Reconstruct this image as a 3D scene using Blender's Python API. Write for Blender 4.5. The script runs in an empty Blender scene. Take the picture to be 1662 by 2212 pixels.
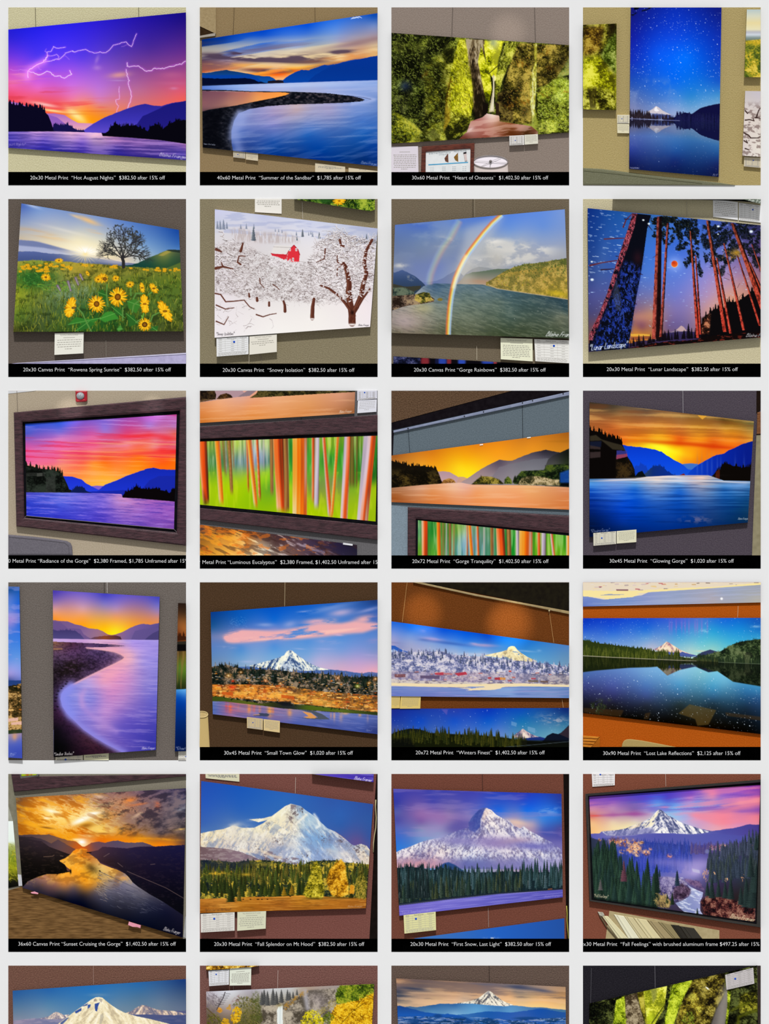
import numpy as np
import math, random

# ---------------------------------------------------------------- artwork painter (plain numpy)
# Every photo panel is 400 x 400 mm with its margin; artwork is laid out in units of 1/1662 of that square.
R = 700
U = 1662.0
K = R / U
_j, _i = np.meshgrid(np.arange(R, dtype=np.float32), np.arange(R, dtype=np.float32))
X = (_j + .5) / K
Y = (_i + .5) / K
XS = X[0].copy()


def hx(s):
    return np.array([int(s[k:k + 2], 16) / 255 for k in (0, 2, 4)], dtype=np.float32)


def pts(s):
    return [tuple(float(v) for v in p.split(',')) for p in s.split()]


def sm(a, b, v):
    t = np.clip((v - a) / (b - a), 0, 1)
    return t * t * (3 - 2 * t)


def field(s, p=0, e=25.0):
    """smooth colour field through sample points 'x,y,rrggbb ...' (multiquadric interpolation)"""
    q = [v.split(',') for v in s.split()]
    px = np.array([float(v[0]) for v in q])
    py = np.array([float(v[1]) for v in q])
    cs = np.array([hx(v[2]) for v in q])
    D = np.sqrt((px[:, None] - px) ** 2 + (py[:, None] - py) ** 2 + e * e)
    mean = cs.mean(0)
    Wt = np.linalg.solve(D - np.eye(len(q)) * 14.0, cs - mean)
    st = 4
    xs, ys = X[::st, ::st], Y[::st, ::st]
    A = np.zeros(xs.shape + (3,), np.float64) + mean
    for k in range(len(q)):
        A += np.sqrt((xs - px[k]) ** 2 + (ys - py[k]) ** 2 + e * e)[..., None] * Wt[k]
    A = np.clip(A, np.maximum(cs.min(0) - .03, 0), np.minimum(cs.max(0) + .03, 1)).astype(np.float32)
    g = (np.arange(R) - 0.0) / st
    i0 = np.minimum(g.astype(int), A.shape[0] - 1)
    i1 = np.minimum(i0 + 1, A.shape[0] - 1)
    f = (g - i0).astype(np.float32)
    A = A[i0] * (1 - f)[:, None, None] + A[i1] * f[:, None, None]
    return A[:, i0] * (1 - f)[None, :, None] + A[:, i1] * f[None, :, None]


def cmap(t, s):
    """colour ramp 'pos,rrggbb ...'"""
    q = [v.split(',') for v in s.split()]
    ps = [float(v[0]) for v in q]
    cs = np.array([hx(v[1]) for v in q])
    g = np.linspace(0, 1, 256)
    L = np.stack([np.interp(g, ps, cs[:, k]) for k in range(3)], -1).astype(np.float32)
    return L[(np.clip(t, 0, 1) * 255).astype(np.int32)]


def _lat(size, rng):
    """cell indices and weights of a random lattice along one axis"""
    c = (np.arange(R) + .5) / K / size + rng.random()
    i0 = c.astype(np.int32)
    f = (c - i0).astype(np.float32)
    return i0, f * f * (3 - 2 * f)


def fbm(sx, sy, seed, octs=4, gain=.5):
    """axis aligned fractal value noise, about 0..1 (mean .5)"""
    rng = np.random.default_rng(seed)
    tot = np.zeros((R, R), np.float32)
    amp, s = 1.0, 0.0
    for o in range(octs):
        i, fx = _lat(max(sx / 2 ** o, 2.4), rng)
        j, fy = _lat(max(sy / 2 ** o, 2.4), rng)
        G = rng.random((j[-1] + 2, i[-1] + 2), dtype=np.float32)
        G = G[j] + (G[j + 1] - G[j]) * fy[:, None]
        tot += amp * (G[:, i] + (G[:, i + 1] - G[:, i]) * fx)
        s += amp
        amp *= gain
    return np.clip((tot / s - .5) * 1.5 + .5, 0, 1)


def warp(N, x, y):
    """look a noise raster up at other coordinates (wraps)"""
    xi = np.mod((x * K).astype(np.int32), R)
    yi = np.mod((y * K).astype(np.int32), R)
    return N[yi, xi]


def slant(N, slope):
    return warp(N, X, Y - slope * X)


def rot(N, deg):
    a = math.radians(deg)
    return warp(N, X * math.cos(a) + Y * math.sin(a), -X * math.sin(a) + Y * math.cos(a))


def n1(size, seed, octs=4):
    rng = np.random.default_rng(seed)
    tot = np.zeros(R, np.float32)
    amp, s = 1., 0.
    for o in range(octs):
        i, f = _lat(max(size / 2 ** o, 3), rng)
        g = rng.random(i[-1] + 2, dtype=np.float32)
        tot += amp * (g[i] + (g[i + 1] - g[i]) * f)
        s += amp
        amp *= .55
    return (tot / s - .5) * 2


def ln(s, jag=0, size=60, seed=1):
    """skyline y(x) through points"""
    q = pts(s)
    l = np.interp(XS, [a for a, b in q], [b for a, b in q]).astype(np.float32)
    if jag:
        l = l + jag * n1(size, seed)
    return l


def spikes(l, n, h, x0, x1, seed, w=.2, lo=.3):
    """conifer tips along a skyline"""
    rng = np.random.default_rng(seed)
    o = l.copy()
    for k in range(n):
        x = rng.uniform(x0, x1)
        hh = h * rng.uniform(lo, 1)
        b = np.interp(x, XS, l)
        d = np.abs(XS - x)
        p = b - hh * (1 - d / (w * hh)) + 3 * np.sin(d * 1.3)
        o = np.where(d < w * hh, np.minimum(o, p), o)
    return o


def below(l, soft=0):
    s = max(soft * K, 1)
    return np.clip((Y - l[None, :]) * K / s + .5, 0, 1)


def band(a, b, soft=0):
    return below(a, soft) * (1 - below(b, soft))


def poly(s, soft=0):
    q = pts(s) if isinstance(s, str) else s
    m = np.zeros((R, R), bool)
    n = len(q)
    for k in range(n):
        x1, y1 = q[k]
        x2, y2 = q[(k + 1) % n]
        if y1 == y2:
            continue
        r0 = int(np.clip(np.ceil(min(y1, y2) * K - .5), 0, R))
        r1 = int(np.clip(np.ceil(max(y1, y2) * K - .5), 0, R))
        if r1 <= r0:
            continue
        yy = Y[r0:r1]
        m[r0:r1] ^= X[r0:r1] < (x1 + (yy - y1) * (x2 - x1) / (y2 - y1))
    m = m.astype(np.float32)
    return blur(m, soft) if soft else m


def _box(a, r, ax):
    if r < 1:
        return a
    p = [(0, 0)] * a.ndim
    p[ax] = (r + 1, r)
    c = np.cumsum(np.pad(a, p, mode='edge'), ax, dtype=np.float32)
    n = a.shape[ax]
    hi, lo = (c[2 * r + 1:], c[:n]) if ax == 0 else (c[:, 2 * r + 1:], c[:, :n])
    return ((hi - lo) / (2 * r + 1)).astype(np.float32)


def blur(a, rx, ry=None):
    ry = rx if ry is None else ry
    for _ in range(2):
        a = _box(_box(a, int(rx * K / 2), 1), int(ry * K / 2), 0)
    return a


def ell(x, y, rx, ry, ang=0, p=1.0):
    """soft blob 0..1"""
    a = math.radians(ang)
    dx, dy = X - x, Y - y
    u = (dx * math.cos(a) + dy * math.sin(a)) / rx
    v = (-dx * math.sin(a) + dy * math.cos(a)) / ry
    return np.exp(-((u * u + v * v) ** p)).astype(np.float32)


def disc(x, y, rx, ry=None):
    ry = ry or rx
    d = np.sqrt(((X - x) / rx) ** 2 + ((Y - y) / ry) ** 2)
    return np.clip((1 - d) * min(rx, ry) * K + .5, 0, 1)


class Canvas:
    def __init__(s, base='808080'):
        s.C = np.zeros((R, R, 3), np.float32) + hx(base)
        s.m = None

    def clip(s, q=None):
        s.m = None if q is None else blur(poly(q), 5) > .02

    def b(s, mask, col, a=1.0):
        if isinstance(col, str):
            col = hx(col)
        w = np.broadcast_to(np.asarray(mask, np.float32), (R, R)) * np.float32(a)
        if s.m is not None:
            w = w * s.m
        rows, cols = np.flatnonzero(w.max(1) > .002), np.flatnonzero(w.max(0) > .002)
        if not len(rows):
            return
        u = (slice(rows[0], rows[-1] + 1), slice(cols[0], cols[-1] + 1))
        w = np.clip(w[u], 0, 1)[..., None]
        s.C[u] = s.C[u] * (1 - w) + (col if col.ndim == 1 else col[u]) * w

    def add(s, mask, col, a=1.0):
        if isinstance(col, str):
            col = hx(col)
        w = mask * a
        if s.m is not None:
            w = w * s.m
        s.C = np.clip(s.C + w[..., None] * col, 0, 1)

    def mul(s, f):
        f = f if s.m is None else np.where(s.m, f, 1)
        s.C = np.clip(s.C * f[..., None], 0, 1)

    def stroke(s, q, w, col, a=1.0, w2=None, soft=0.0):
        """tapering brush line"""
        q = pts(q) if isinstance(q, str) else q
        col = hx(col) if isinstance(col, str) else col
        w2 = w if w2 is None else w2
        n = len(q) - 1
        xs = [p[0] for p in q]
        ys = [p[1] for p in q]
        pad = max(w, w2) + soft * 2 + 4
        i0, i1 = int(max(0, (min(ys) - pad) * K)), int(min(R, (max(ys) + pad) * K + 1))
        j0, j1 = int(max(0, (min(xs) - pad) * K)), int(min(R, (max(xs) + pad) * K + 1))
        if i1 <= i0 or j1 <= j0:
            return
        xx, yy = X[i0:i1, j0:j1], Y[i0:i1, j0:j1]
        M = np.zeros(xx.shape, np.float32)
        for k in range(n):
            (x1, y1), (x2, y2) = q[k], q[k + 1]
            L = max((x2 - x1) ** 2 + (y2 - y1) ** 2, 1e-6)
            t = np.clip(((xx - x1) * (x2 - x1) + (yy - y1) * (y2 - y1)) / L, 0, 1)
            d = np.hypot(xx - x1 - t * (x2 - x1), yy - y1 - t * (y2 - y1))
            r = (w + (w2 - w) * (k + t) / n) / 2
            if soft:
                M = np.maximum(M, np.exp(-(d / (r + soft)) ** 2))
            else:
                M = np.maximum(M, np.clip((r - d) * K + .5, 0, 1) * np.minimum(1, r * 2 * K))
        M = M * a
        if s.m is not None:
            M = M * s.m[i0:i1, j0:j1]
        M = np.clip(M, 0, 1)[..., None]
        s.C[i0:i1, j0:j1] = s.C[i0:i1, j0:j1] * (1 - M) + col * M

    def stars(s, n, mask, seed, rmax=3.2, col='ffffff', dx=0, dy=0):
        rng = np.random.default_rng(seed)
        k = 0
        for _ in range(n * 6):
            x, y = rng.uniform(20, 1640, 2)
            if mask[min(R - 1, int(y * K)), min(R - 1, int(x * K))] < .5:
                continue
            r = 1.5 + (rmax - 1.3) * rng.random() ** 5
            s.stroke([(x - dx * r, y - dy * r), (x + dx * r, y + dy * r)], 2 * r, col, .25 + .75 * rng.random())
            k += 1
            if k >= n:
                break

    def tree(s, x, y, h, cols, rng, hw=.2, lean=0.0, side=.35):
        """a conifer with ragged layered boughs, base at (x, y)"""
        w = h * hw
        i0, i1 = int(max(0, (y - h) * K)), int(min(R, y * K + 1))
        j0, j1 = int(max(0, (x - w - 8) * K)), int(min(R, (x + w + 8) * K + 1))
        if i1 <= i0 or j1 <= j0:
            return
        xx, yy = X[i0:i1, j0:j1], Y[i0:i1, j0:j1]
        t = (yy - y + h) / h
        ph = rng.uniform(0, 6)
        nb = max(3., h / 16)
        saw = np.mod(t * nb + ph + .5 * np.sign(xx - x), 1)
        half = w * np.clip(t, 0, 1) ** .8 * (.5 + .5 * saw) + 1.2
        u = (xx - x) / np.maximum(half, 1)
        M = np.clip((1 - np.abs(u)) * half * K + .3, 0, 1)
        g = rng.random(xx.shape).astype(np.float32)
        v = np.clip(.45 - side * u + .55 * (g - .5) + .25 * (saw - .5), 0, 1)[..., None]
        a, b = hx(cols[0]), hx(cols[1])
        if s.m is not None:
            M = M * s.m[i0:i1, j0:j1]
        M = M[..., None]
        s.C[i0:i1, j0:j1] = s.C[i0:i1, j0:j1] * (1 - M) + (a + (b - a) * v) * M

    def forest(s, n, x0, x1, base, h0, h1, cols, seed, hw=.2, spread=0, side=.35):
        """rows of conifers, back to front; base is a skyline array or number"""
        rng = np.random.default_rng(seed)
        L = []
        for _ in range(n):
            x = rng.uniform(x0, x1)
            y = (np.interp(x, XS, base) if isinstance(base, np.ndarray) else base) + rng.uniform(-spread, spread)
            L.append((y, x, rng.uniform(h0, h1), cols[rng.integers(len(cols))]))
        for y, x, h, cc in sorted(L, key=lambda v: v[0]):
            s.tree(x, y, h, cc, rng, hw, side=side)

    def leafy(s, mask, ramp, size, seed, a=1.0, octs=4, gain=.75, k=1.5):
        n = fbm(size, size, seed, octs, gain)
        n = np.clip((n - .5) * k + .5, 0, 1)
        s.b(mask, cmap(n, ramp), a)
        return n

    def mirror(s, l, k=1.0, dark=.8, tint='203060', ta=.2):
        """reflect what is painted above the line l into the area below it"""
        d = (Y - l[None, :])
        src = np.clip(((l[None, :] - d * k) * K), 0, R - 1).astype(np.int32)
        col = s.C[src, _j.astype(np.int32)] * dark
        s.b(below(l), col * (1 - ta) + hx(tint) * ta)

    def ink(s, text, x, y, size, slope=0.0, col='e8e8f0', w=3.0, a=.9, lean=.25, W=None):
        """handwriting along a sloped line; y is the base line, W the length it takes"""
        L = list(hand(text))
        if text.startswith('Bl'):
            size, w, lean = size * .72, w * .8, lean + .35
        wide = W / (max(p[0] for st in L for p in st) * size / 6) if W else 1.0
        for st in L:
            q = [((x + (px * wide + (6 - py) * lean * .8) * size / 6), py) for px, py in st]
            s.stroke([(qx, y + (qx - x) * slope + (py - 6) * size / 6) for qx, py in q], w, col, a)

    def dabs(s, mask, n, l, w, ramp, seed, ang=90, spread=30, a=.9, bend=.3, zone=None):
        """many short curved brush marks where the mask is on"""
        rng = np.random.default_rng(seed)
        t = cmap(np.linspace(0, 1, 64)[None], ramp)[0]
        rows, cols = np.flatnonzero(mask.max(1) > .3), np.flatnonzero(mask.max(0) > .3)
        if not len(rows):
            return
        for _ in range(n):
            i, j = rng.integers(rows[0], rows[-1] + 1), rng.integers(cols[0], cols[-1] + 1)
            v, d, z, g = rng.random(), math.radians(ang + rng.normal(0, spread)), rng.uniform(.5, 1.2), rng.normal(0, bend)
            if mask[i, j] < rng.random():
                continue
            x, y = (j + .5) / K, (i + .5) / K
            L = l * z
            dx, dy = math.cos(d) * L / 2, math.sin(d) * L / 2
            s.stroke([(x - dx, y - dy), (x + dy * g, y - dx * g), (x + dx, y + dy)], w * z, t[int(v * 63)], a, w2=w * .4)


GL = {
    'A': '06 20 46|13 33', 'B': '00 06|00 20 31 22 02|22 43 45 36 06', 'C': '41 20 01 05 16 36 45', 'D': '00 06 26 44 42 20 00',
    'E': '40 00 06 46|03 33', 'F': '06 00 40|03 33', 'G': '41 30 10 02 05 16 36 44 24', 'H': '00 06|40 46|03 43', 'I': '20 26',
    'L': '00 06 46', 'M': '06 00 23 40 46', 'N': '06 00 46 40', 'O': '20 02 05 26 45 42 20', 'P': '06 00 30 42 33 03',
    'R': '06 00 30 42 33 03|23 46', 'S': '41 20 01 12 33 45 26 05', 'T': '00 40|20 26', 'W': '00 16 22 36 40',
    'a': '43 13 04 05 16 36 43 46', 'b': '00 06 36 44 23 04', 'c': '43 13 04 05 16 46', 'd': '43 13 04 05 26 45 40 46',
    'e': '05 44 23 04 05 16 46', 'f': '40 21 26|03 33', 'g': '43 13 04 15 44 43 47 18 07', 'h': '00 06|04 23 34 46', 'i': '13 16|11 12',
    'k': '00 06|43 04 46', 'l': '10 16 26', 'm': '03 06|04 13 26|24 43 46', 'n': '03 06|04 23 34 46', 'o': '13 04 15 36 44 13',
    'p': '03 08|04 33 45 06', 'r': '03 06|04 23 33', 's': '43 13 14 35 36 06', 't': '20 25 46|03 43', 'u': '03 05 26 45 43 46',
    'v': '03 26 43', 'w': '03 16 24 36 43', 'y': '03 16|43 26 08', "'": '00 01', '"': '00 02|20 22', ',': '16 08', '-': '14 34',
}


def hand(text):
    x = 0.0
    for ch in text:
        if ch == ' ':
            x += 3
            continue
        g = GL.get(ch, GL.get(ch.lower(), '06 46'))
        for st in g.split('|'):
            yield [(x + int(p[0]), float(p[1])) for p in st.split()]
        x += {'i': 3, 'l': 3, 'm': 5.5, 'w': 5.5, 'I': 4, "'": 2, '"': 4}.get(ch, 5.2)


# ---------------------------------------------------------------- paintings, one function per photo panel
def art_august():
    c = Canvas()
    q = '33,232 1628,78 1628,1405 33,1293'
    c.clip(pts(q))
    c.b(1, field('60,300,2c22d8 400,250,2f24f0 800,200,3020d8 1200,180,2a18a8 1600,130,1c0f80 60,480,7438e0 300,480,5238f0 700,480,5b3ce8 1000,450,5a3ab8 1300,400,4a2a98 1600,400,5a2a8c 60,600,c050d0 300,640,b450e8 600,620,a858e8 850,600,9658d0 1200,600,8a4898 1600,620,a04888 60,720,f06ab8 300,750,e86ad0 600,740,d070e0 850,760,c074d6 1200,760,b86898 1600,760,d85878 60,830,f04868 300,850,f05a70 600,850,f078a8 850,860,d880b8 1200,860,d07080 1600,860,f06058 500,930,f85848 750,920,ff8a50 1000,930,e88070 650,1000,ffc040 760,1030,ff9a10 900,1000,f08a30', 4))
    s = slant(fbm(500, 34, 3), -.03)
    c.b(ell(180, 800, 320, 120) * sm(.5, .75, s), 'd83848', .55)
    c.b(ell(120, 650, 220, 70) * sm(.45, .7, s), 'f890c8', .6)
    c.b(ell(600, 930, 500, 60) * sm(.55, .75, s), 'f03848', .6)
    c.b(ell(1030, 640, 90, 26, -6), 'f0a890', .7)
    c.b(ell(1020, 690, 70, 6), 'c0a0d8', .5)
    c.b(ell(1500, 640, 110, 30) + ell(1520, 715, 140, 16), 'c86890', .4)
    c.b(ell(830, 575, 36, 22) + ell(830, 500, 16, 40, 20) + ell(1520, 760, 34, 12), 'd8a8e0', .35)
    c.b(ell(640, 1000, 110, 34, 38) + ell(430, 960, 130, 12, 8), 'fff0a0', .85)
    c.b(ell(360, 905, 120, 16, 10), 'ffd8d0', .8)
    c.b(ell(610, 990, 130, 8) + ell(820, 965, 170, 6), 'e06020', .4)
    for a, w, al in (('205,660 205,610 240,580 290,545 350,520 370,500 385,465', 11, 1), ('210,610 260,615 300,640 330,635 385,605 420,625 450,650 500,650 535,670 570,650 600,635 585,600', 7, 1), ('385,465 378,435 420,425 440,385 460,400 500,398 545,390', 5, .9), ('350,525 420,512 450,500 490,500 530,470 545,445 600,425 630,435 680,418 730,410 760,430 800,440 860,435 910,440 940,415 980,372 1030,358 1090,342 1115,372 1140,385 1160,330 1185,270', 5, .95), ('385,468 430,470 465,455 490,475 480,500', 4, .8), ('380,440 360,425 375,405', 3, .6), ('290,545 310,585 330,592', 3, .5), ('205,600 140,590 80,600 50,590', 3, .5), ('1100,530 1105,565 1150,560 1200,560 1235,580 1275,606 1320,600 1350,577 1400,585 1450,577 1500,560 1560,545 1590,543 1628,515', 6, 1), ('1090,590 1105,650 1118,690 1108,720 1135,790 1140,830 1128,880 1105,940', 6, .95), ('1028,745 1030,830 1030,855 1000,862 1008,900 1020,915 1005,975', 4, .8), ('545,470 580,500', 3, .5), ('1100,370 1050,385', 3, .5)):
        w *= .62
        c.stroke(a, w * 2.2, 'e070ff', .4 * al, soft=w * 1.6)
        rng = np.random.default_rng(int(w * 10))
        q2 = []
        pp = pts(a)
        for k in range(len(pp) - 1):
            for t in (0, .33, .66):
                q2.append((pp[k][0] + (pp[k + 1][0] - pp[k][0]) * t + rng.normal(0, 3), pp[k][1] + (pp[k + 1][1] - pp[k][1]) * t + rng.normal(0, 3)))
        q2.append(pp[-1])
        c.stroke(q2, w, 'fff0ff', al)
    c.stroke('205,660 205,610 240,580 350,520', 34, 'ff90ff', .5, soft=24)
    c.b(band(ln('33,880 60,880 120,890 370,985 450,985 540,1000 600,1040 660,1070 780,1075 850,1080 900,1150'), ln('33,1150 1628,1150')), cmap((Y - 980) / 160, '0,a468c0 .6,d890c0 1,f0b0b0'))
    c.b(band(ln('33,1000 390,995 470,1020 560,1090 650,1130 700,1150'), ln('33,1150 1628,1150')), '8a58c0', .85)
    c.b(below(ln('33,1145 690,1145 710,1135 800,1075 900,1020 1000,980 1100,940 1200,910 1260,898 1340,915 1410,918 1500,890 1628,873', 3, 40, 5)), cmap((Y - 900) / 240, '0,2c2696 .6,3c34b4 1,5a48c8'))
    c.b(below(ln('33,1190 1060,1180 1190,1080 1240,1010 1330,970 1420,925 1520,890 1628,873', 3, 40, 6)), cmap((Y - 900) / 240, '0,1a1878 1,221c80'))
    c.b(below(spikes(ln('33,1160 430,1140 440,1075 480,1085 520,1095 560,1080 600,1105 650,1135 700,1135 720,1150 730,1160 1628,1160'), 40, 28, 430, 720, 8)), '16124a')
    c.b(below(spikes(ln('33,890 90,905 140,915 200,925 260,930 340,940 390,1000 420,1070 440,1140 480,1150 1628,1180', 6, 30, 7), 60, 46, 40, 360, 9)), '0a0820')
    c.b(below(spikes(ln('33,1230 850,1230 870,1178 930,1140 960,1100 1000,1070 1040,1105 1100,1095 1180,1090 1240,1120 1285,1142 1310,1100 1380,1080 1420,1120 1480,1075 1550,1050 1628,1045', 10, 26, 11), 50, 34, 940, 1620, 12)), '07060f')
    w = ln('33,1148 500,1146 870,1160 880,1188 1100,1200 1400,1225 1628,1258')
    c.b(below(w), field('60,1160,6050b8 300,1165,d0a0e0 600,1170,f0b8d8 800,1185,f8c8d8 1000,1222,c888c0 1200,1225,a070b8 1628,1275,a870b0 60,1240,4a40b8 350,1230,5a48c0 700,1240,7858c8 1000,1290,4838a0 1600,1330,5a4ab0 60,1290,3a3098 500,1290,4038a0 800,1340,3a2c90 1300,1380,2e2480 1600,1395,4a3ca0'))
    n = slant(fbm(260, 16, 21), .03)
    c.b(below(w) * sm(.5, .8, n), 'c8a0f0', .35)
    c.b(below(w) * sm(.5, .2, n), '1c1470', .35)
    c.ink('Blaine Franger', 1390, 1366, 44, .1, 'd8d0e8', 4, .85, W=245)
    c.ink('gust Nights"', 36, 1272, 24, .0, 'b8a8e0', 2.5, .6, W=150)
    return c


def art_sandbar():
    c = Canvas()
    c.clip(pts('50,322 1628,85 1628,1460 58,1290'))
    c.b(1, field('60,360,0c2c70 250,330,0a3a98 600,260,0648c8 1000,200,0650d8 1600,110,0a48b0 70,440,3a4878 300,420,4a70c0 600,380,4878d0 900,300,5080d8 1250,240,6090e0 1600,200,7890c8 70,500,4a3c58 300,490,8078a0 600,460,a8a8c0 900,420,b8b8c8 1300,340,a8a0b8 1600,300,a89098 70,570,b86848 300,560,c88868 600,540,e0b880 900,470,e8d8a0 1250,440,e8d0a0 1600,400,d8b888 70,610,c06038 350,600,f09048 600,620,ffa030 760,650,ff7018 850,600,ffb030 1000,560,ffb848 1250,520,f0a858 1500,470,e09858', 4))
    s = slant(fbm(620, 60, 31), -.13)
    c.b(sm(.5, .75, s) * sm(260, 420, Y) * .6, 'f8e0b0')
    c.b(sm(.5, .25, s) * sm(300, 420, Y) * .45, '6a4858')
    s2 = slant(fbm(260, 46, 32), -.02)
    dark = ell(230, 475, 200, 26, 4) + ell(470, 480, 130, 28, 8) + ell(700, 505, 300, 18, 2) + ell(960, 492, 220, 40, 1) + ell(1300, 432, 110, 18, -3) + ell(640, 600, 200, 18, 2) + ell(240, 520, 60, 8) + ell(400, 455, 80, 18, 10)
    c.b(np.clip(dark * 1.6 * sm(.25, .6, s2), 0, 1), '4c3a50', .9)
    c.b(ell(1450, 350, 400, 26, -11), '8a6870', .6)
    c.b(ell(1350, 470, 330, 22, -8) * sm(.3, .6, s2), 'e88838', .6)
    c.b(ell(820, 600, 300, 18, 2) * sm(.4, .6, s2), 'ff6a10', .8)
    c.b(ell(760, 640, 110, 22), 'ff5808', .6)
    c.b(ell(560, 560, 420, 16, 3) * sm(.4, .7, s2), 'ffb850', .7)
    c.b(below(ln('50,622 130,616 270,594 340,608 440,622 520,640 600,650 660,652 700,672 715,685 770,685 780,700 1628,700', 3, 30, 3)), cmap((Y - 600) / 110, '0,10386c .6,0c4aa0 1,1458a8'))
    c.b(below(ln('50,640 300,640 480,640 540,660 590,700 600,715 760,715 770,690 840,640 900,610 950,592 1010,598 1100,565 1150,548 1190,552 1280,535 1400,505 1500,490 1628,466', 4, 24, 4)), cmap((Y - 480) / 230, '0,0838a0 .5,063a98 1,0644a8'))
    c.b(below(ln('50,720 1000,720 1010,690 1070,640 1200,565 1300,535 1628,466', 4, 24, 5)), '04308c', .6)
    c.b(below(ln('50,665 100,668 200,672 320,670 450,668 520,680 560,700 640,710 780,712 1628,720', 4, 26, 6)), '050c2a')
    c.b(poly('640,715 645,695 680,690 740,686 780,692 790,714'), '1a1420')
    wl = ln('50,738 400,725 800,712 1200,698 1628,686')
    c.b(below(wl), field('60,750,4a70c8 400,740,88a8e8 800,740,a8b8e8 1200,730,98b0e8 1628,710,80a0e0 900,770,a0b0e0 1628,800,88a0d8 1628,860,6888c8 700,960,a898c0 900,930,c8a8a8 1200,950,a098c0 1600,950,6888c8 450,980,8088c0 400,1080,7888c8 700,1080,8888c8 1000,1080,7088c8 1500,1060,4878c8 400,1180,4868b8 700,1160,6078c0 1000,1180,2060b8 1500,1180,1458b0 400,1280,203880 700,1250,1048a0 1100,1280,0444a0 1600,1300,043890 900,1380,042c78 1500,1420,042868'))
    n = slant(fbm(420, 22, 41), -.05)
    c.b(below(wl) * sm(.5, .85, n), 'd8d8f0', .2)
    n = slant(fbm(300, 40, 42), -.28)
    c.b(below(wl) * sm(870, 1000, Y) * sm(.5, .8, n), 'a8b0e8', .14)
    c.b(below(wl) * sm(870, 1000, Y) * sm(.5, .2, n), '183a90', .12)
    c.b(ell(900, 735, 700, 18, -1), 'c8d8f8', .4)
    bar = poly('50,772 250,774 500,786 800,788 1000,795 1200,805 1400,830 1480,848 1515,862 1490,876 1350,888 1100,898 850,905 640,920 480,945 380,985 340,1050 315,1150 318,1250 330,1320 55,1300', 3)
    c.stroke('1180,806 1450,832 1560,852 1600,862 1540,880 1400,896', 16, 'a8b8e8', .7, soft=8)
    c.stroke('1350,822 1500,842 1570,858', 5, '303c70', .7)
    nb = fbm(26, 16, 43, 3)
    c.b(bar, cmap(nb, '0,06080f .5,14161f 1,34343c'))
    c.b(bar * ell(1000, 840, 420, 40, 2) * sm(.45, .8, nb), '5a4c50', .7)
    c.b(poly('50,968 120,950 350,915 520,880 700,845 800,822 838,806 800,797 640,795 480,792 400,788 200,785 50,782', 2), field('60,800,704858 250,800,80505c 450,800,b87060 600,810,f0904c 800,805,ffa040 60,900,905c60 300,880,b07868 550,850,f0a058 60,960,705058', 4))
    c.b(poly('50,782 300,784 480,795 350,792 200,788') , 'c8a8b0', .6)
    for a, w in (('385,985 345,1050 325,1120 320,1200', 26), ('400,990 365,1080 355,1160 365,1250 380,1300', 50), ('470,970 430,1000 410,1060', 40)):
        c.stroke(a, w, '98a8e0', .5, w2=w * 1.5, soft=16)
    c.b(poly('60,970 300,930 230,1010 200,1150 250,1300 55,1300', 40), '05060c', .8)
    for k in range(9):
        c.stroke([(1390 + 9 * k, 138 - 3 * k), (1415 + 9 * k, 118 + (k % 3) * 5)], 5, 'e8f0ff', .8)
    c.ink('Blaine Franger', 1480, 1432, 30, .13, 'c8d0e8', 2.6, .7, W=140)
    c.ink("Summer of the Sandbar", 66, 1262, 12, .09, 'c8d0e8', 2, .6, W=105)
    return c


def moss(m, c, ramp, seed, size=60, a=1.0, dy=1.0):
    """mossy rock: clumps, crevices and bright fern tips"""
    n = fbm(size * 2, size * 2 * dy, seed + 55, 2) * .5 + fbm(size * .55, size * dy * .45, seed, 3, .8) * .34 + fbm(9, 7 * dy, seed + 99, 2, .8) * .26
    n = np.clip((n - .55) * 2.7 + .5, 0, 1)
    c.b(m, cmap(n, ramp), a)
    return n


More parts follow.
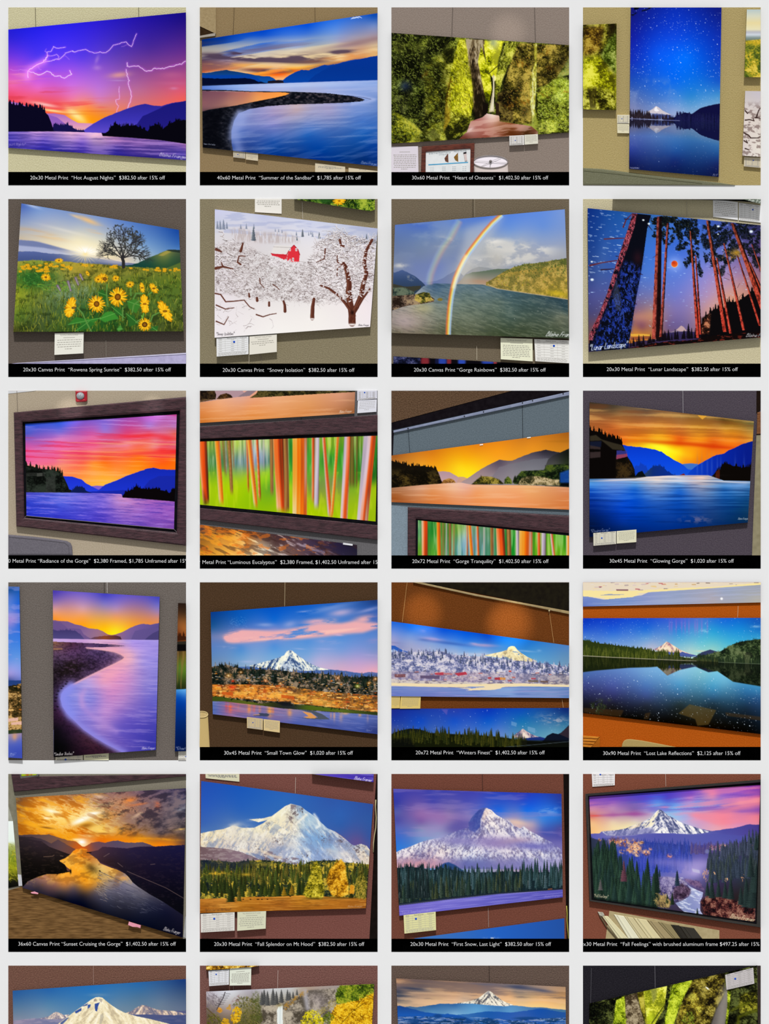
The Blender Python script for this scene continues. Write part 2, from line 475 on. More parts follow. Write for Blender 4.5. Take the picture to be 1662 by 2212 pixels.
def art_oneonta():
    c = Canvas()
    c.clip(pts('33,262 1628,372 1628,1156 33,1256'))
    D = '0,0c0d06 .35,1f220c .6,3c4214 .8,66701f 1,98a038'
    L = '0,3c4008 .3,7a8008 .6,b8bc10 .85,d8d820 1,f0ec50'
    M = '0,1c1d08 .35,4a4c10 .6,74741a .85,a0a028 1,c8c850'
    O = '0,151208 .35,3a3410 .6,665a1c .85,948030 1,c0a848'
    moss(1, c, D, 3)
    moss(poly('860,330 1080,340 1050,600 960,700 900,600', 8), c, '0,a0a020 .4,d8d820 .7,f0ee30 1,fffca0', 4, 40)
    c.b(ell(950, 350, 50, 60), 'f8f8c0', .6)
    c.b(ell(945, 345, 24, 40), '80906a', .6)
    moss(poly('340,560 480,440 600,380 560,900 520,1240 330,1240 300,800', 24), c, M, 5, 60)
    moss(poly('33,420 300,520 330,760 330,1010 150,1000 33,800', 24), c, '0,0a0c05 .4,22280c .65,48521a .85,7a8a38 1,a8b058', 6, 70)
    moss(poly('33,960 120,1000 250,1090 340,1180 400,1250 33,1256', 14), c, '0,1a1c08 .4,5a5e10 .65,8a8c18 1,c0bc40', 7, 50)
    moss(poly('700,315 870,325 870,420 890,760 850,1010 790,1030 760,900 740,660 715,500', 6), c, '0,1c150c .4,453624 .6,6a583c .85,8a7858 1,b0a080', 8, 40, 1, 4)
    moss(poly('840,380 880,520 920,640 935,760 910,890 880,870 850,720 810,520', 6), c, L, 9, 40)
    moss(poly('860,360 930,420 930,600 890,560', 8), c, L, 10, 40)
    moss(poly('640,320 690,315 715,420 720,560 745,640 762,760 768,900 745,1020 640,1100 560,1010 530,900 560,640 600,470', 10), c, L, 11, 44)
    c.b(poly('640,560 715,560 760,760 755,960 680,960 620,760', 50) * fbm(50, 90, 12, 4, .7), 'f0ee28', .55)
    moss(poly('560,960 745,1010 720,1130 540,1240 490,1100', 14), c, M, 13, 50)
    moss(poly('520,840 570,640 560,1050 500,1150', 14), c, '0,3a2c08 .5,7a6410 1,b09828', 14, 50)
    for x, y, h in ((270, 520, 180), (390, 360, 220), (520, 330, 150), (160, 760, 140), (330, 1040, 140), (460, 1010, 180), (120, 880, 120), (300, 900, 130), (100, 330, 160)):
        c.b(ell(x, y, 50, h * .6, 12) * sm(.35, .6, fbm(60, 60, x, 4, .7)), '090a05', .8)
    moss(poly('1000,470 1060,345 1170,352 1160,430 1080,560 1010,740 970,900 960,760', 14), c, '0,3a3c0a .35,70741a .6,a0a428 .85,c4c838 1,e0dc60', 15, 44)
    moss(poly('1040,345 1070,345 1010,520 975,680 1000,500', 10), c, D, 16, 40)
    moss(poly('1170,352 1330,360 1330,700 1290,1080 1130,1075 1000,1050 985,900 1030,760 1080,600', 16), c, O, 17, 56)
    moss(poly('985,800 1090,780 1130,900 1120,1070 1000,1050', 14), c, '0,0d0a06 .5,3c3014 1,7a6830', 18, 40)
    moss(poly('1330,365 1628,372 1628,560 1500,700 1340,760', 8), c, O, 19, 56)
    moss(poly('1310,360 1340,362 1335,620 1330,800 1320,1000 1300,1040 1280,900 1275,700 1320,520', 8), c, '0,6a6420 .4,a8a030 .7,d0cc50 1,f0f0a0', 20, 30, 1, 4)
    c.b(ell(1302, 830, 8, 190), 'd8d8b0', .7)
    moss(poly('1340,820 1480,680 1550,660 1628,760 1628,1156 1360,1150 1330,1000', 8), c, '0,2a2c08 .3,60661a .55,8c9424 .8,b8bc30 1,d8dc58', 21, 56)
    moss(poly('1500,690 1560,660 1628,700 1628,900 1500,880', 40), c, '0,4a5010 .4,90a028 .7,b8cc38 1,d8e870', 22, 50)
    moss(poly('1520,660 1628,480 1628,640', 8), c, '0,3a4410 .5,88983a 1,b0b860', 23, 36)
    for x, y, a, b in ((1370, 1030, 16, 120), (1410, 1110, 20, 70), (1230, 970, 40, 60), (1570, 500, 60, 90), (1060, 880, 40, 60), (1180, 740, 30, 80)):
        c.b(ell(x, y, a, b, 8), '0c0a05', .7)
    for x, y in ((1200, 540), (1420, 800), (1590, 800), (1250, 880), (1100, 900), (1480, 590), (600, 720), (660, 900), (330, 640), (1400, 430)):
        c.b(ell(x, y, 60, 40) * sm(.5, .7, fbm(24, 24, x, 3, .8)), 'a86a18', .6)
    c.b(poly('942,640 956,640 959,760 953,900 960,970 906,975 928,860 946,760', 4), 'c8b890', .9)
    c.b(poly('1330,700 1520,360 1628,372 1628,480 1500,660', 30) * sm(.4, .6, fbm(60, 60, 73)), '1c1608', .5)
    c.b(poly('950,650 954,650 953,900 946,960 918,965 942,850', 5), 'f8f0d8', .7)
    c.b(poly('33,262 480,300 560,420 500,900 520,1240 33,1256', 60) * sm(.42, .6, fbm(150, 130, 71, 3)), '0a0c05', .5)
    c.b(poly('640,380 712,430 758,760 740,980 660,960 600,760', 30) * sm(.35, .6, fbm(24, 60, 72, 3, .8)), 'f4f030', .45)
    c.b(poly('855,880 905,900 895,1010 850,1010', 4), '140e0a')
    c.b(poly('965,880 1000,900 1000,1010 970,1010', 4), '2a1c14')
    F = '0,2c3410 .5,6c7a24 1,a8b050'
    H = '0,807c10 .5,c8c820 1,f4f070'
    c.dabs(poly('33,262 480,300 520,700 500,1200 33,1250').astype(np.float32), 1500, 20, 6, F, 61, 50, 40, .75, .6)
    c.dabs(poly('640,320 690,315 745,640 768,900 740,1010 560,1010 530,900 600,470'), 1300, 22, 5, H, 62, 70, 25, .8)
    c.dabs(poly('640,320 690,315 745,640 768,900 740,1010 560,1010 530,900 600,470'), 500, 22, 5, '0,3c3a08 1,7c7810', 63, 75, 20, .8)
    c.dabs(poly('1010,500 1060,345 1170,352 1080,560 1000,800'), 420, 22, 5, '0,9a9c28 1,dcdc60', 64, 110, 20, .8)
    c.dabs(poly('1080,600 1180,352 1628,372 1628,620 1330,760 1290,1080 1010,1040'), 1100, 16, 5, '0,1a160a .5,8a7824 1,c0b048', 65, 60, 50, .7, .6)
    c.dabs(poly('1340,820 1480,690 1560,660 1628,700 1628,1150 1360,1150'), 1300, 18, 6, '0,3a4a10 .4,90a02c .8,c8d44c 1,e4ec80', 66, 50, 50, .8, .6)
    c.dabs(poly('1100,440 1300,440 1300,1000 1050,1000'), 60, 14, 6, '0,c08030 1,d8a040', 67, 60, 50, .7)
    c.stroke('905,632 1000,545', 9, '4a4a18', .9)
    r = poly('890,985 1000,1005 1005,1055 1060,1065 1200,1085 1290,1100 1350,1150 1345,1180 640,1215 710,1150 745,1055 850,1020', 4)
    c.b(r, field('930,1000,f0dcd0 960,1030,e8c0b0 850,1050,b07068 760,1070,a05c50 900,1090,c08878 1000,1080,a06848 740,1130,c89890 900,1150,a05848 1100,1100,7c3c18 1200,1110,a86c58 1310,1110,8a5440 1250,1150,3a2008 1100,1160,5a2c10 700,1200,6a3428 1000,1190,8a4c38'))
    c.b(r * sm(.55, .8, rot(fbm(160, 24, 30), -8)), 'e8c0b0', .45)
    c.b(r * ell(740, 1130, 36, 14, -30), 'f0d8d0', .7)
    c.b(ell(160, 740, 46, 42), '24386a', .75)
    c.b(ell(180, 790, 50, 100), '0e0e08', .5)
    return c


def art_lake_night():
    c = Canvas()
    # left neighbour: moss wall
    c.clip(pts('33,190 335,178 332,955 33,948'))
    n = moss(1, c, '0,1c1a06 .3,4e4c10 .55,7e7c1c .8,a8a42c 1,d0cc58', 41, 46)
    moss(poly('33,480 200,470 260,600 335,640 335,800 180,760 33,760', 40), c, '0,4a4808 .4,96980c .7,c8c81c 1,e8e450', 42, 46)
    moss(poly('33,200 230,200 190,420 33,480', 40), c, '0,2a1a08 .4,604814 .7,8c6c1c 1,b89c3c', 43, 40)
    moss(poly('335,200 335,640 190,470 260,330', 20), c, '0,283008 .4,5c6e1c .7,88963a 1,b0b860', 44, 36)
    c.b(poly('240,190 335,180 335,260 260,300', 20), '1c1408', .7)
    c.b(poly('33,780 200,740 190,940 33,945', 30) * sm(.4, .6, fbm(20, 120, 45, 3)), '241c08', .7)
    # right neighbours
    c.clip(pts('1505,52 1628,52 1628,660 1482,658'))
    c.b(1, cmap((Y - 50) / 600, '0,b8c8c8 .1,d8d8c0 .2,e8d8a0 .3,e8e0b8 .34,b8b8c0 .38,d0d8e0 .42,8a9a98 .46,6a7a70 .475,a8a030 1,7a8420'))
    moss(below(ln('1480,335 1628,318')), c, '0,3a4a1c .4,707c24 .65,a09a28 .85,d0a828 1,e8cc50', 46, 34, .9)
    c.b(ell(1580, 350, 120, 20), 'd8b028', .6)
    c.clip(pts('1490,783 1628,785 1628,1375 1465,1365'))
    c.b(1, field('1500,800,c8c0c0 1600,800,c8c0c8 1500,1000,e0d4cc 1600,1000,d8ccc4 1600,1300,e8e0d4 1480,1300,d8ccc8'))
    m = sm(.56, .66, fbm(40, 26, 47, 4, .7))
    c.b(m * sm(860, 950, Y), '6a5450', .6)
    for a in ('1490,960 1510,985 1520,975', '1490,1045 1530,1040 1570,1052 1560,1030', '1590,1020 1610,960 1628,935', '1480,1160 1520,1180 1540,1205 1600,1205 1628,1190', '1480,1230 1510,1250 1500,1225', '1490,1300 1520,1310', '1580,1020 1628,1030'):
        c.stroke(a, 12, '2c1814', .9, w2=7)
    # night lake
    c.clip(pts('463,33 1277,33 1252,1555 448,1483'))
    c.b(1, field('480,60,141878 860,60,0c30b8 1250,60,101c80 480,300,1420a0 860,300,1048e0 1250,300,1030b0 480,500,1430b8 700,450,0c58f0 950,480,0470ff 1250,500,1040c0 480,700,2050b8 860,680,0868f0 1250,700,1858c8 480,850,5870b0 700,860,4878c8 1000,850,3088d0 1250,820,4090d0 480,930,7880b0 860,960,90a8d8 1100,930,78a8d8 1250,880,68a0d0', 4))
    n = fbm(120, 120, 51)
    c.b(sm(.55, .85, n) * sm(600, 760, Y) * ell(640, 780, 260, 160), '98a8d0', .5)
    moss(poly('463,33 660,33 600,60 520,80 480,110 463,100', 8) * sm(.4, .5, fbm(26, 26, 52, 3)), c, '0,04060c 1,10182c', 53, 20)
    c.stars(1500, (Y < 960).astype(np.float32), 5, 4.2, 'd0e4ff')
    hl = ln('448,960 600,972 690,918 720,935 800,985 860,1008 950,975 1010,990 1080,940 1160,915 1257,897')
    c.b(poly('560,980 640,955 690,918 720,932 760,965 800,985 860,1010 700,1020'), '9098c0')
    c.b(poly('600,978 660,945 690,918 715,932 740,955 800,985 830,1000 740,990'), 'd0c8d0')
    c.b(poly('680,935 692,922 700,945 720,960 690,970 670,955', 4), 'f4f0f4')
    c.b(poly('640,985 720,985 860,1005 860,1030 640,1030') * sm(.3, .7, fbm(30, 20, 54)), '2a3470', .8)
    c.b(below(ln('448,1100 850,1020 890,1000 950,975 1010,990 1080,940 1160,915 1257,897', 3, 20, 5)), '10103c')
    c.forest(90, 450, 860, ln('448,1030 860,1040'), 20, 46, [('0a0a14', '30283c'), ('12101c', '40303c')], 7, .16)
    c.forest(70, 450, 640, ln('448,1012 640,1034'), 30, 78, [('0c0a12', '382c34')], 8, .16)
    c.forest(120, 860, 1260, ln('860,1050 1260,1062'), 40, 90, [('0a0c2c', '1c1c50'), ('080a20', '24265c')], 9, .16)
    wl = ln('448,1032 800,1045 1257,1064')
    c.mirror(wl, 1.0, .86, '202c68', .18)
    c.b(below(ln('448,1160 700,1160 1252,1250', 0), 60), field('450,1160,5870b8 700,1180,5880c0 900,1150,4880c0 1250,1280,3068a8 450,1300,30409c 860,1300,2458a0 1250,1350,1c4888 450,1400,181c58 860,1420,181850 1250,1450,181848 450,1480,0c0c28 860,1520,0c0a24 1250,1550,0a0820'), .75)
    c.stroke('448,1031 700,1042 900,1050', 6, '8890c0', .7)
    c.stars(130, (Y > 1120).astype(np.float32), 15, 4, 'b8d0f8')
    c.ink('Bl F', 1198, 1545, 24, .04, 'e0e0f0', 2.4, .8, W=40)
    c.ink('"Lost Lake Reflection"', 455, 1478, 12, .02, 'd0d0e8', 2, .7, W=80)
    return c


def flower(c, x, y, r, ry=1.0, ang=0.0, seed=1, cen='6a3c10', rc=.33, n=18, pet='f0b018', off=(0, 0)):
    """yellow sunflower-like bloom seen at a tilt"""
    rng = np.random.default_rng(seed)
    ca, sa = math.cos(math.radians(ang)), math.sin(math.radians(ang))
    for layer, cols in ((1.0, ('c88008', 'e09a08')), (.93, (pet, 'ffcc28'))):
        for k in range(n):
            t = 2 * math.pi * (k + .5 * (layer < 1)) / n + rng.normal(0, .08)
            L = r * layer * rng.uniform(.85, 1.05)
            u, v = math.cos(t) * L, math.sin(t) * L * ry
            px, py = x + u * ca - v * sa, y + u * sa + v * ca
            mx, my = x + (px - x) * .6, y + (py - y) * .6
            c.stroke([(x + off[0] * r, y + off[1] * r), (mx, my), (px, py)], r * .24, cols[k % 2], 1, w2=r * .1)
    c.b(disc(x + off[0] * r, y + off[1] * r, r * rc, r * rc * max(ry, .5)), cen)
    c.b(disc(x + off[0] * r, y + off[1] * r, r * rc * .6, r * rc * .6 * max(ry, .5)), 'a06818', .8)


def grass(c, m, seed, n=2600):
    c.dabs(m, n, 46, 5, '0,24300e .3,4a5c16 .6,7c8c22 .85,a8a42c 1,c8c050', seed, 92, 16, .8, .12)


def art_rowena():
    c = Canvas()
    c.clip(pts('150,72 1565,310 1607,1220 78,1225'))
    c.b(1, field('160,90,4a68b8 300,130,7898d0 600,160,8098c8 1000,230,6888c8 1300,280,4870b8 1560,320,1848a0 150,300,a8b0c0 350,250,a8b0c8 600,280,b0b8c8 850,300,a8b4c8 1200,380,6890c8 1550,450,3868b0 140,380,c8b8a0 400,400,e0d4b8 650,400,f0e4c0 880,420,d8d4c0 1250,500,90b0d0 1560,500,5888c0 600,480,f8ecc8 800,500,f8e8b8 950,540,e8d8b0 1100,580,d8c8b0 1250,560,b0c0c8'))
    n = slant(fbm(300, 40, 2), .14)
    for x, y, rx, ry, g, col, a in ((300, 340, 190, 26, 14, 'd0a878', .8), (430, 375, 120, 16, 14, 'f0d0a0', .7), (750, 225, 110, 22, 22, 'f0c080', .9), (640, 190, 50, 10, 20, 'f0c890', .7), (810, 328, 60, 12, 16, 'f0b878', .9), (250, 95, 70, 14, 18, 'd8e0f0', .6), (560, 320, 200, 14, 14, 'f0e8d8', .4)):
        c.b(ell(x, y, rx, ry, g) * sm(.2, .6, n), col, a)
    c.b(poly('125,400 300,415 500,470 700,520 880,560 880,590 500,530 125,500', 12), '8890b8', .95)
    c.b(poly('125,400 260,410 420,450 600,500 420,480 125,450', 8) , '707ca8', .9)
    c.b(poly('125,450 350,470 520,510 700,545 520,540 125,500', 14), 'b0b8d8', .8)
    c.b(below(ln('80,500 250,505 450,525 650,540 800,535 900,560 1050,600 1607,640', 5, 40, 3)), cmap((Y - 500) / 130, '0,5868a0 .5,48588c 1,405078'))
    c.b(ell(760, 540, 130, 14, 8) + ell(900, 570, 110, 8, 10), 'f0d8b0', .7)
    c.b(ell(1000, 600, 170, 24, 6), 'd8d0d8', .6)
    c.b(below(ln('80,700 1140,625 1200,605 1300,560 1380,525 1440,498 1480,490 1607,492', 4, 30, 4)), field('1300,580,2c5040 1450,520,8a8a40 1550,510,48583c 1300,620,1c4838 1500,560,3c5c3c 1580,600,2c4830 1400,640,2c5030'))
    c.b(poly('1380,540 1450,500 1500,505 1420,545', 6), 'a89848', .8)
    c.b(poly('1440,660 1607,590 1607,680 1440,680', 8), '5c7030', .9)
    c.b(poly('1450,492 1480,486 1607,490 1607,520 1500,505', 4), '202c28', .8)
    # sun
    c.b(ell(730, 500, 180, 90), 'fff4d0', .8)
    c.b(ell(740, 500, 90, 34, 6), 'ffffff', 1)
    # meadow
    gl = ln('80,600 120,590 250,582 400,590 600,600 800,615 1000,630 1200,645 1400,655 1607,670', 6, 40, 5)
    g = below(gl, 6)
    c.b(g, field('100,620,a09a38 400,610,8a9840 700,620,b0982c 1000,650,989038 1300,680,70782c 1580,690,70782c 100,700,6a8830 300,750,3c7028 600,720,a09440 900,720,90882c 1200,760,60702a 1550,760,5a7024 100,900,a0a428 300,900,6a7830 600,880,607848 900,900,3c6028 1300,900,54702a 1580,900,58702c 120,1100,58782c 350,1080,4a5c34 700,1100,2c5c24 1000,1150,285420 1350,1150,4a5c28 1590,1150,505c28 100,1210,4a4820 500,1200,405c24 1500,1200,4c5424'))
    c.b(g * sm(.45, .8, fbm(60, 40, 6, 4, .7)), '1c2a10', .55)
    c.dabs(g * (Y < 720), 900, 20, 4, '0,7c7428 .5,a8a034 1,d0b840', 7, 90, 20, .7, .1)
    grass(c, g * sm(690, 760, Y), 8, 3200)
    c.b(ell(760, 690, 60, 20), '5a5820', .8)
    c.b(ell(600, 880, 230, 90, -10) * sm(.4, .6, fbm(16, 60, 9, 3, .8)), '7c9878', .5)
    c.dabs(ell(620, 880, 240, 100), 420, 40, 3, '0,5c7858 .5,8ca888 1,b0c4a8', 10, 80, 45, .7, .2)
    c.b(ell(240, 760, 150, 60) + ell(300, 720, 160, 40), '2c5c24', .7)
    c.dabs(ell(250, 760, 160, 60), 160, 40, 9, '0,1c4a1c .6,3c7c30 1,68a040', 11, 20, 50, .8)
    c.dabs(poly('300,800 560,770 620,850 400,880', 10), 80, 50, 9, '0,3c7028 1,84a838', 12, 15, 30, .8)
    # big leaves
    for q, col in (('850,1110 900,1050 960,1040 990,1060 1030,1110 960,1120 900,1140', '3c8c30'), ('570,1160 640,1090 730,1110 860,1100 790,1150 660,1150', '357c2c'), ('630,1224 690,1150 760,1130 820,1150 740,1200', '2c6c28'), ('840,870 880,840 920,900 900,940 850,920', '2c6424'), ('1010,1200 1040,1160 1060,1200 1020,1224', '4c9038'), ('1320,1180 1380,1170 1370,1215 1310,1210', '2c6828'), ('1100,950 1180,930 1220,990 1180,1060 1110,1010', '3c7c2c'), ('960,1000 1040,1020 1080,1100 1000,1060', '2c6c28'), ('1090,1060 1160,1080 1200,1150 1120,1180', '2c6426')):
        c.b(poly(q, 6), col, .95)
        p = pts(q)
        c.stroke([p[0], p[len(p) // 2]], 5, '78b858', .7)
    for q in ('655,1010 700,1060 740,1150 780,1224', '920,800 915,880 925,990', '1130,830 1135,900', '1060,1010 1060,1120', '1210,945 1160,980 1145,1050', '1390,1050 1330,1080 1310,1130', '1180,1140 1240,1100', '1240,880 1180,880 1155,930', '1320,870 1290,890'):
        c.stroke(q, 13, '5c8c40', .95)
    # lupins
    for x, y, h in ((582, 815, 80), (650, 772, 60), (690, 735, 44), (488, 832, 40)):
        c.stroke([(x - 12, y - h / 2), (x + 12, y + h / 2)], 26, '6c5c6c', .9, w2=16)
        c.stroke([(x - 12, y - h / 2), (x + 10, y + h / 2)], 10, 'a898a4', .8)
    # distant blooms
    rng = np.random.default_rng(4)
    for k in range(64):
        x = rng.uniform(120, 620) if k < 40 else rng.uniform(620, 1600)
        y = np.interp(x, XS, gl) + (rng.uniform(20, 100) if k < 40 else rng.uniform(-4, 22))
        flower(c, x, y, rng.uniform(12, 24), .6, 0, k, 'c88010', .25, 9, 'e8b020')
    for x, y, r, ry, a, s in ((370, 735, 46, .8, 10, 1), (488, 585, 38, .6, 0, 2), (880, 745, 52, .9, 0, 3), (840, 755, 36, .9, 0, 30), (998, 745, 34, .9, 0, 4), (1126, 800, 38, .85, 0, 5), (1235, 830, 48, .5, 80, 6), (1340, 835, 54, .6, 50, 7), (745, 700, 26, .6, 60, 71)):
        flower(c, x, y, r, ry, a, s, '7a4a10', .26, 14)
    flower(c, 900, 750, 30, .9, 0, 33, '5c3c18', .6, 10)
    flower(c, 1016, 912, 84, 1.1, 0, 8)
    flower(c, 826, 975, 78, 1.02, 0, 9)
    flower(c, 590, 1010, 96, .5, 105, 10, '4c4a30', .24, 18, off=(.35, 0))
    flower(c, 1258, 975, 90, .45, 85, 11, 'a06010', .2)
    flower(c, 1440, 1040, 104, .42, 58, 12, '7c5010', .2)
    flower(c, 1258, 1160, 62, .95, 20, 13, '4c2c10', .4)
    c.stroke('1248,1060 1238,1100 1230,1080', 10, '70a838')
    # sun star rays
    for a in range(-65, 250, 18):
        L = 150 if a % 4 else 95
        d = math.radians(a)
        c.stroke([(725, 525), (725 + math.cos(d) * L, 535 + math.sin(d) * L * .85)], 5, 'ffe8a8', .7, w2=.8)
    c.stroke('725,560 727,700', 4, 'ffd860', .6, w2=1)
    # oak tree
    bk = '2c2a2c'
    c.stroke('1068,642 1066,590 1055,560 1062,540', 30, bk, 1, w2=24)
    rng = np.random.default_rng(12)

    def br(x, y, a, L, w, d):
        if d == 0 or L < 10:
            return
        x2, y2 = x + math.cos(a) * L, y - math.sin(a) * L
        c.stroke([(x, y), ((x + x2) / 2 + rng.normal(0, L * .08), (y + y2) / 2 + rng.normal(0, L * .08)), (x2, y2)], w, bk, .95, w2=w * .7)
        for _ in range(3 if d > 2 else 2):
            br(x2, y2, a + rng.normal(0, .55), L * rng.uniform(.6, .85), w * .66, d - 1)
    for a, L, w in ((2.6, 76, 11), (2.2, 84, 12), (1.75, 94, 13), (1.35, 92, 12), (.9, 86, 12), (.5, 92, 11), (.25, 84, 9)):
        br(1064, 565, a, L, w, 5)
    cr = np.clip(ell(1075, 400, 150, 130, 0, 3) + ell(980, 480, 90, 60, 0, 3) + ell(1190, 480, 110, 70, 0, 3) + ell(1020, 310, 80, 50, 0, 3) + ell(1130, 350, 80, 50, 0, 3), 0, 1)
    c.dabs(cr * sm(.42, .56, fbm(40, 40, 14, 3, .7)), 1700, 12, 8, '0,28282a .7,3c3c38 1,58584c', 15, 0, 60, .85)
    c.stroke('1130,540 1200,545 1215,580', 8, bk, .9)
    c.dabs(ell(1225, 570, 60, 26), 60, 14, 6, '0,28282a 1,4c4c40', 16, 0, 60, .85)
    return c


def twigs(c, mask, n, seed, w=5, L=70, ramp='0,2c1814 .6,4c342c 1,80706a', snow=True):
    """knobbly bare branches with snow lying along the top"""
    rng = np.random.default_rng(seed)
    t = cmap(np.linspace(0, 1, 32)[None], ramp)[0]
    for _ in range(n * 3):
        x, y = rng.uniform(40, 1630, 2)
        if mask[min(R - 1, int(y * K)), min(R - 1, int(x * K))] < rng.random():
            continue
        a = rng.normal(0, .8) + (math.pi if rng.random() < .5 else 0)
        q = [(x, y)]
        for k in range(rng.integers(2, 5)):
            a += rng.normal(0, .55)
            q.append((q[-1][0] + math.cos(a) * L / 3, q[-1][1] + math.sin(a) * L / 3))
        ww = w * rng.uniform(.5, 1.2)
        c.stroke(q, ww, t[rng.integers(32)], .85, w2=ww * .6)
        if snow:
            c.stroke([(p, r - ww * .8) for p, r in q], ww, 'f4eff0', .95)


def art_snowy():
    c = Canvas()
    c.clip(pts('860,33 1610,33 1610,145 1500,145'))
    moss(1, c, '0,14240c .4,2c4c18 .7,708c24 1,a8b83c', 3, 40)
    c.dabs((X > 1300) * 1., 400, 36, 5, '0,5c7c1c .5,98a828 1,c8d050', 4, 110, 20, .8)
    c.b(ell(1150, 50, 90, 24), '2c5c24', .8)
    flower(c, 1285, 50, 58, .7, 0, 5, 'd89010', .25, 14)
    c.clip(pts('167,125 1640,297 1562,1180 165,1278'))
    c.b(1, field('180,140,d0d0ec 600,200,c4c8e4 1000,240,ccd0e8 1600,300,b8bcd8 180,240,c8cce0 500,260,d8d8e4 900,300,dcdce8 1300,320,ccd0e0 1600,360,b0b8d0 200,350,dcd8dc 500,380,dcd4d8 800,380,e0dce0 1100,420,e8e4e8 1600,450,d4d0dc 250,600,e0d8dc 600,620,dcd8d8 900,650,e4dfe0 1300,620,e6dee2 250,900,e8e0e4 600,850,e2dcdc 1000,850,e6e0e2 1400,800,e8dfe3 300,1150,efe8ea 700,1080,f2ece9 1100,1060,f4eeea 1500,1000,f4e8ea 700,1220,f6f2ee 1300,1150,f2ecea'))
    n = fbm(160, 24, 5, 4)
    c.b(band(ln('167,125 1640,300'), ln('167,330 1640,420')) * sm(.5, .7, n), 'a8b0d4', .5)
    c.b(poly('300,300 420,290 500,330 660,330 800,330 920,380 930,430 600,430 340,400', 20) * sm(.3, .6, fbm(9, 60, 6, 3, .7)), 'b8a8a4', .6)
    rng = np.random.default_rng(3)
    for x, y, h, n_ in ((190, 300, 70, 0), (215, 305, 80, 0), (245, 305, 90, 0), (275, 300, 60, 0), (400, 300, 40, 0), (450, 300, 46, 0), (518, 300, 44, 0), (514, 408, 126, 1), (710, 325, 26, 0), (740, 330, 30, 0), (770, 335, 26, 0), (900, 360, 36, 0), (955, 372, 70, 1), (905, 405, 40, 1), (1010, 360, 30, 0), (1045, 372, 44, 0), (1105, 388, 60, 1), (1030, 350, 30, 0), (1530, 390, 44, 1), (1440, 400, 20, 0), (1490, 410, 24, 0)):
        c.tree(x, y, h, [('6c7488', 'a8b0c4'), ('3c4450', '98a0a8')][n_], rng, .22)
    for x in range(1430, 1620, 12):
        c.tree(x, 428, 30, ('4c5460', '8890a0'), rng, .3)
    # orchard thicket
    th = np.clip(poly('170,430 420,420 560,520 680,560 900,620 1050,560 1080,440 1180,340 1290,320 1400,370 1560,400 1610,360 1590,860 1380,950 1100,960 800,940 560,930 300,880 170,860', 30), 0, 1)
    c.b(th * sm(.5, .68, fbm(26, 20, 8, 4, .8)), '9a8a8a', .5)
    c.b(th * sm(.62, .72, fbm(18, 16, 9, 3, .8)), '5a4844', .6)
    twigs(c, th, 2300, 10, 3.6, 48)
    c.dabs(th, 900, 16, 6, '0,f8f4f4 1,ece4e8', 12, 0, 40, .9)
    big = poly('1040,560 1080,440 1180,340 1290,320 1400,370 1560,400 1628,360 1610,700 1580,860 1380,950 1100,900', 20)
    twigs(c, big, 900, 11, 6, 52, '0,241410 .6,402420 1,6c4840')
    left = poly('170,330 300,380 440,420 420,620 300,700 170,680', 10)
    twigs(c, left, 190, 13, 7, 60, '0,241410 .6,402420 1,6c4840')
    twigs(c, poly('170,960 420,950 700,1080 460,1230 170,1270', 10), 240, 14, 4.5, 80, '0,3c2824 .5,6c5854 1,b8a8a8')
    # barn
    c.b(poly('672,521 700,460 705,448 862,456 830,500 818,530 812,590 790,580 740,555 680,540'), 'd8303c')
    c.b(poly('672,523 690,470 706,448 865,456 840,490 822,530'), 'e6e0dc')
    c.stroke('695,462 855,470', 5, 'b8b0b0')
    c.b(poly('812,588 822,530 840,486 878,448 912,488 930,532 924,594 870,600'), 'e0333e')
    c.stroke('812,535 838,486 878,447 914,488 930,534', 7, 'a81c2c')
    for x, y, w, h in ((842, 488, 8, 14), (898, 488, 8, 14), (870, 575, 8, 15)):
        c.b(poly([(x - w, y - h), (x + w, y - h), (x + w, y + h), (x - w, y + h)]), 'f0e8e8')
        c.b(poly([(x - w * .5, y - h * .6), (x + w * .5, y - h * .6), (x + w * .5, y + h * .6), (x - w * .5, y + h * .6)]), '8a8488')
    c.stroke('672,521 812,545', 4, 'b02030')
    c.dabs(poly('670,560 830,580 930,610 930,680 660,640', 6), 260, 16, 9, '0,f6f2f2 .8,e0d8dc 1,9a8c8c', 15, 0, 50, .95)
    # trunks and limbs
    tk = '5a2e22'
    for q, w, w2 in (('1400,1145 1398,1060 1380,960 1368,860 1375,800 1362,720 1340,640 1320,610', 66, 30), ('1400,1060 1440,1000 1480,900 1500,800 1530,700 1510,610 1525,500 1580,400', 52, 22), ('1390,1040 1340,970 1280,900 1190,835 1120,810', 28, 16), ('1450,1000 1500,920 1560,840', 26, 14), ('1042,1103 1046,1000 1058,930', 38, 26), ('798,1040 796,990 785,950', 28, 18), ('655,990 655,960', 20, 18), ('548,945 546,920', 24, 20), ('478,910 474,880', 18, 14), ('1340,640 1270,600 1265,540', 14, 8), ('1290,400 1300,450 1330,460', 22, 16), ('400,500 420,430', 26, 14), ('400,620 370,600 385,545 440,545', 16, 8), ('175,655 240,640 330,660', 26, 10), ('240,640 225,600', 16, 8), ('180,485 225,505', 26, 14), ('170,880 220,890 265,955 340,950 430,940 480,1000 520,1020', 13, 8), ('180,985 260,1020 340,1010', 12, 7), ('180,1130 250,1160 290,1090', 12, 6), ('570,745 575,790 610,830', 10, 6), ('1265,720 1270,650 1330,620', 10, 6), ('540,1070 600,1090 660,1070 720,1060', 12, 7), ('1160,480 1150,570 1080,600', 12, 6), ('690,800 720,820 750,850', 9, 5)):
        c.stroke(q, w, tk, 1, w2=w2)
        c.stroke([(x - w * .2, y) for x, y in pts(q)], w * .3, '84503c', .6, w2=w2 * .3)
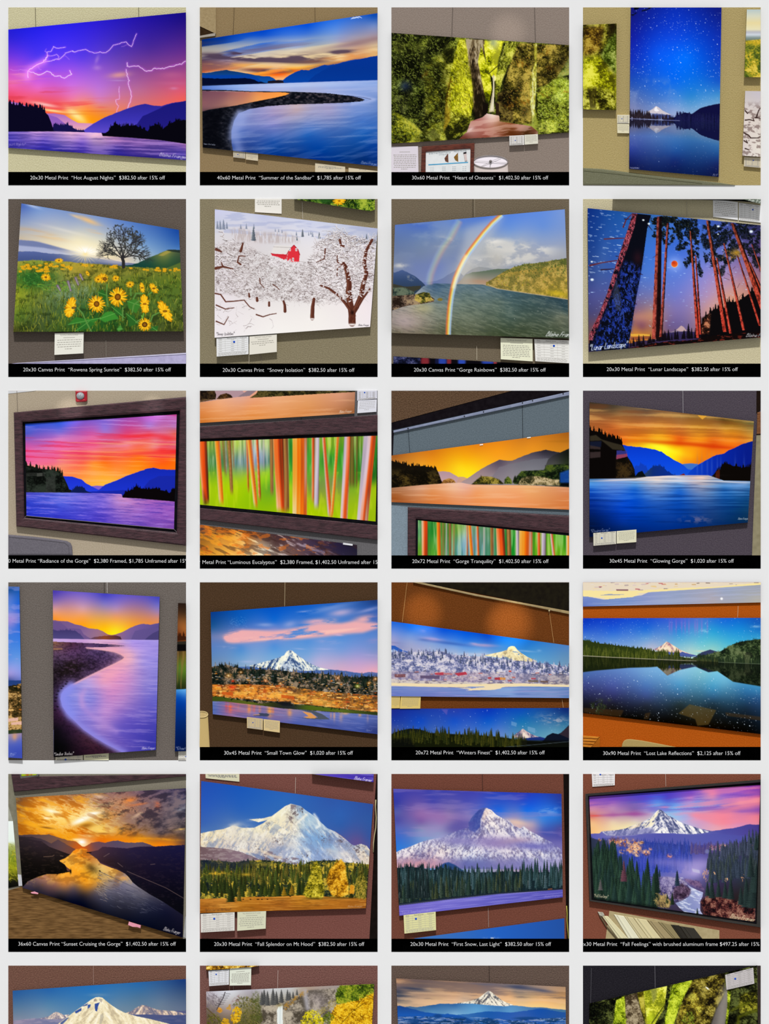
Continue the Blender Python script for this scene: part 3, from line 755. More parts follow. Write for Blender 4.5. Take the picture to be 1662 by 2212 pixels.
    c.b(poly('1368,1155 1375,1050 1432,1040 1432,1135 1400,1145'), '5c2c20')
    c.dabs(poly('1368,1155 1375,1050 1432,1040 1432,1135'), 60, 30, 4, '0,3c1c14 1,905840', 18, 88, 8, .8)
    c.b(ell(1402, 1052, 14, 22), '1c0c0a', .9)
    c.dabs(big * (Y > 420), 300, 18, 10, '0,f8f4f4 1,ece4e8', 19, 0, 40, .95)
    c.b(ell(1400, 1160, 60, 10) + ell(1040, 1110, 40, 8), 'faf4f2')
    c.ink('Blaine Franger', 1455, 1172, 22, .0, '28242c', 2.4, .9, W=95)
    c.ink('"Snowy Isolation"', 180, 1256, 26, -.02, '3a3438', 2.6, .85, W=160)
    return c


def art_rainbow():
    c = Canvas()
    # top edge of a night print below
    c.clip(pts('50,1440 1200,1508 1180,1515 50,1515'))
    moss(1, c, '0,0c0e1c .4,1c2040 .7,3c4068 1,5a5c80', 3, 40)
    c.b(poly('290,1440 1200,1500 1200,1515 300,1515'), '0c0a10')
    for x, w, col in ((335, 40, '8c2c34'), (550, 22, '8c2c34'), (490, 40, '2c48b0'), (665, 36, '3050c0'), (900, 60, '2c48b0'), (965, 16, '9c343c'), (440, 16, '14183c')):
        c.b(ell(x, 1490, w, 60, 0, 3), col, .9)
    c.clip(pts('62,262 1595,122 1635,1285 30,1238'))
    c.b(1, field('80,290,5c78b8 300,260,4a6cc0 600,240,5078d0 900,200,4c78d8 1200,170,5c88e0 1560,150,7898d8 80,400,6078a8 300,380,6c84b0 600,330,7890b8 800,280,6888c8 1100,300,6c94d8 1400,280,6890d8 1590,300,7c98d0 80,520,6c7ca0 300,520,7484a4 500,500,8490a8 700,450,7c8cb0 900,450,b0b4b8 1200,430,a8b0c0 1500,450,98a4c0 80,620,7884a0 250,640,7080b0 450,640,7080b8 600,560,7888b0 800,580,a8acb4 1000,560,c0bcb4 1300,540,a4a8b4 1560,520,a0a4b0 500,720,8090b8 700,650,b0b0b0 900,620,a8aaae 1100,630,98a0b0'))
    n = fbm(150, 80, 5, 5, .6)
    c.b(np.clip(ell(980, 430, 110, 40) + ell(1080, 470, 200, 60) + ell(1330, 500, 170, 40) + ell(1000, 590, 230, 36, 4) + ell(1220, 560, 200, 40, -6) + ell(500, 410, 90, 40) + ell(110, 630, 60, 20) + ell(760, 390, 60, 10, -6) + ell(1150, 465, 70, 14, -20), 0, 1) * sm(.35, .62, n), 'd8d4cc', .8)
    c.b(np.clip(ell(900, 600, 140, 30) + ell(1300, 480, 150, 20) + ell(960, 415, 70, 18), 0, 1) * sm(.4, .65, n), 'f0ece4', .6)
    c.b(sm(.5, .8, fbm(220, 120, 6, 4)) * sm(700, 300, Y) * sm(800, 500, X), '98a8c0', .35)
    c.b(poly('700,300 1000,180 1060,175 800,560 640,800 620,800 640,650', 60), 'e0dcd0', .35)
    # far hills
    c.b(below(ln('30,800 430,770 500,740 580,690 620,670 680,720 700,700 760,660 820,640 860,645 950,660 1100,680 1628,700', 4, 40, 7)) * (Y < 830), cmap((X - 430) / 700, '0,6878a8 .3,8088a0 .5,a0a0a0 1,7c8894'))
    c.b(below(ln('30,690 60,695 130,668 190,695 250,730 300,770 330,800 360,840 1628,1400', 4, 30, 8)), cmap((Y - 660) / 200, '0,4c6090 .5,34486c 1,2c3c50'))
    c.b(poly('150,730 210,712 250,750 240,790 180,770', 10) * sm(.4, .7, fbm(20, 20, 9, 3)), '7c8490', .7)
    c.b(below(ln('30,900 600,810 660,760 700,710 760,690 860,680 980,660 1080,660 1628,700', 3, 20, 10)) * (X > 620) * sm(1628, 500, Y), cmap((Y - 680) / 130, '0,5c6c58 .5,8a8474 1,b8a088'))
    c.b(ell(700, 740, 80, 70), 'c8c4b8', .5)
    c.b(ell(850, 775, 120, 22, 4), 'b88a6c', .6)
    rh = ln('30,1600 840,800 960,740 1050,680 1140,640 1250,615 1350,605 1450,590 1540,575 1628,560', 4, 24, 11)
    m = below(rh) * (X > 880)
    nn = moss(m, c, '0,34401c .3,646428 .55,94803c .8,b89848 1,d4bc68', 12, 18)
    c.b(m, field('900,790,8c7840 1100,700,8c8440 1300,640,6c7038 1600,590,545c34 1000,780,a88c48 1200,740,b09048 1400,700,b89848 1600,680,a89044 1200,820,a08c44 1450,850,b8983c 1600,900,c8a840'), .55)
    c.b(m * below(ln('30,700 1100,690 1628,620')) * ell(1250, 680, 420, 30, -6), 'c89c40', .45)
    c.dabs(m * sm(820, 600, Y), 600, 12, 9, '0,3c4824 .6,5c682c 1,7c8434', 13, 90, 40, .7)
    c.dabs(m * sm(700, 800, Y), 300, 12, 9, '0,6c7828 .5,a09830 1,e0b830', 14, 90, 40, .8)
    c.b(ell(1520, 880, 90, 24, 8), 'd8b828', .8)
    # water
    wl = ln('30,1040 120,1000 250,880 320,815 420,790 600,795 850,800 980,835 1200,870 1450,905 1628,935')
    c.b(below(wl), field('400,810,405c7c 600,820,5c7484 850,820,607884 1050,870,44606c 1300,920,3c5458 1600,960,28404c 300,860,8c98a4 450,900,587080 700,900,607470 1000,950,5a6c64 1400,1000,3c5050 1600,1030,304850 500,1000,7c8880 300,1000,98947c 100,1050,a0948c 700,1050,6c7868 1100,1080,4c6058 1580,1080,787c68 150,1150,a08c88 400,1130,7c7c6c 800,1180,5c6450 1200,1180,44503c 1600,1180,505848 100,1230,6c6450 500,1230,545840 1000,1240,3c4830 1500,1260,3c4834'))
    w = warp(fbm(60, 12, 15, 3, .7), X, Y - .25 * X)
    c.b(below(wl) * sm(.5, .85, w), 'b0b4a0', .2)
    c.b(below(wl) * sm(.5, .15, w), '1c2c2c', .2)
    c.b(below(wl) * ell(150, 1130, 170, 60), 'b8a8a8', .5)
    c.b(ell(330, 1010, 90, 40), 'c8c088', .4)
    c.stroke('900,800 980,836 1200,870 1450,906 1628,936', 7, 'c8b088', .8)
    c.stars(260, below(wl) * (Y > 900), 16, 2.4, 'd0d4c8')
    # left shore
    c.b(poly('30,1035 30,790 160,820 300,810 290,840 240,860 235,890 330,880 380,900 420,930 415,955 300,975 180,990 120,1005 70,1025', 3), '3a3a30')
    moss(poly('30,1035 30,900 120,880 235,890 330,880 380,900 420,930 415,955 300,975 180,990 120,1005 70,1025', 3), c, '0,241a14 .4,54443a .7,7c6450 1,a08868', 17, 40)
    moss(poly('250,890 320,868 375,875 390,920 415,940 300,970 240,940', 4), c, '0,2c3018 .4,6c6828 .7,a08c3c 1,c8ac58', 18, 30)
    moss(poly('30,830 150,825 240,870 230,890 30,905', 8), c, '0,141c20 .5,34443c 1,64705c', 19, 30)
    c.b(disc(470, 935, 24, 14), '7c7034')
    # rainbows
    def bow(q, w, a, cols):
        p = pts(q)
        n_ = len(cols)
        for k, col in enumerate(cols):
            o = (k - (n_ - 1) / 2) * w
            L = []
            for i, (x, y) in enumerate(p):
                x1, y1 = p[max(i - 1, 0)]
                x2, y2 = p[min(i + 1, len(p) - 1)]
                d = math.hypot(x2 - x1, y2 - y1)
                L.append((x - (y2 - y1) / d * o, y + (x2 - x1) / d * o))
            c.stroke(L, w * 1.4, col, a, soft=w * .35)
    bow('1020,178 940,250 860,340 790,430 730,510 680,590 640,670 610,740 590,810 572,900 558,1000 550,1100 545,1180 543,1250', 5.6, .62, ['c0d4f8', '98bcf4', 'c8ecd0', 'fff4a8', 'ffe868', 'ffb030', 'f87c18', 'd87058'])
    c.stroke('700,550 650,650 615,740 592,820', 26, 'fff0c0', .7, soft=6)
    bow('640,235 560,380 500,460 450,550 415,630 385,710 370,790', 12, .22, ['d89890', 'e8c088', 'e8e8a8', 'b8d8b0', 'a8b8e0'])
    c.ink('Blaine Fran', 1420, 1262, 56, .03, 'd8dcd8', 5.5, .95, W=205, lean=.5)
    return c


def art_lunar():
    c = Canvas()
    # corner of the canvas above
    c.clip(pts('1480,28 1640,28 1640,75 1480,40'))
    c.b(1, '6a7468')
    c.ink('ne Fr', 1520, 52, 34, .18, 'e0e4dc', 4, .9, W=110, lean=.5)
    c.clip(pts('75,115 1640,268 1640,1275 85,1405'))
    c.b(1, field('90,140,103080 300,180,1c50a0 620,230,3468b0 850,230,4070c8 1100,250,3860c0 1300,300,4858a8 1600,300,30305c 90,400,183c88 250,500,2850a0 600,450,3870d0 900,450,3c68d0 1150,500,5878d0 1600,500,604c88 100,700,304888 600,700,4c78d0 900,700,5c7cd8 1150,700,9088d0 1400,700,a080a8 120,900,4c5090 550,880,6870b0 850,900,7078c8 1150,900,b090b8 1400,880,d09888 130,1050,4a4878 560,1000,846c88 850,1050,8070a8 1150,1030,c89490 1350,960,d89878 560,1090,a87070 650,1080,c08868 560,1180,7c4860 800,1180,6c5888 950,1190,706090 520,1240,d08838 620,1250,c07c38 520,1310,c87024'))
    c.b(ell(560, 1090, 140, 40), 'c88c70', .5)
    c.b(poly('460,1245 560,1243 640,1250 640,1262 460,1262', 6), 'f0b840', .9)
    c.b(poly('460,1275 560,1265 640,1262 640,1290 460,1300', 3), '8a4830', .8)
    c.stars(420, (Y < 1180) * 1., 5, 3.2, 'b8d4ff', 3, 0)
    c.stars(160, (X < 420) * (Y < 700) * 1., 6, 4, 'd8ecff', 6, 1)
    # moon
    c.b(ell(855, 618, 62, 62), 'a8c0ff', .7)
    c.b(disc(855, 617, 30), 'ffc060')
    c.b(disc(854, 614, 28), 'e86020')
    c.b(ell(848, 606, 22, 16, 20) * disc(854, 614, 28), 'c02c14', .8)
    # mount
    c.b(poly('780,1245 860,1210 890,1190 915,1168 940,1180 960,1205 1000,1245', 2), '8c7890')
    c.b(poly('870,1210 895,1185 915,1169 935,1180 950,1200 960,1215 930,1225', 3), 'c8a8a8', .9)
    c.b(below(ln('450,1330 520,1310 700,1290 750,1240 800,1232 960,1220 1100,1230', 4, 20, 7)), '2c2450', .9)
    rng = np.random.default_rng(5)
    c.forest(60, 450, 1130, ln('450,1360 560,1345 700,1310 900,1290 1130,1280'), 30, 100, [('0a080c', '1c1420')], 8, .2)
    c.tree(980, 1280, 130, ('0a080c', '18121c'), rng, .2)
    c.tree(535, 1350, 100, ('0a080c', '18121c'), rng, .2)
    # right forest
    fl = spikes(ln('1080,1260 1110,1100 1180,1040 1210,1020 1300,1020 1345,950 1380,960 1440,940 1500,900 1560,860 1640,840', 8, 24, 9), 40, 60, 1100, 1640, 10, .16)
    c.b(below(fl) * (X > 1095), '0c0a0c')
    moss(poly('1100,1100 1180,1060 1170,1240 1100,1250', 10), c, '0,0c0a08 .5,3c1c14 .8,8c4c34 1,c07c58', 11, 30)
    c.b(below(ln('80,1420 450,1370 640,1330 800,1310 1000,1300 1200,1260 1640,1220', 8, 24, 12)), '100a0a')
    c.b(below(ln('80,1420 450,1370 640,1330 800,1310 1000,1300 1200,1260 1640,1220')) * sm(.6, .75, fbm(40, 16, 13, 4, .7)), '8c2c20', .7)
    # foliage masses
    fr = '0,040608 .5,0c1216 .8,1c2420 1,3c4434'
    for q, s in (('640,215 760,190 880,200 870,300 850,380 830,440 760,440 740,360 660,380 690,300', 21), ('860,230 1060,210 1060,300 1100,360 1070,440 1070,560 1080,600 1110,700 1080,740 1060,640 1000,600 960,660 930,580 990,540 930,500 860,490 900,420 870,340', 22), ('1110,270 1170,240 1420,240 1640,270 1640,700 1580,640 1500,480 1420,540 1380,600 1310,640 1300,720 1250,700 1190,660 1130,610 1120,480 1090,400', 23)):
        f = poly(q, 14) * sm(.38, .5, fbm(46, 40, s, 4, .7))
        c.dabs(f, 1500, 20, 9, fr, s + 10, 30, 50, .95, .4)
        c.b(f * .8, '0a0e12', .8)
        c.dabs(f, 700, 16, 6, fr, s + 20, 30, 50, .9, .4)
    c.b(ell(1410, 515, 40, 30), 'e8b030', .7)
    c.dabs(ell(1380, 540, 90, 40), 80, 18, 6, '0,8c6424 1,d8a840', 44, 30, 50, .8)
    # trunks: x top, y top, x bottom, y bottom, width top, width bottom
    bark = fbm(14, 22, 31, 3, .8)
    for x1, y1, x2, y2, w1, w2, dark in ((720, 190, 690, 1290, 44, 80, .55), (795, 250, 732, 1270, 20, 28, .3), (998, 320, 1068, 1280, 14, 36, .35), (1045, 540, 1090, 1250, 12, 26, .35), (1150, 225, 1312, 1225, 24, 44, .3), (1235, 560, 1362, 1240, 14, 30, .35), (1300, 430, 1480, 1210, 14, 32, .3), (1420, 540, 1625, 1170, 12, 28, .35), (1375, 250, 1660, 1020, 30, 70, .3), (1530, 600, 1660, 900, 14, 28, .4), (1550, 440, 1650, 720, 10, 20, .4)):
        d = [(x1 - w1 / 2, y1), (x1 + w1 / 2, y1), (x2 + w2 / 2, y2), (x2 - w2 / 2, y2)]
        # taper bends: tops lean as in the picture
        m = poly(d)
        u = (X - (x1 + (x2 - x1) * (Y - y1) / (y2 - y1))) / (w1 + (w2 - w1) * (Y - y1) / (y2 - y1)) + .5
        top = cmap(np.clip((Y - 200) / 900, 0, 1), '0,7a3828 .4,b04830 1,c83c2c') if x1 > 900 else cmap(np.clip((Y - 200) / 900, 0, 1), '0,6c3030 .4,9a4034 1,a84438')
        c.b(m, top)
        c.b(m * sm(.5, .8, bark), '3c1410', .65)
        c.b(m * sm(.5, .2, bark), 'e88068', .4)
        c.b(m * sm(1 - dark - .12, 1 - dark + .1, u), '0a0608', .9)
    # the big leaning trunk
    big = poly('480,160 645,178 610,300 580,520 550,720 515,900 480,1120 450,1310 440,1385 90,1400 90,1260 180,1060 250,880 310,680 380,470 440,290', 2)
    c.b(big, '0a0c16')
    edge = poly('480,160 520,165 490,300 430,480 350,700 280,900 200,1100 120,1300 88,1300 90,1240 180,1060 250,880 310,680 380,470 440,290', 8)
    c.b(edge * sm(.35, .6, fbm(16, 20, 33, 3, .8)), '9c3844', .9)
    c.b(edge * sm(.55, .75, fbm(12, 16, 34, 3, .8)), 'd87080', .8)
    blue = poly('400,600 560,640 500,960 450,1280 430,1370 110,1390 200,1150 300,900', 40)
    c.b(blue * sm(.45, .7, fbm(24, 36, 35, 4, .8)), '2038a0', .9)
    c.b(blue * sm(.62, .78, fbm(16, 24, 36, 3, .8)), '3c5cd0', .7)
    c.b(poly('330,740 370,900 375,1040 330,1030 300,900', 10), '4c5468', .45)
    c.b(ell(525, 560, 40, 60), '3c1820', .5)
    for q, w in (('225,392 340,386 410,384', 13), ('95,630 200,605 335,585', 16), ('195,668 310,660', 12), ('395,285 420,220 475,165', 14), ('405,212 470,215', 9), ('620,270 655,315', 8), ('330,545 360,550', 8), ('500,970 515,975', 8), ('545,705 570,712', 8)):
        c.stroke(q, w, '2c1420' if w < 13 else '5c2834', 1, w2=w * .5)
    for x, y, r in ((115, 757, 12), (112, 596, 8), (575, 222, 8), (625, 255, 9), (1248, 278, 10), (1543, 325, 13), (1246, 348, 6)):
        c.b(ell(x, y, r * 1.3, r, 0, 2), 'f0fcff', 1)
    c.b(ell(210, 560, 60, 260, 8), '88b8e8', .12)
    for q in ('1420,830 1440,790', '1430,920 1470,880', '1380,660 1400,640', '1330,700 1360,720', '1350,760 1300,740', '660,560 700,530'):
        c.stroke(q, 3, '3c1c20', .8)
    c.ink('"Lunar Landscape"', 92, 1392, 52, -.1, 'd0dcf0', 5, .95, W=335, lean=.3)
    c.ink('Blaine Fr', 1497, 1270, 42, -.02, 'd8d8dc', 3.6, .9, W=140, lean=.4)
    return c


def art_radiance():
    c = Canvas()
    c.clip(pts('180,328 1548,243 1524,1278 192,1158'))
    c.b(1, field('190,340,2450d0 500,330,3858d8 900,300,8060d0 1300,270,b058b8 1530,260,c84890 190,420,4c58c8 500,400,7068d8 900,380,9478dc 1300,360,a880d8 1530,350,b078c8 190,480,a060b8 500,450,c878c8 800,440,e05898 1100,440,e84068 1300,420,f03848 1530,430,f05020 190,550,e050a0 500,530,f05898 800,540,f05078 1100,520,f08898 1350,510,e8a0a8 1530,500,d890a8 190,600,e85898 500,600,f070a8 800,590,ff8070 1100,580,ff6848 1400,570,f83838 1530,580,f02828 190,660,e858a0 450,660,f06890 700,650,f85050 900,660,ff6810 1200,640,ff7808 1530,630,ff7008 200,700,f078a0 500,710,f89070 800,700,ff9828 1200,700,ff8818 1500,700,ff6c10 550,790,ff8850 800,780,ffa050 1000,770,ff9840 800,850,ffb030 950,840,ffb838'))
    n = slant(fbm(700, 26, 3, 3), -.03)
    n2 = slant(fbm(500, 18, 4, 3), .04)
    c.b(sm(.55, .75, n) * sm(720, 480, Y), 'f0a0d0', .3)
    c.b(sm(.5, .72, n2) * band(ln('0,420 1600,400'), ln('0,690 1600,640'), 30), 'e82850', .5)
    c.b(sm(.55, .75, slant(fbm(600, 20, 5, 3), .02)) * (Y > 480), 'ffc078', .35)
    c.b(sm(.6, .75, n2) * sm(420, 330, Y), 'd8a8f0', .4)
    c.b(ell(1200, 440, 160, 18, -2) + ell(1450, 455, 120, 30, 6) + ell(1350, 590, 330, 22, -2), 'f42830', .7)
    c.b(ell(700, 640, 260, 20, 2), 'e83050', .5)
    c.b(below(ln('180,1000 500,940 780,890 830,885 900,890 1600,960')), '8060d0')
    c.b(below(ln('180,950 400,900 530,800 600,803 690,830 740,870 800,900 850,925 900,960 1600,960', 3, 30, 5)), cmap((Y - 800) / 150, '0,1c30d0 1,2440e0'))
    c.b(below(ln('180,960 815,945 900,880 1000,840 1100,795 1200,760 1290,730 1340,724 1400,738 1500,745 1548,740', 4, 30, 6)), cmap((Y - 720) / 230, '0,1428b0 1,1c34d0'))
    c.b(below(ln('180,960 1230,920 1300,840 1380,800 1548,795', 4, 30, 7)), '1828a8')
    c.b(below(spikes(ln('180,700 260,715 330,745 420,740 500,765 530,810 560,870 580,920 620,935 640,955 1600,1100', 6, 24, 8), 40, 50, 190, 520, 9)), '14180f')
    moss(poly('190,720 440,745 520,790 575,940 200,945', 8), c, '0,0a0c0a .5,1c221c 1,2c342c', 9, 40)
    c.b(poly('195,770 360,770 360,800 200,800 200,945 455,945 455,770 430,770 430,800 370,815 370,945 195,945'), '3a3c38', .5)
    c.b(poly('290,775 340,770 338,800 290,803'), '50524c', .7)
    c.b(below(spikes(ln('580,960 600,930 650,895 700,895 730,930 760,945 1600,1200 '), 20, 20, 590, 740, 10)) * (X > 580) * (X < 830), '101c50')
    wl = ln('180,945 600,948 900,955 1050,962 1060,992 1200,1000 1548,1030')
    c.b(below(spikes(ln('180,1200 1045,990 1080,950 1110,930 1150,920 1180,885 1220,915 1300,915 1350,910 1420,930 1480,950 1548,890', 8, 20, 11), 36, 30, 1080, 1548, 12)) * (X > 1040), '0a0608')
    c.b(below(wl), field('200,960,5858d0 500,960,6c78e0 900,970,8c70d8 1040,985,d898c8 1300,1020,b068b8 1520,1040,9858b8 200,1040,3048d8 500,1040,5060e0 900,1040,8068d8 1300,1080,9c60c8 1520,1120,a05cc0 200,1130,2434c8 500,1150,3c40d0 900,1150,6048c8 1300,1200,8050b8 1520,1250,8048a8'))
    w = slant(fbm(170, 12, 13, 4, .65), .05)
    c.b(below(wl) * sm(.5, .85, w), 'c098f0', .4)
    c.b(below(wl) * sm(.5, .15, w), '2020a0', .35)
    return c


def trunk(c, xt, yt, xb, yb, wt, wb, ramp, seed, a=1.0, fade=90):
    """smooth bark trunk streaked lengthwise; ramp runs across the trunk"""
    t = np.clip((Y - yt) / (yb - yt), 0, 1)
    w = wt + (wb - wt) * t
    u = (X - (xt + (xb - xt) * t)) / w + .5
    m = np.clip(u * w * K + .5, 0, 1) * np.clip((1 - u) * w * K + .5, 0, 1) * (Y < yb) * sm(yb, yb - fade, Y) * (Y > yt - 40)
    g = np.random.default_rng(seed).random(64).astype(np.float32)
    s = np.interp(np.clip(u, 0, 1) * 14 + seed % 7 + .6 * np.sin(Y / 260 + seed), np.arange(64), g)
    v = np.clip(u * .8 + (s - .5) * .4 + .1 + .1 * np.sin(Y / 190 + seed * 2), 0, 1)
    c.b(blur(m, 7, 0), blur(cmap(v, ramp), 10, 0), a)


WARM = '0,c8a890 .15,f0c8a0 .3,e87830 .5,f05818 .65,d83c10 .8,8c3418 1,4c1c10'
GOLD = '0,c8c0b8 .12,f0d8a0 .3,e8a838 .5,f08010 .7,e86010 .85,b04818 1,c8a090'
PALE = '0,806858 .2,d8c8b8 .45,d0c8d8 .7,a898b0 .9,806878 1,584038'
BROWN = '0,604020 .25,c89850 .5,986030 .75,603818 1,b09070'
SPLIT = '0,b0a0b0 .25,d8c8d8 .4,e8a890 .55,f06020 .75,d84810 .9,904028 1,d0a890'


def eucalyptus(c, L):
    for q in L:
        trunk(c, *q)


def art_eucalyptus():
    c = Canvas()
    c.clip(pts('33,20 1430,20 1424,238 33,326'))
    c.b(1, field('60,60,d89878 400,80,e0a898 500,90,e8a080 200,150,f0a878 700,130,eca878 1300,80,d89878 60,230,e08848 500,200,ec9858 1000,170,e0985c 1400,130,b07858 60,300,d07830 500,270,e08840 1000,230,d8884c 1400,220,9c6038'))
    c.b(poly('33,20 400,20 440,60 370,90 33,138'), 'b09098')
    c.b(poly('370,90 480,20 560,20 480,80'), '8c7880')
    moss(poly('33,20 160,20 180,70 175,110 33,138'), c, '0,140e0c .5,2c2014 1,4c3820', 5, 40)
    moss(poly('180,110 215,70 270,55 310,70 330,95 215,110'), c, '0,2c1c10 .5,5c3c20 1,7c5430', 6, 30)
    moss(poly('480,98 540,60 560,20 1430,20 1430,45 1200,56 800,80'), c, '0,14100a .5,2c2a14 1,5c5028', 7, 36)
    c.b(sm(.5, .8, slant(fbm(300, 14, 8), -.05)) * (Y > 110), 'f8c090', .3)
    c.ink('Blaine Franger', 1285, 232, 30, -.06, 'f0e0d0', 2.6, .9, W=110)
    # grove
    c.clip(pts('33,488 1630,435 1612,1210 33,1058'))
    c.b(1, field('60,520,a8b838 150,560,6c9c40 250,540,9cb050 350,520,a8c840 430,600,9cb090 520,560,a8b8c8 620,520,c8d890 700,560,88b060 850,520,208828 1050,520,6cb030 1200,520,a8c820 1300,560,48a020 1450,520,6c8c20 1600,520,30882c 60,700,4c8c50 200,680,3c7c44 350,680,6890a0 500,700,7890b8 620,680,6888a0 850,650,28902c 1050,650,48a838 1200,640,309428 1320,650,38a028 1580,700,1c6c20 60,780,68a030 250,780,90c020 500,790,a8cc10 650,760,98d028 850,800,58b820 1050,800,68a830 1200,760,68b030 1320,800,4c9c28 1580,820,206420 60,900,a8c810 300,900,b0d008 600,850,90c81c 640,900,5ca02c 850,950,a8c80c 1050,880,6c8848 1250,850,7c8850 1400,900,78a828 1600,900,a0c010 100,1020,9cc010 400,1040,98c408 700,1080,90bc0c 1050,1060,a8c808 1250,1100,9cc00c 1590,1150,98b80c'))
    n = fbm(16, 260, 3, 3)
    c.b(sm(.55, .8, n) * sm(820, 640, Y), 'e0e8c0', .35)
    c.b(sm(.5, .2, n) * sm(820, 640, Y), '2c5c30', .35)
    c.b(sm(.55, .85, fbm(30, 160, 4, 3)) * (Y > 760), 'd0e028', .3)
    eucalyptus(c, [
        (240, 500, 270, 830, 20, 24, BROWN, 5, .6), (265, 490, 275, 800, 12, 12, PALE, 6, .8), (330, 500, 340, 780, 16, 14, BROWN, 7, .6), (605, 480, 608, 780, 16, 14, PALE, 8, .5),
        (50, 490, 92, 1075, 90, 54, WARM, 11), (190, 488, 228, 1080, 48, 40, GOLD, 12), (295, 486, 322, 990, 34, 26, BROWN, 13), (455, 480, 470, 970, 20, 16, WARM, 14, .8), (478, 480, 540, 1110, 44, 36, GOLD, 15), (546, 476, 572, 1040, 24, 24, WARM, 16), (675, 470, 682, 1000, 32, 30, BROWN, 17),
        (740, 465, 770, 1150, 100, 90, WARM, 18), (805, 465, 815, 1150, 44, 46, BROWN, 19), (930, 460, 930, 1180, 130, 130, GOLD, 21, 1, 30), (1050, 460, 1048, 1060, 26, 22, WARM, 22), (1085, 458, 1078, 1120, 44, 44, PALE, 23), (1145, 456, 1205, 1200, 28, 40, SPLIT, 24), (1272, 450, 1212, 1200, 26, 26, GOLD, 25), (1360, 447, 1325, 1220, 60, 66, SPLIT, 26, 1, 30),
        (1400, 446, 1400, 930, 30, 46, '0,3c2c14 .5,8c7830 1,4c3c18', 27, .9), (1445, 444, 1440, 930, 14, 16, '0,3c2c14 .5,8c7830 1,4c3c18', 28, .9), (1560, 440, 1490, 1230, 110, 100, SPLIT, 29, 1, 20)])
    c.b(poly('60,900 100,1050 70,1060', 20), '1c0c08', .6)
    # stormy print underneath
    c.clip(pts('33,1230 1450,1416 1450,1515 33,1515'))
    c.b(1, field('60,1260,503838 300,1290,b06820 600,1320,5c4038 900,1360,584048 1200,1400,30243c 1420,1430,201c30 60,1350,8c5c28 250,1370,d89038 450,1380,c07028 700,1420,58403c 1000,1440,48384c 1300,1470,28223c 60,1480,c88020 250,1480,e8a840 600,1490,f8f0d0 900,1500,6c4c48 1200,1500,382c3c'))
    n = rot(fbm(160, 34, 6, 5, .65), 24)
    c.b(sm(.52, .66, n), field('60,1300,e08820 300,1380,ffb030 600,1450,fff8e0 800,1390,c8b0b0 1100,1440,8c7c94 1400,1470,38304c'), .75)
    c.b(sm(.45, .3, rot(fbm(120, 26, 7, 4), 24)), '3c2420', .5)
    c.b(sm(.6, .7, fbm(60, 24, 8, 4)) * sm(1300, 900, X), 'f07820', .5)
    return c


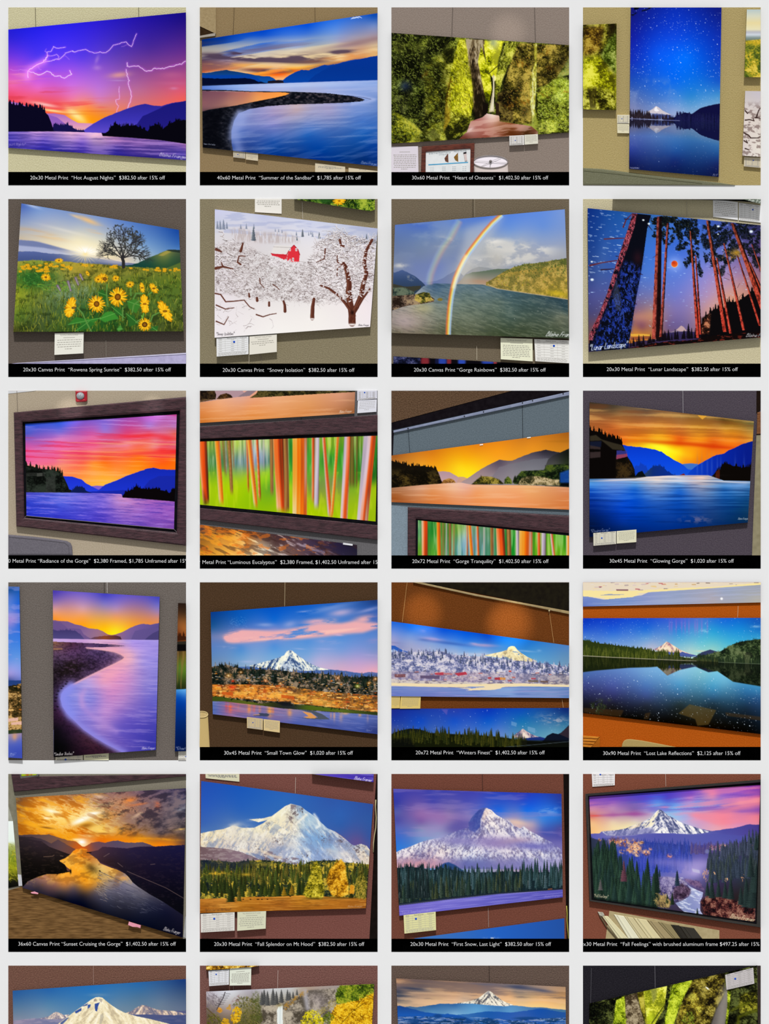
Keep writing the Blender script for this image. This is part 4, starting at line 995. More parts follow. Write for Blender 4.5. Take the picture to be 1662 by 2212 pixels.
def art_tranquility():
    c = Canvas()
    c.clip(pts('30,612 1632,402 1632,1103 30,1034'))
    c.b(1, field('60,630,a05820 400,590,d87c18 800,540,e88818 1200,470,d07c20 1600,430,a86018 60,680,c08038 400,680,f09818 700,620,f8a810 1000,580,f89c18 1300,540,e89020 1600,520,c87c20 300,700,f0a028 500,730,f8b018 650,720,ffd818 700,680,fcc010 850,680,fcb818 1000,630,f8a020 650,790,fce020 750,760,ffe018'))
    c.b(poly('1380,490 1632,470 1632,500', 14), 'a86818', .4)
    c.b(below(ln('30,830 450,760 500,755 560,765 620,800 660,825 700,860 1632,860', 3, 24, 3)), cmap((Y - 750) / 110, '0,b0909c 1,c8a0a0'))
    c.b(below(ln('30,900 600,900 640,805 680,806 740,830 1632,860')) * (X < 760), 'c89c88', .9)
    c.b(below(ln('30,900 655,856 700,830 800,760 900,700 1000,654 1080,662 1120,660 1200,625 1300,590 1420,562 1500,580 1632,600', 4, 30, 4)), field('700,840,a89090 850,760,988084 1000,690,584c5c 1100,720,847880 1250,650,645c68 1400,590,302c38 1400,680,74707c 1500,620,34343c 950,820,9c8c90 1300,780,8c8890'))
    c.b(below(ln('30,1200 940,800 1000,720 1100,690 1300,650 1450,640 1632,640', 5, 30, 5)), field('1000,760,7c7480 1200,720,74747c 1400,700,6c6c74 1300,800,84848c 1100,820,8c848c'), .75)
    c.b(below(ln('30,1200 1420,700 1440,650 1500,605 1580,575 1632,548', 5, 24, 6)) * (X > 1410), field('1500,620,2c2c30 1600,600,141814 1500,700,4c4c48 1600,680,283020'))
    wl = ln('30,905 300,880 500,866 660,858 750,876 1000,880 1250,882 1632,900')
    m = below(spikes(ln('30,660 130,690 180,708 300,708 400,722 440,740 460,780 480,840 500,870 1632,1500', 6, 24, 7), 50, 40, 35, 440, 8))
    c.b(m, '14100a')
    moss(m * sm(700, 820, Y), c, '0,0e0b06 .5,221a0c 1,4c3c18', 9, 40)
    moss(poly('480,866 500,835 550,818 590,830 612,858', 3), c, '0,5c3818 .5,8c5c28 1,c08c48', 10, 26)
    G = '0,1c1c0c .4,4c4818 .7,7c6c24 1,a89440'
    for q, g, s in (('1130,870 1160,800 1200,755 1290,750 1400,745 1430,700 1632,690 1632,880', '0,0c140a .5,243418 1,4c5c20', 1), ('750,876 800,830 840,800 930,805 1000,830 1045,870', G, 2), ('1045,870 1050,830 1080,800 1110,830 1118,870', '0,202c10 .5,506020 1,8c9430', 3), ('1120,860 1135,810 1145,792 1158,830 1165,860', '0,141c0c 1,34401c', 4), ('1165,878 1200,820 1260,800 1340,800 1420,810 1480,830 1540,830 1545,885', '0,2c2c18 .45,746844 .75,a89468 1,c8b48c', 5), ('1540,890 1560,860 1632,850 1632,895', '0,080a0c 1,101418', 6)):
        moss(poly(q, 6), c, g, 20 + s, 30)
    c.b(poly('1545,770 1632,740 1632,860 1545,860', 10), '1850b8', .75)
    c.tree(838, 830, 40, ('1c1808', '4c4018'), np.random.default_rng(1), .2)
    c.b(below(wl), field('60,910,a87858 300,890,d8a080 600,880,f0c0a0 700,880,e8b0a0 900,900,f0b080 1250,900,f0b070 1600,910,d89068 60,970,a85c28 400,950,e08c50 800,950,f09c60 1200,960,f0a068 1600,980,d88048 60,1020,984c1c 500,1020,e08448 1000,1040,f09458 1500,1070,d88044'))
    c.b(below(wl) * sm(.5, .85, slant(fbm(340, 16, 11), .01)), 'f8c8a0', .3)
    # framed grove below
    c.clip(pts('266,1193 1632,1333 1632,1515 266,1515'))
    c.b(1, field('290,1300,4c9060 400,1300,208828 550,1300,4c8c30 620,1300,88b040 680,1350,90b8c0 800,1380,88a0b8 880,1350,78a088 1120,1380,108820 1350,1400,70b018 1500,1400,5ca818 1600,1400,40a018 290,1500,6ca028 430,1490,50a030 640,1480,68a0b0 1120,1500,189028 1500,1490,78b018'))
    n = fbm(18, 260, 13, 3)
    c.b(sm(.5, .8, n), 'd8e8b0', .4)
    c.b(sm(.5, .2, n), '185c24', .35)
    eucalyptus(c, [(330, 1190, 334, 1700, 56, 50, WARM, 31), (455, 1200, 465, 1700, 34, 34, GOLD, 32), (498, 1215, 500, 1700, 24, 24, BROWN, 33, .6), (527, 1215, 527, 1700, 14, 14, PALE, 34, .8), (558, 1215, 562, 1700, 22, 22, BROWN, 35), (595, 1230, 592, 1600, 14, 14, BROWN, 36, .7), (712, 1240, 716, 1700, 16, 14, WARM, 37, .8), (735, 1240, 770, 1700, 28, 34, GOLD, 38), (806, 1250, 818, 1700, 20, 22, WARM, 39), (865, 1300, 866, 1600, 14, 14, PALE, 40, .6), (935, 1260, 940, 1700, 30, 30, BROWN, 41), (1010, 1270, 1026, 1700, 74, 80, WARM, 42), (1085, 1280, 1096, 1700, 38, 38, BROWN, 43), (1165, 1285, 1165, 1700, 30, 30, PALE, 45), (1240, 1290, 1240, 1700, 120, 120, GOLD, 44), (1355, 1300, 1358, 1700, 26, 26, WARM, 46), (1400, 1310, 1398, 1700, 44, 44, PALE, 47), (1470, 1320, 1510, 1700, 26, 26, SPLIT, 48), (1622, 1330, 1625, 1700, 40, 40, GOLD, 49)])
    return c


def art_glowing():
    c = Canvas()
    c.clip(pts('90,133 1572,306 1514,1218 90,1348'))
    c.b(1, field('100,160,3c3428 300,190,4c4030 600,230,685440 1000,270,8c6430 1300,300,5c4018 1550,330,6c6438 100,260,9c6438 350,260,a87440 600,280,b87c48 900,310,c08c48 1250,350,b88038 1550,400,b08840 100,340,c07038 400,360,e08838 700,370,e89430 1000,370,e8a038 1300,390,e0982c 1550,450,d89830 300,430,e86820 500,440,f08018 800,440,f89018 1100,440,f89c20 1400,450,f08818 400,490,f07818 600,500,f09010 900,500,e85008 1200,530,e04808 1450,500,e87018 450,520,f8a818 600,525,ffe818 750,550,ffff18 900,550,ffd010 1200,580,f08018 850,610,ffe810 1000,620,ffb010 950,670,f89018 1070,680,f07808'))
    n = slant(fbm(600, 30, 3, 4), .03)
    c.b(sm(.5, .75, n) * sm(560, 400, Y), 'f8c068', .4)
    c.b(sm(.5, .25, n) * sm(560, 400, Y), '7c3c18', .35)
    c.b(ell(900, 505, 400, 20, 3) + ell(1250, 540, 200, 14, 4), 'd83c08', .7)
    c.b(ell(740, 550, 140, 24, 16), 'ffff30', .8)
    c.b(poly('1060,253 1145,260 1105,292', 2), 'e8a838', .9)
    c.b(below(ln('90,700 880,700 940,690 1000,685 1060,690 1100,720 1600,800')), '3c70c8')
    c.b(below(ln('90,515 390,518 440,530 600,545 680,562 740,580 780,610 850,655 920,690 980,740 1600,800', 4, 24, 4)), cmap((Y - 520) / 280, '0,0838c8 .6,0c48e0 1,1454d8'))
    c.b(below(ln('90,800 970,790 1010,740 1080,690 1150,650 1230,610 1300,595 1340,570 1450,520 1520,495 1572,482', 4, 24, 5)), cmap((X - 1000) / 500, '0,0c40c8 .5,0828a8 1,081c88'))
    for x in (1060, 1100, 1150, 1190, 1240, 1270, 1400, 1480):
        c.b(ell(x, 720, 8, 90), '5878d0', .3)
    c.b(below(spikes(ln('90,830 500,730 560,690 600,720 640,800 1600,900'), 20, 30, 500, 620, 6)) * (X < 640), '1438a8', .7)
    c.b(below(spikes(ln('90,830 580,800 640,730 690,705 740,710 790,755 850,790 900,800 1600,900', 5, 20, 6), 26, 26, 590, 860, 7)) * (X > 560), cmap((X - 580) / 200, '0,28405c .4,102c74 1,0c2c88'))
    c.b(below(ln('90,830 490,815 530,765 565,752 595,800 1600,950')) * (X < 600), '0a1014')
    c.b(poly('890,795 940,775 955,795', 4), '701c20')
    m = below(spikes(ln('90,385 200,410 250,450 300,465 360,480 390,520 420,590 440,640 470,680 495,740 505,820 1600,1700', 6, 20, 8), 44, 56, 95, 380, 9))
    c.b(m, '0a0706')
    moss(poly('330,620 440,640 490,740 500,815 330,820', 10), c, '0,0c0a06 .5,22180e 1,3c2c14', 11, 40)
    c.b(poly('95,440 150,430 200,470 300,500 380,520 420,570 300,560 200,480 95,485', 8), '4c4430', .6)
    c.b(poly('95,585 190,580 190,630 95,640', 6) + poly('95,520 190,540 190,560 95,555', 6), '504040', .6)
    c.b(poly('335,570 430,572 432,625 332,648', 2), '383c98', .8)
    c.b(poly('335,610 430,598 432,625 332,648', 4), 'a04050', .8)
    c.b(poly('95,490 200,485 195,540 95,525', 6), '18203c', .7)
    wl = ln('90,825 500,822 600,806 860,792 1160,792 1300,840 1540,845')
    mr = below(spikes(ln('90,1400 1150,825 1200,790 1240,745 1265,735 1290,690 1330,690 1380,705 1450,720 1520,720 1572,690', 8, 20, 12), 30, 36, 1230, 1560, 13)) * (X > 1148)
    c.b(mr, '0c0806')
    c.b(poly('1225,760 1262,735 1260,835 1222,835', 4), '6c2410', .6)
    c.b(below(wl), field('100,840,5898d0 300,835,88a0d0 500,830,e0c8c0 700,820,f0d8c8 1000,800,e8c8c0 1100,830,f0d0c0 900,850,b0c0e0 1300,860,88a8d0 1500,855,98b0d8 100,870,3888d8 500,860,58a0e0 900,870,80b8e8 1300,880,3c80c0 1520,880,4880b8 100,930,0c48b8 500,930,1058c8 900,920,2068d0 1300,930,1c60b0 1520,950,18508c 100,1050,042888 400,1050,0448d0 900,1050,0848b0 1300,1050,104890 1500,1080,0c3c68 100,1200,041848 400,1200,0434a0 800,1180,0c3c98 1200,1150,183c78 1500,1180,0c3054 100,1330,040c28 400,1300,042058'))
    w = slant(fbm(420, 13, 14, 4, .6), .0)
    c.b(below(wl) * sm(.5, .85, w) * sm(1200, 860, Y), '70b0f8', .4)
    c.b(below(wl) * sm(.5, .15, w), '022060', .35)
    c.b(ell(700, 812, 300, 8, -2) + ell(850, 842, 300, 7, 1) + ell(1350, 852, 180, 6, 2) + ell(300, 838, 200, 7, -2), 'f8e8e0', .7)
    c.b(ell(1050, 1190, 130, 30) * sm(.45, .7, fbm(40, 20, 15)), 'a08090', .5)
    c.ink('Blaine Franger', 1425, 1190, 24, -.02, 'd8d8d0', 2.4, .9, W=90)
    c.ink('"Glowing Gorge"', 103, 1306, 26, -.08, 'a8b8d8', 2.2, .8, W=165)
    return c


def snow(c, m, seed, ramp, deg=40, size=60, k=2.2, a=1.0, apex=None):
    """snowfield with rocky ribs running down both sides of the summit"""
    p = rot(fbm(size * .5, size * 2.4, seed, 4, .65), deg)
    q = rot(fbm(size * .5, size * 2.4, seed + 1, 4, .65), -deg)
    if apex is None:
        n = np.minimum(p, q) + .1
    else:
        s = sm(-size, size, X - apex)
        n = p * (1 - s) + q * s
    n = n * .7 + fbm(16, 14, seed + 2, 3, .8) * .3
    v = np.clip((n - .5) * k + .5, 0, 1)
    c.b(m, cmap(v, ramp), a)
    return v


def town(c, m, n, seed, cols, w=(8, 26), h=(5, 12), a=.9):
    """roofs, walls and lit windows scattered over a hillside"""
    rng = np.random.default_rng(seed)
    k = 0
    for _ in range(n * 8):
        x, y = rng.uniform(30, 1640), rng.uniform(0, 1640)
        if m[min(R - 1, int(y * K)), min(R - 1, int(x * K))] < rng.random():
            continue
        ww, hh = rng.uniform(*w), rng.uniform(*h)
        c.stroke([(x - ww / 2, y), (x + ww / 2, y + rng.normal(0, 1.5))], hh, cols[rng.integers(len(cols))], a * rng.uniform(.6, 1))
        k += 1
        if k >= n:
            break


def art_shadows():
    c = Canvas()
    # left neighbour: town at dusk
    c.clip(pts('33,65 135,70 160,1618 33,1608'))
    c.b(1, field('40,100,184c90 130,100,1858b0 40,160,5878c8 130,250,1c60d8 40,280,6888d8 130,400,2868d8 40,370,a890d8 100,370,9080d0 40,500,4078d8 130,520,3878e0 40,720,6090e0 130,720,6898e0 40,860,a898d8 130,860,8c94e0 40,920,2c4488'))
    c.b(sm(.55, .75, fbm(120, 30, 3)) * (Y < 740), 'a8a0e0', .4)
    c.b(band(ln('30,910 160,915', 4, 30, 4), ln('30,950 160,960')), '24407c')
    moss(band(ln('30,965 160,940', 8, 20, 5), ln('30,1380 160,1370')), c, '0,181808 .5,443418 .8,846030 1,c8a060', 6, 40)
    town(c, band(ln('30,970 160,960'), ln('30,1130 160,1130')), 60, 7, ['c8d0d8', 'e8a850', 'f0c070', '90a0b0', 'e8902c'], (8, 24), (6, 12))
    town(c, band(ln('30,1150 160,1150'), ln('30,1360 160,1350')), 50, 8, ['e8a040', 'f8c878', 'd87c28', 'b06828'], (10, 40), (8, 16))
    c.b(poly('33,1255 120,1245 120,1275 33,1285') + poly('60,1290 155,1280 155,1310 60,1312'), 'e8b8a8', .9)
    c.b(band(ln('30,1360 160,1350'), ln('30,1395 160,1385')), '2c3820')
    c.b(below(ln('30,1395 160,1385')), field('40,1420,8c88b0 100,1410,b08c98 130,1450,5868c0 40,1500,4c5cb8 130,1560,3c4cb0 60,1600,4454b0'))
    c.b(ell(90, 1420, 20, 30), 'e0a068', .7)
    c.ink('BF', 50, 1592, 26, 0, 'c0c8e8', 2.4, .7, W=48)
    # right neighbour: glowing gorge, tall crop
    c.clip(pts('1557,215 1635,220 1635,1550 1527,1552'))
    c.b(1, field('1580,240,2c1c14 1620,300,3c2818 1580,400,8c5428 1620,450,a8642c 1560,500,6c3418 1600,540,7c3c14'))
    c.b(band(spikes(ln('1527,510 1640,520'), 10, 50, 1540, 1630, 3), ln('1527,560 1640,550')), '3c1c0c')
    c.b(below(ln('1527,565 1640,560')), '2c2820')
    c.b(band(ln('1527,590 1640,590'), ln('1527,650 1640,650')), '0c0a0a')
    c.b(below(ln('1527,650 1640,650')), field('1560,680,4c3c20 1600,700,6c6020 1560,800,4c7424 1610,820,587c24 1560,950,243414 1610,960,2c3414'))
    c.b(sm(.55, .8, fbm(14, 200, 4, 3)) * band(ln('30,650 1640,650'), ln('30,990 1640,990')), '8c6c3c', .6)
    c.b(below(ln('1527,995 1640,990')), field('1560,1005,4894d8 1620,1005,60a8e8 1560,1050,0c50b0 1620,1100,0844a8 1560,1250,042c78 1620,1300,04286c 1560,1500,041850 1620,1520,041440'))
    c.ink('"Glowi', 1538, 1536, 26, -.02, 'c8d0e8', 2.4, .8, W=80)
    # sandbar shadows
    c.clip(pts('432,103 1393,162 1360,1538 440,1602'))
    c.b(1, field('440,120,4838a8 900,150,4440b8 1380,180,4848b8 440,200,8068b0 900,220,7c74c8 1380,240,7070c8 440,280,e09c90 700,270,d8a0a8 1000,270,b08cb8 1380,300,a080b0 440,340,f89840 700,350,f8a048 1000,350,f09c58 1380,360,d88868 700,410,ffa018 900,430,ffb810 1150,420,f8a028 1300,400,e88c40 950,480,ffe010 1000,490,f8f018 850,450,ffc010 440,370,f89020'))
    c.b(below(ln('432,372 500,380 560,382 620,405 700,425 760,445 830,452 880,470 930,500 960,505 1000,500 1060,478 1130,440 1200,412 1250,405 1310,415 1393,395', 3, 30, 4)), field('500,400,785888 700,440,7c5c90 850,480,9c7088 950,505,a86860 1050,500,8c6490 1200,450,705898 1350,420,605090 1350,520,4c4478 700,520,8c6c98 500,520,685890 1100,530,786098'))
    c.b(below(ln('432,385 500,390 540,420 570,450 620,445 680,450 710,500 760,530 1400,900', 3, 20, 5)) * (X < 780), '685088', .8)
    c.b(below(ln('1000,900 1150,510 1170,470 1250,450 1393,440', 3, 20, 6)) * (X > 1100), '60508c', .8)
    c.b(below(ln('1200,600 1290,520 1330,490 1393,460')) * (X > 1250), '443c70', .8)
    c.b(below(spikes(ln('432,460 480,468 560,460 640,470 690,510 710,535 760,600 1400,900'), 30, 18, 435, 680, 7)) * (X < 720), cmap((Y - 460) / 80, '0,40386c 1,504880'))
    c.b(below(ln('750,545 800,525 850,518 900,512 1000,510 1040,520 1052,548', 3, 20, 8)) * (X > 750) * (X < 1054), cmap((X - 760) / 280, '0,584068 .5,8c4428 1,442838'))
    wl = ln('432,538 800,545 1393,550')
    c.b(below(wl), field('450,545,c8a8e0 800,555,d8b0e0 1100,560,b098e0 1380,570,a090e0 700,580,c898d0 1150,600,b898e8 1380,650,9c8ce0 800,625,e0a8b8 1000,640,e8a0b8 1120,690,f0b8c8 1250,750,a090e0 1380,850,8c84d8 1000,790,f0a0c0 900,900,e898c0 1100,900,d090c8 1250,950,9080d0 750,940,b8a0e0 620,980,8c88d8 950,1050,d08cc8 800,1080,8880d8 650,1100,8c8ce0 1100,1100,a880c8 1300,1100,6c64c8 550,1080,7c84e0 700,1200,8c80d8 900,1200,c08cd0 1100,1250,6c58c0 1300,1300,4c44b0 800,1280,8c78d0 1000,1350,6858c0 900,1330,a07cc8 1200,1400,4840b0 1330,1500,3434a0 1150,1500,5448b0 1000,1480,7058b8'))
    w = slant(fbm(200, 12, 9, 4, .6), .03)
    c.b(below(wl) * sm(.5, .9, w) * sm(400, 700, X), 'e8c8f0', .25)
    c.b(below(wl) * sm(.5, .1, w), '5c4ca8', .2)
    # sand
    sd = poly('432,565 520,568 800,580 1000,592 1085,604 1000,612 850,615 720,618 740,625 860,640 980,658 1040,680 1075,705 1060,722 1000,755 900,800 800,850 700,900 600,950 540,990 510,1030 500,1080 520,1150 560,1210 620,1270 700,1350 800,1420 900,1480 1000,1530 1060,1560 440,1610', 3)
    c.b(sd, field('450,575,8c6048 600,590,4c2840 900,605,403058 450,650,5c4058 600,680,5c3c68 800,650,584070 1000,690,604878 900,740,483058 600,780,302028 800,780,2c1c34 480,750,3c2c44 950,780,604068 500,860,181014 650,850,201420 750,870,584068 560,940,584068 470,950,241828 460,1100,342040 500,1200,402040 480,1350,100c14 600,1350,341c38 750,1450,442434 900,1500,3c1c30 550,1500,0a080c 700,1550,241020'))
    t = fbm(20, 12, 11, 4, .8)
    c.b(sd * sm(.5, .7, t) * sm(620, 660, Y) * sm(1150, 800, Y), '8c6c94', .22)
    c.b(sd * sm(.5, .35, t), '0c0810', .3)
    c.b(ell(590, 800, 170, 70, -12) * sm(.4, .55, fbm(26, 14, 12, 3)), '14100c', .7)
    c.b(poly('440,625 520,625 520,635 440,640', 4), 'b08050', .7)
    c.stroke('740,622 860,634 990,655 1050,680 1085,706 1060,730 980,772 880,820 780,866 680,916 600,960', 8, 'e8a8b0', .7, soft=6)
    c.stroke('600,960 540,1000 515,1050 525,1130 570,1210 640,1280 720,1350 820,1420 920,1480 1010,1530 1070,1560', 26, '9088e0', .8, soft=20)
    c.stroke('590,980 530,1040 545,1130 600,1220', 50, '8890f0', .6, soft=24)
    c.stroke('690,1040 690,1110 740,1190 820,1260 900,1310 1000,1370', 24, 'b890d8', .45, soft=20)
    c.stroke('720,1000 690,1060 700,1140', 20, 'd0a0d8', .3, soft=16)
    c.stroke('1000,630 1110,700 1000,800 900,900', 40, 'f8b0b8', .35, soft=40)
    rng = np.random.default_rng(2)
    for x, y in ((550, 945), (525, 965), (510, 985), (480, 1010), (470, 1040), (462, 1070), (455, 1100), (475, 1150), (450, 1180), (560, 925)):
        c.b(ell(x, y, 10, 6), '0c080c', .9)
    c.ink('"Sandbar Shadows"', 444, 1588, 26, -.05, 'd8d0d0', 2.6, .9, W=172)
    c.ink('Blaine Franger', 1230, 1532, 30, -.02, 'd8d0e8', 2.8, .9, W=115, lean=.4)
    return c


def art_town():
    c = Canvas()
    c.clip(pts('128,298 1635,188 1635,1398 148,1218'))
    c.b(1, field('140,320,0c3c88 400,300,0c58b8 700,290,0858c8 1000,260,1460c8 1300,230,2860b8 1600,210,203c78 140,420,14508c 400,400,1460b8 700,380,1068d0 1000,340,2068c8 1300,300,3c74c8 1600,270,2c5cb0 140,520,6078b0 400,500,a890c0 700,480,a898c8 1000,430,5c88d0 1300,400,5080c8 1600,380,4c6cb8 150,620,5880c0 400,620,4888d0 700,600,4c8cd8 1000,570,5490d8 1300,540,5890d8 1600,500,5884cc 150,720,6088b8 400,700,689cd0 700,700,74a8d8 1000,680,78a4d8 1300,650,7c9cd8 1600,650,7c90c8 200,770,7890b0 500,760,98b0d0 1100,740,b8b0d8 1300,780,c8a8c8 1600,820,e8a8b8 1450,740,b8a0d0 1600,760,c0a0c8'))
    n = slant(fbm(240, 50, 3, 5, .6), -.1)
    c.b(np.clip(poly('240,520 300,470 420,460 540,460 700,470 900,440 1100,400 1300,400 1420,380 1640,400 1640,440 1500,485 1300,500 1150,520 950,540 700,550 500,565 330,578 270,570', 26) * sm(.14, .46, n) + ell(380, 520, 170, 40) * .6, 0, 1), 'f4b0b0', .95)
    c.b(poly('300,540 600,520 900,490 1200,460 1500,440 1300,480 900,530 500,560', 14) * sm(.35, .6, n), 'ffc8b8', .7)
    for x, y, rx, ry, a, col, o in ((1080, 385, 110, 26, -3, 'f0b0b8', .9), (1200, 380, 50, 20, -10, 'f4b8b8', .8), (1500, 365, 90, 34, -12, 'f4b0b0', .9), (1300, 305, 110, 32, -8, 'c8b0d0', .8), (970, 300, 60, 12, -4, '90a0d8', .8), (1200, 265, 200, 26, -12, '88a0d8', .6), (1550, 280, 110, 16, -14, 'a8a8d8', .6), (620, 415, 70, 16, 0, '88a0d8', .8), (840, 410, 60, 30, -14, '98a4d8', .7), (1190, 565, 90, 18, 4, '98a4d8', .8), (270, 615, 70, 10, 4, '98a4d0', .7), (930, 630, 50, 6, 4, '98b0e0', .7), (1160, 632, 80, 8, 2, '98a8e0', .6), (460, 745, 60, 10, 0, 'a8b8e0', .7), (1100, 690, 120, 10, 3, 'b0a8d8', .6), (1580, 690, 70, 10, 4, 'b0a8d8', .6), (1600, 560, 60, 24, -5, 'a090c8', .5), (1280, 505, 40, 10, 4, 'e0b0c8', .7)):
        c.b(ell(x, y, rx, ry, a) * sm(.2, .5, n), col, o)
    c.dabs(ell(380, 400, 80, 50), 200, 12, 3, '0,4c98e0 1,98c8f8', 5, -10, 50, .4)
    # mountain
    mm = below(ln('128,860 350,795 500,782 600,750 680,730 740,710 790,690 810,655 840,640 860,645 890,670 930,700 980,735 1040,770 1100,795 1200,815 1300,830 1450,850 1635,860', 4, 24, 4))
    c.b(mm, '6888b8')
    pk = poly('470,785 600,748 680,728 740,708 790,688 812,652 840,640 862,646 895,672 935,702 985,738 1045,772 1110,797 1200,818 1050,826 980,825 850,835 740,820 650,800 560,800', 2)
    v = snow(c, pk, 6, '0,3c5480 .3,7890b4 .5,c8d4d8 .75,f0f0e0 1,fffce8', 32, 40, 2.8, 1, 840)
    c.b(poly('640,750 720,720 800,690 780,740 700,780 640,790', 10) * sm(.4, .6, v), 'e8ecd8', .5)
    c.b(poly('740,790 840,740 1000,790 1100,800 980,822 820,830', 14) * sm(.5, .7, fbm(30, 14, 8, 3)), 'e8f0f4', .7)
    c.b(below(ln('128,795 350,790 480,795 600,790 720,800 800,825 1000,825 1100,808 1200,815 1320,825 1420,840 1500,850 1550,836 1635,846', 4, 24, 9)) * (1 - pk), '4460a0', .85)
    # wooded town
    hl = spikes(ln('128,790 200,785 290,775 350,800 450,810 550,815 700,815 860,835 950,845 1100,850 1200,860 1350,875 1450,890 1500,875 1635,885', 6, 30, 10), 120, 50, 135, 1630, 11, .12)
    hm = below(hl)
    moss(hm, c, '0,0c1410 .35,222a22 .6,443c30 .8,6c5844 1,948068', 12, 30)
    rng = np.random.default_rng(6)
    for k in range(90):
        x = rng.uniform(140, 1620)
        y = np.interp(x, XS, ln('128,830 400,850 860,880 1200,900 1635,930')) + rng.uniform(-10, 60)
        c.tree(x, y, rng.uniform(30, 60), ('0e1814', '2c3c2c'), rng, .2)
    up = band(ln('128,830 500,850 900,880 1635,930'), ln('128,960 500,960 900,1000 1635,1060'))
    town(c, up, 220, 13, ['a0a0a8', 'c8b8a0', '8c8488', 'd8a060', 'b08858', '70707c', 'e8c080'], (8, 22), (5, 9))
    town(c, up, 60, 14, ['f8a830', 'ff8c20', 'ffc050', 'ff6820'], (4, 12), (4, 9))
    lo = band(ln('128,950 500,950 800,960 1100,1010 1635,1050'), ln('128,1060 450,1080 700,1100 1000,1130 1300,1165 1635,1200'))
    c.b(lo, field('150,1000,d06c20 400,1000,f08828 700,1010,e88030 1000,1040,e08c30 1300,1080,b06c28 1600,1120,b4702c 900,970,5c4430 1300,1000,6c4c30 1600,1060,7c5830'), .75)
    c.b(lo * sm(.5, .75, fbm(40, 24, 15, 4, .7)), 'f09028', .6)
    c.b(lo * sm(.5, .3, fbm(30, 20, 16, 4, .7)), '40281c', .6)
    town(c, lo, 420, 17, ['f8a030', 'ffb850', 'e87820', 'ffd080', 'c85818', 'd89048', 'b04820', '8c4820', 'ffc870'], (10, 46), (5, 13))
    town(c, lo, 150, 18, ['fff0b0', 'ffe088', 'ffffd0'], (3, 7), (3, 6), 1)
    c.b(np.clip(ell(400, 1030, 330, 24, 3) + ell(1000, 1090, 420, 30, 7) + ell(700, 1040, 260, 22, 4), 0, 1) * sm(.3, .6, fbm(60, 40, 31)), 'ffc050', .65)
    c.b(ell(325, 975, 30, 18) + ell(330, 920, 14, 10), 'f03818', .8)
    c.b(poly('765,1040 880,1055 885,1085 765,1070', 3) + poly('230,1015 330,1020 330,1050 230,1040', 3), 'c85018', .8)
    town(c, poly('760,1040 890,1055 885,1090 765,1072') + poly('990,1040 1190,1060 1190,1100 990,1080'), 50, 19, ['f08838', 'ffb868', '8c3818'], (6, 14), (5, 8))
    for x, y, r, col in ((1448, 965, 12, 'f0f040'), (1272, 892, 12, 'ff8030'), (402, 840, 10, 'ff9030'), (625, 918, 10, 'ff7020'), (1550, 940, 10, 'ff9830'), (1610, 900, 12, 'ff8828'), (755, 942, 10, 'ff8c28'), (290, 870, 14, 'ff9c30')):
        c.b(ell(x, y, r * 1.8, r * 1.4), col, .6)
        c.b(ell(x, y, r * .6, r * .6), 'fff8d0', .8)
    # shore and water
    c.b(band(ln('128,1058 250,1062 420,1095 560,1120 700,1110 860,1130 1000,1135 1200,1160 1400,1180 1635,1200', 4, 20, 20), ln('128,1100 400,1125 600,1140 800,1165 1040,1180 1300,1200 1500,1215 1635,1228')), field('200,1080,3c4c18 500,1120,5c6420 700,1130,2c3018 850,1140,20242c 1000,1150,4c6018 1300,1180,586820 1600,1210,2c3818'))
    town(c, band(ln('430,1085 560,1090'), ln('430,1115 560,1120')) * (X > 430) * (X < 580), 24, 21, ['f8c048', 'ffe8a0', '90a0b0'], (8, 24), (4, 8))
    c.dabs(band(ln('128,1050 1635,1200'), ln('128,1075 1635,1215')), 160, 20, 12, '0,0e1408 .7,243014 1,4c5020', 22, 0, 40, .9)
    c.b(poly('700,1105 850,1100 860,1140 780,1140', 6), '14161c', .8)
    wl = ln('128,1100 250,1102 420,1122 600,1142 800,1168 1040,1185 1300,1203 1500,1215 1635,1228')
    c.b(below(wl), field('160,1130,5870b0 300,1120,b07088 500,1140,a87880 700,1165,9878a0 900,1190,8c7ca0 1100,1200,7078b0 1300,1220,6c78b8 1600,1245,5868a8 160,1190,5068b0 300,1190,a06890 500,1200,90709c 700,1210,8c7098 900,1240,6c70b0 1200,1270,5868b0 1500,1300,485ca8 600,1250,5c60a8 900,1290,4c5ca8 1200,1330,445098 1600,1370,2c3878'))
    for x, y, h, w, col, a in ((305, 1150, 50, 18, 'f86838', .8), (270, 1140, 40, 10, 'e04848', .7), (475, 1165, 60, 16, 'f89048', .8), (520, 1165, 40, 12, 'e86850', .6), (660, 1180, 60, 22, 'f8a040', .9), (690, 1180, 40, 10, 'f08040', .6), (840, 1200, 40, 20, 'f0a058', .7), (570, 1170, 40, 12, 'e88850', .6), (1240, 1230, 40, 10, 'f0a870', .7), (1210, 1225, 30, 8, 'e89868', .6), (1300, 1240, 40, 16, 'd8a080', .6), (1340, 1210, 10, 30, 'f8b860', .7), (1470, 1225, 14, 14, 'f0a868', .7), (1540, 1245, 40, 10, 'c89890', .5), (380, 1145, 30, 10, 'd87868', .5)):
        c.b(ell(x, y, w, h) * below(wl), col, a)
    c.b(below(wl) * sm(.5, .8, slant(fbm(120, 9, 23, 3), .12)), '8c90c8', .3)
    c.b(below(wl) * sm(.5, .2, slant(fbm(160, 10, 24, 3), .12)), '384890', .35)
    c.b(poly('860,1168 960,1175 1050,1185 1130,1215 1200,1262 1100,1262 1000,1258 930,1250 1050,1252 1095,1245 1040,1205 950,1182', 2), '4c5460')
    c.b(poly('950,1190 1030,1205 1085,1245 1060,1254 1000,1252 960,1240 1010,1235', 4), 'f0a048', .85)
    c.b(poly('560,1205 640,1210 660,1222 640,1238 590,1235 500,1230 570,1222', 2), '3c445c')
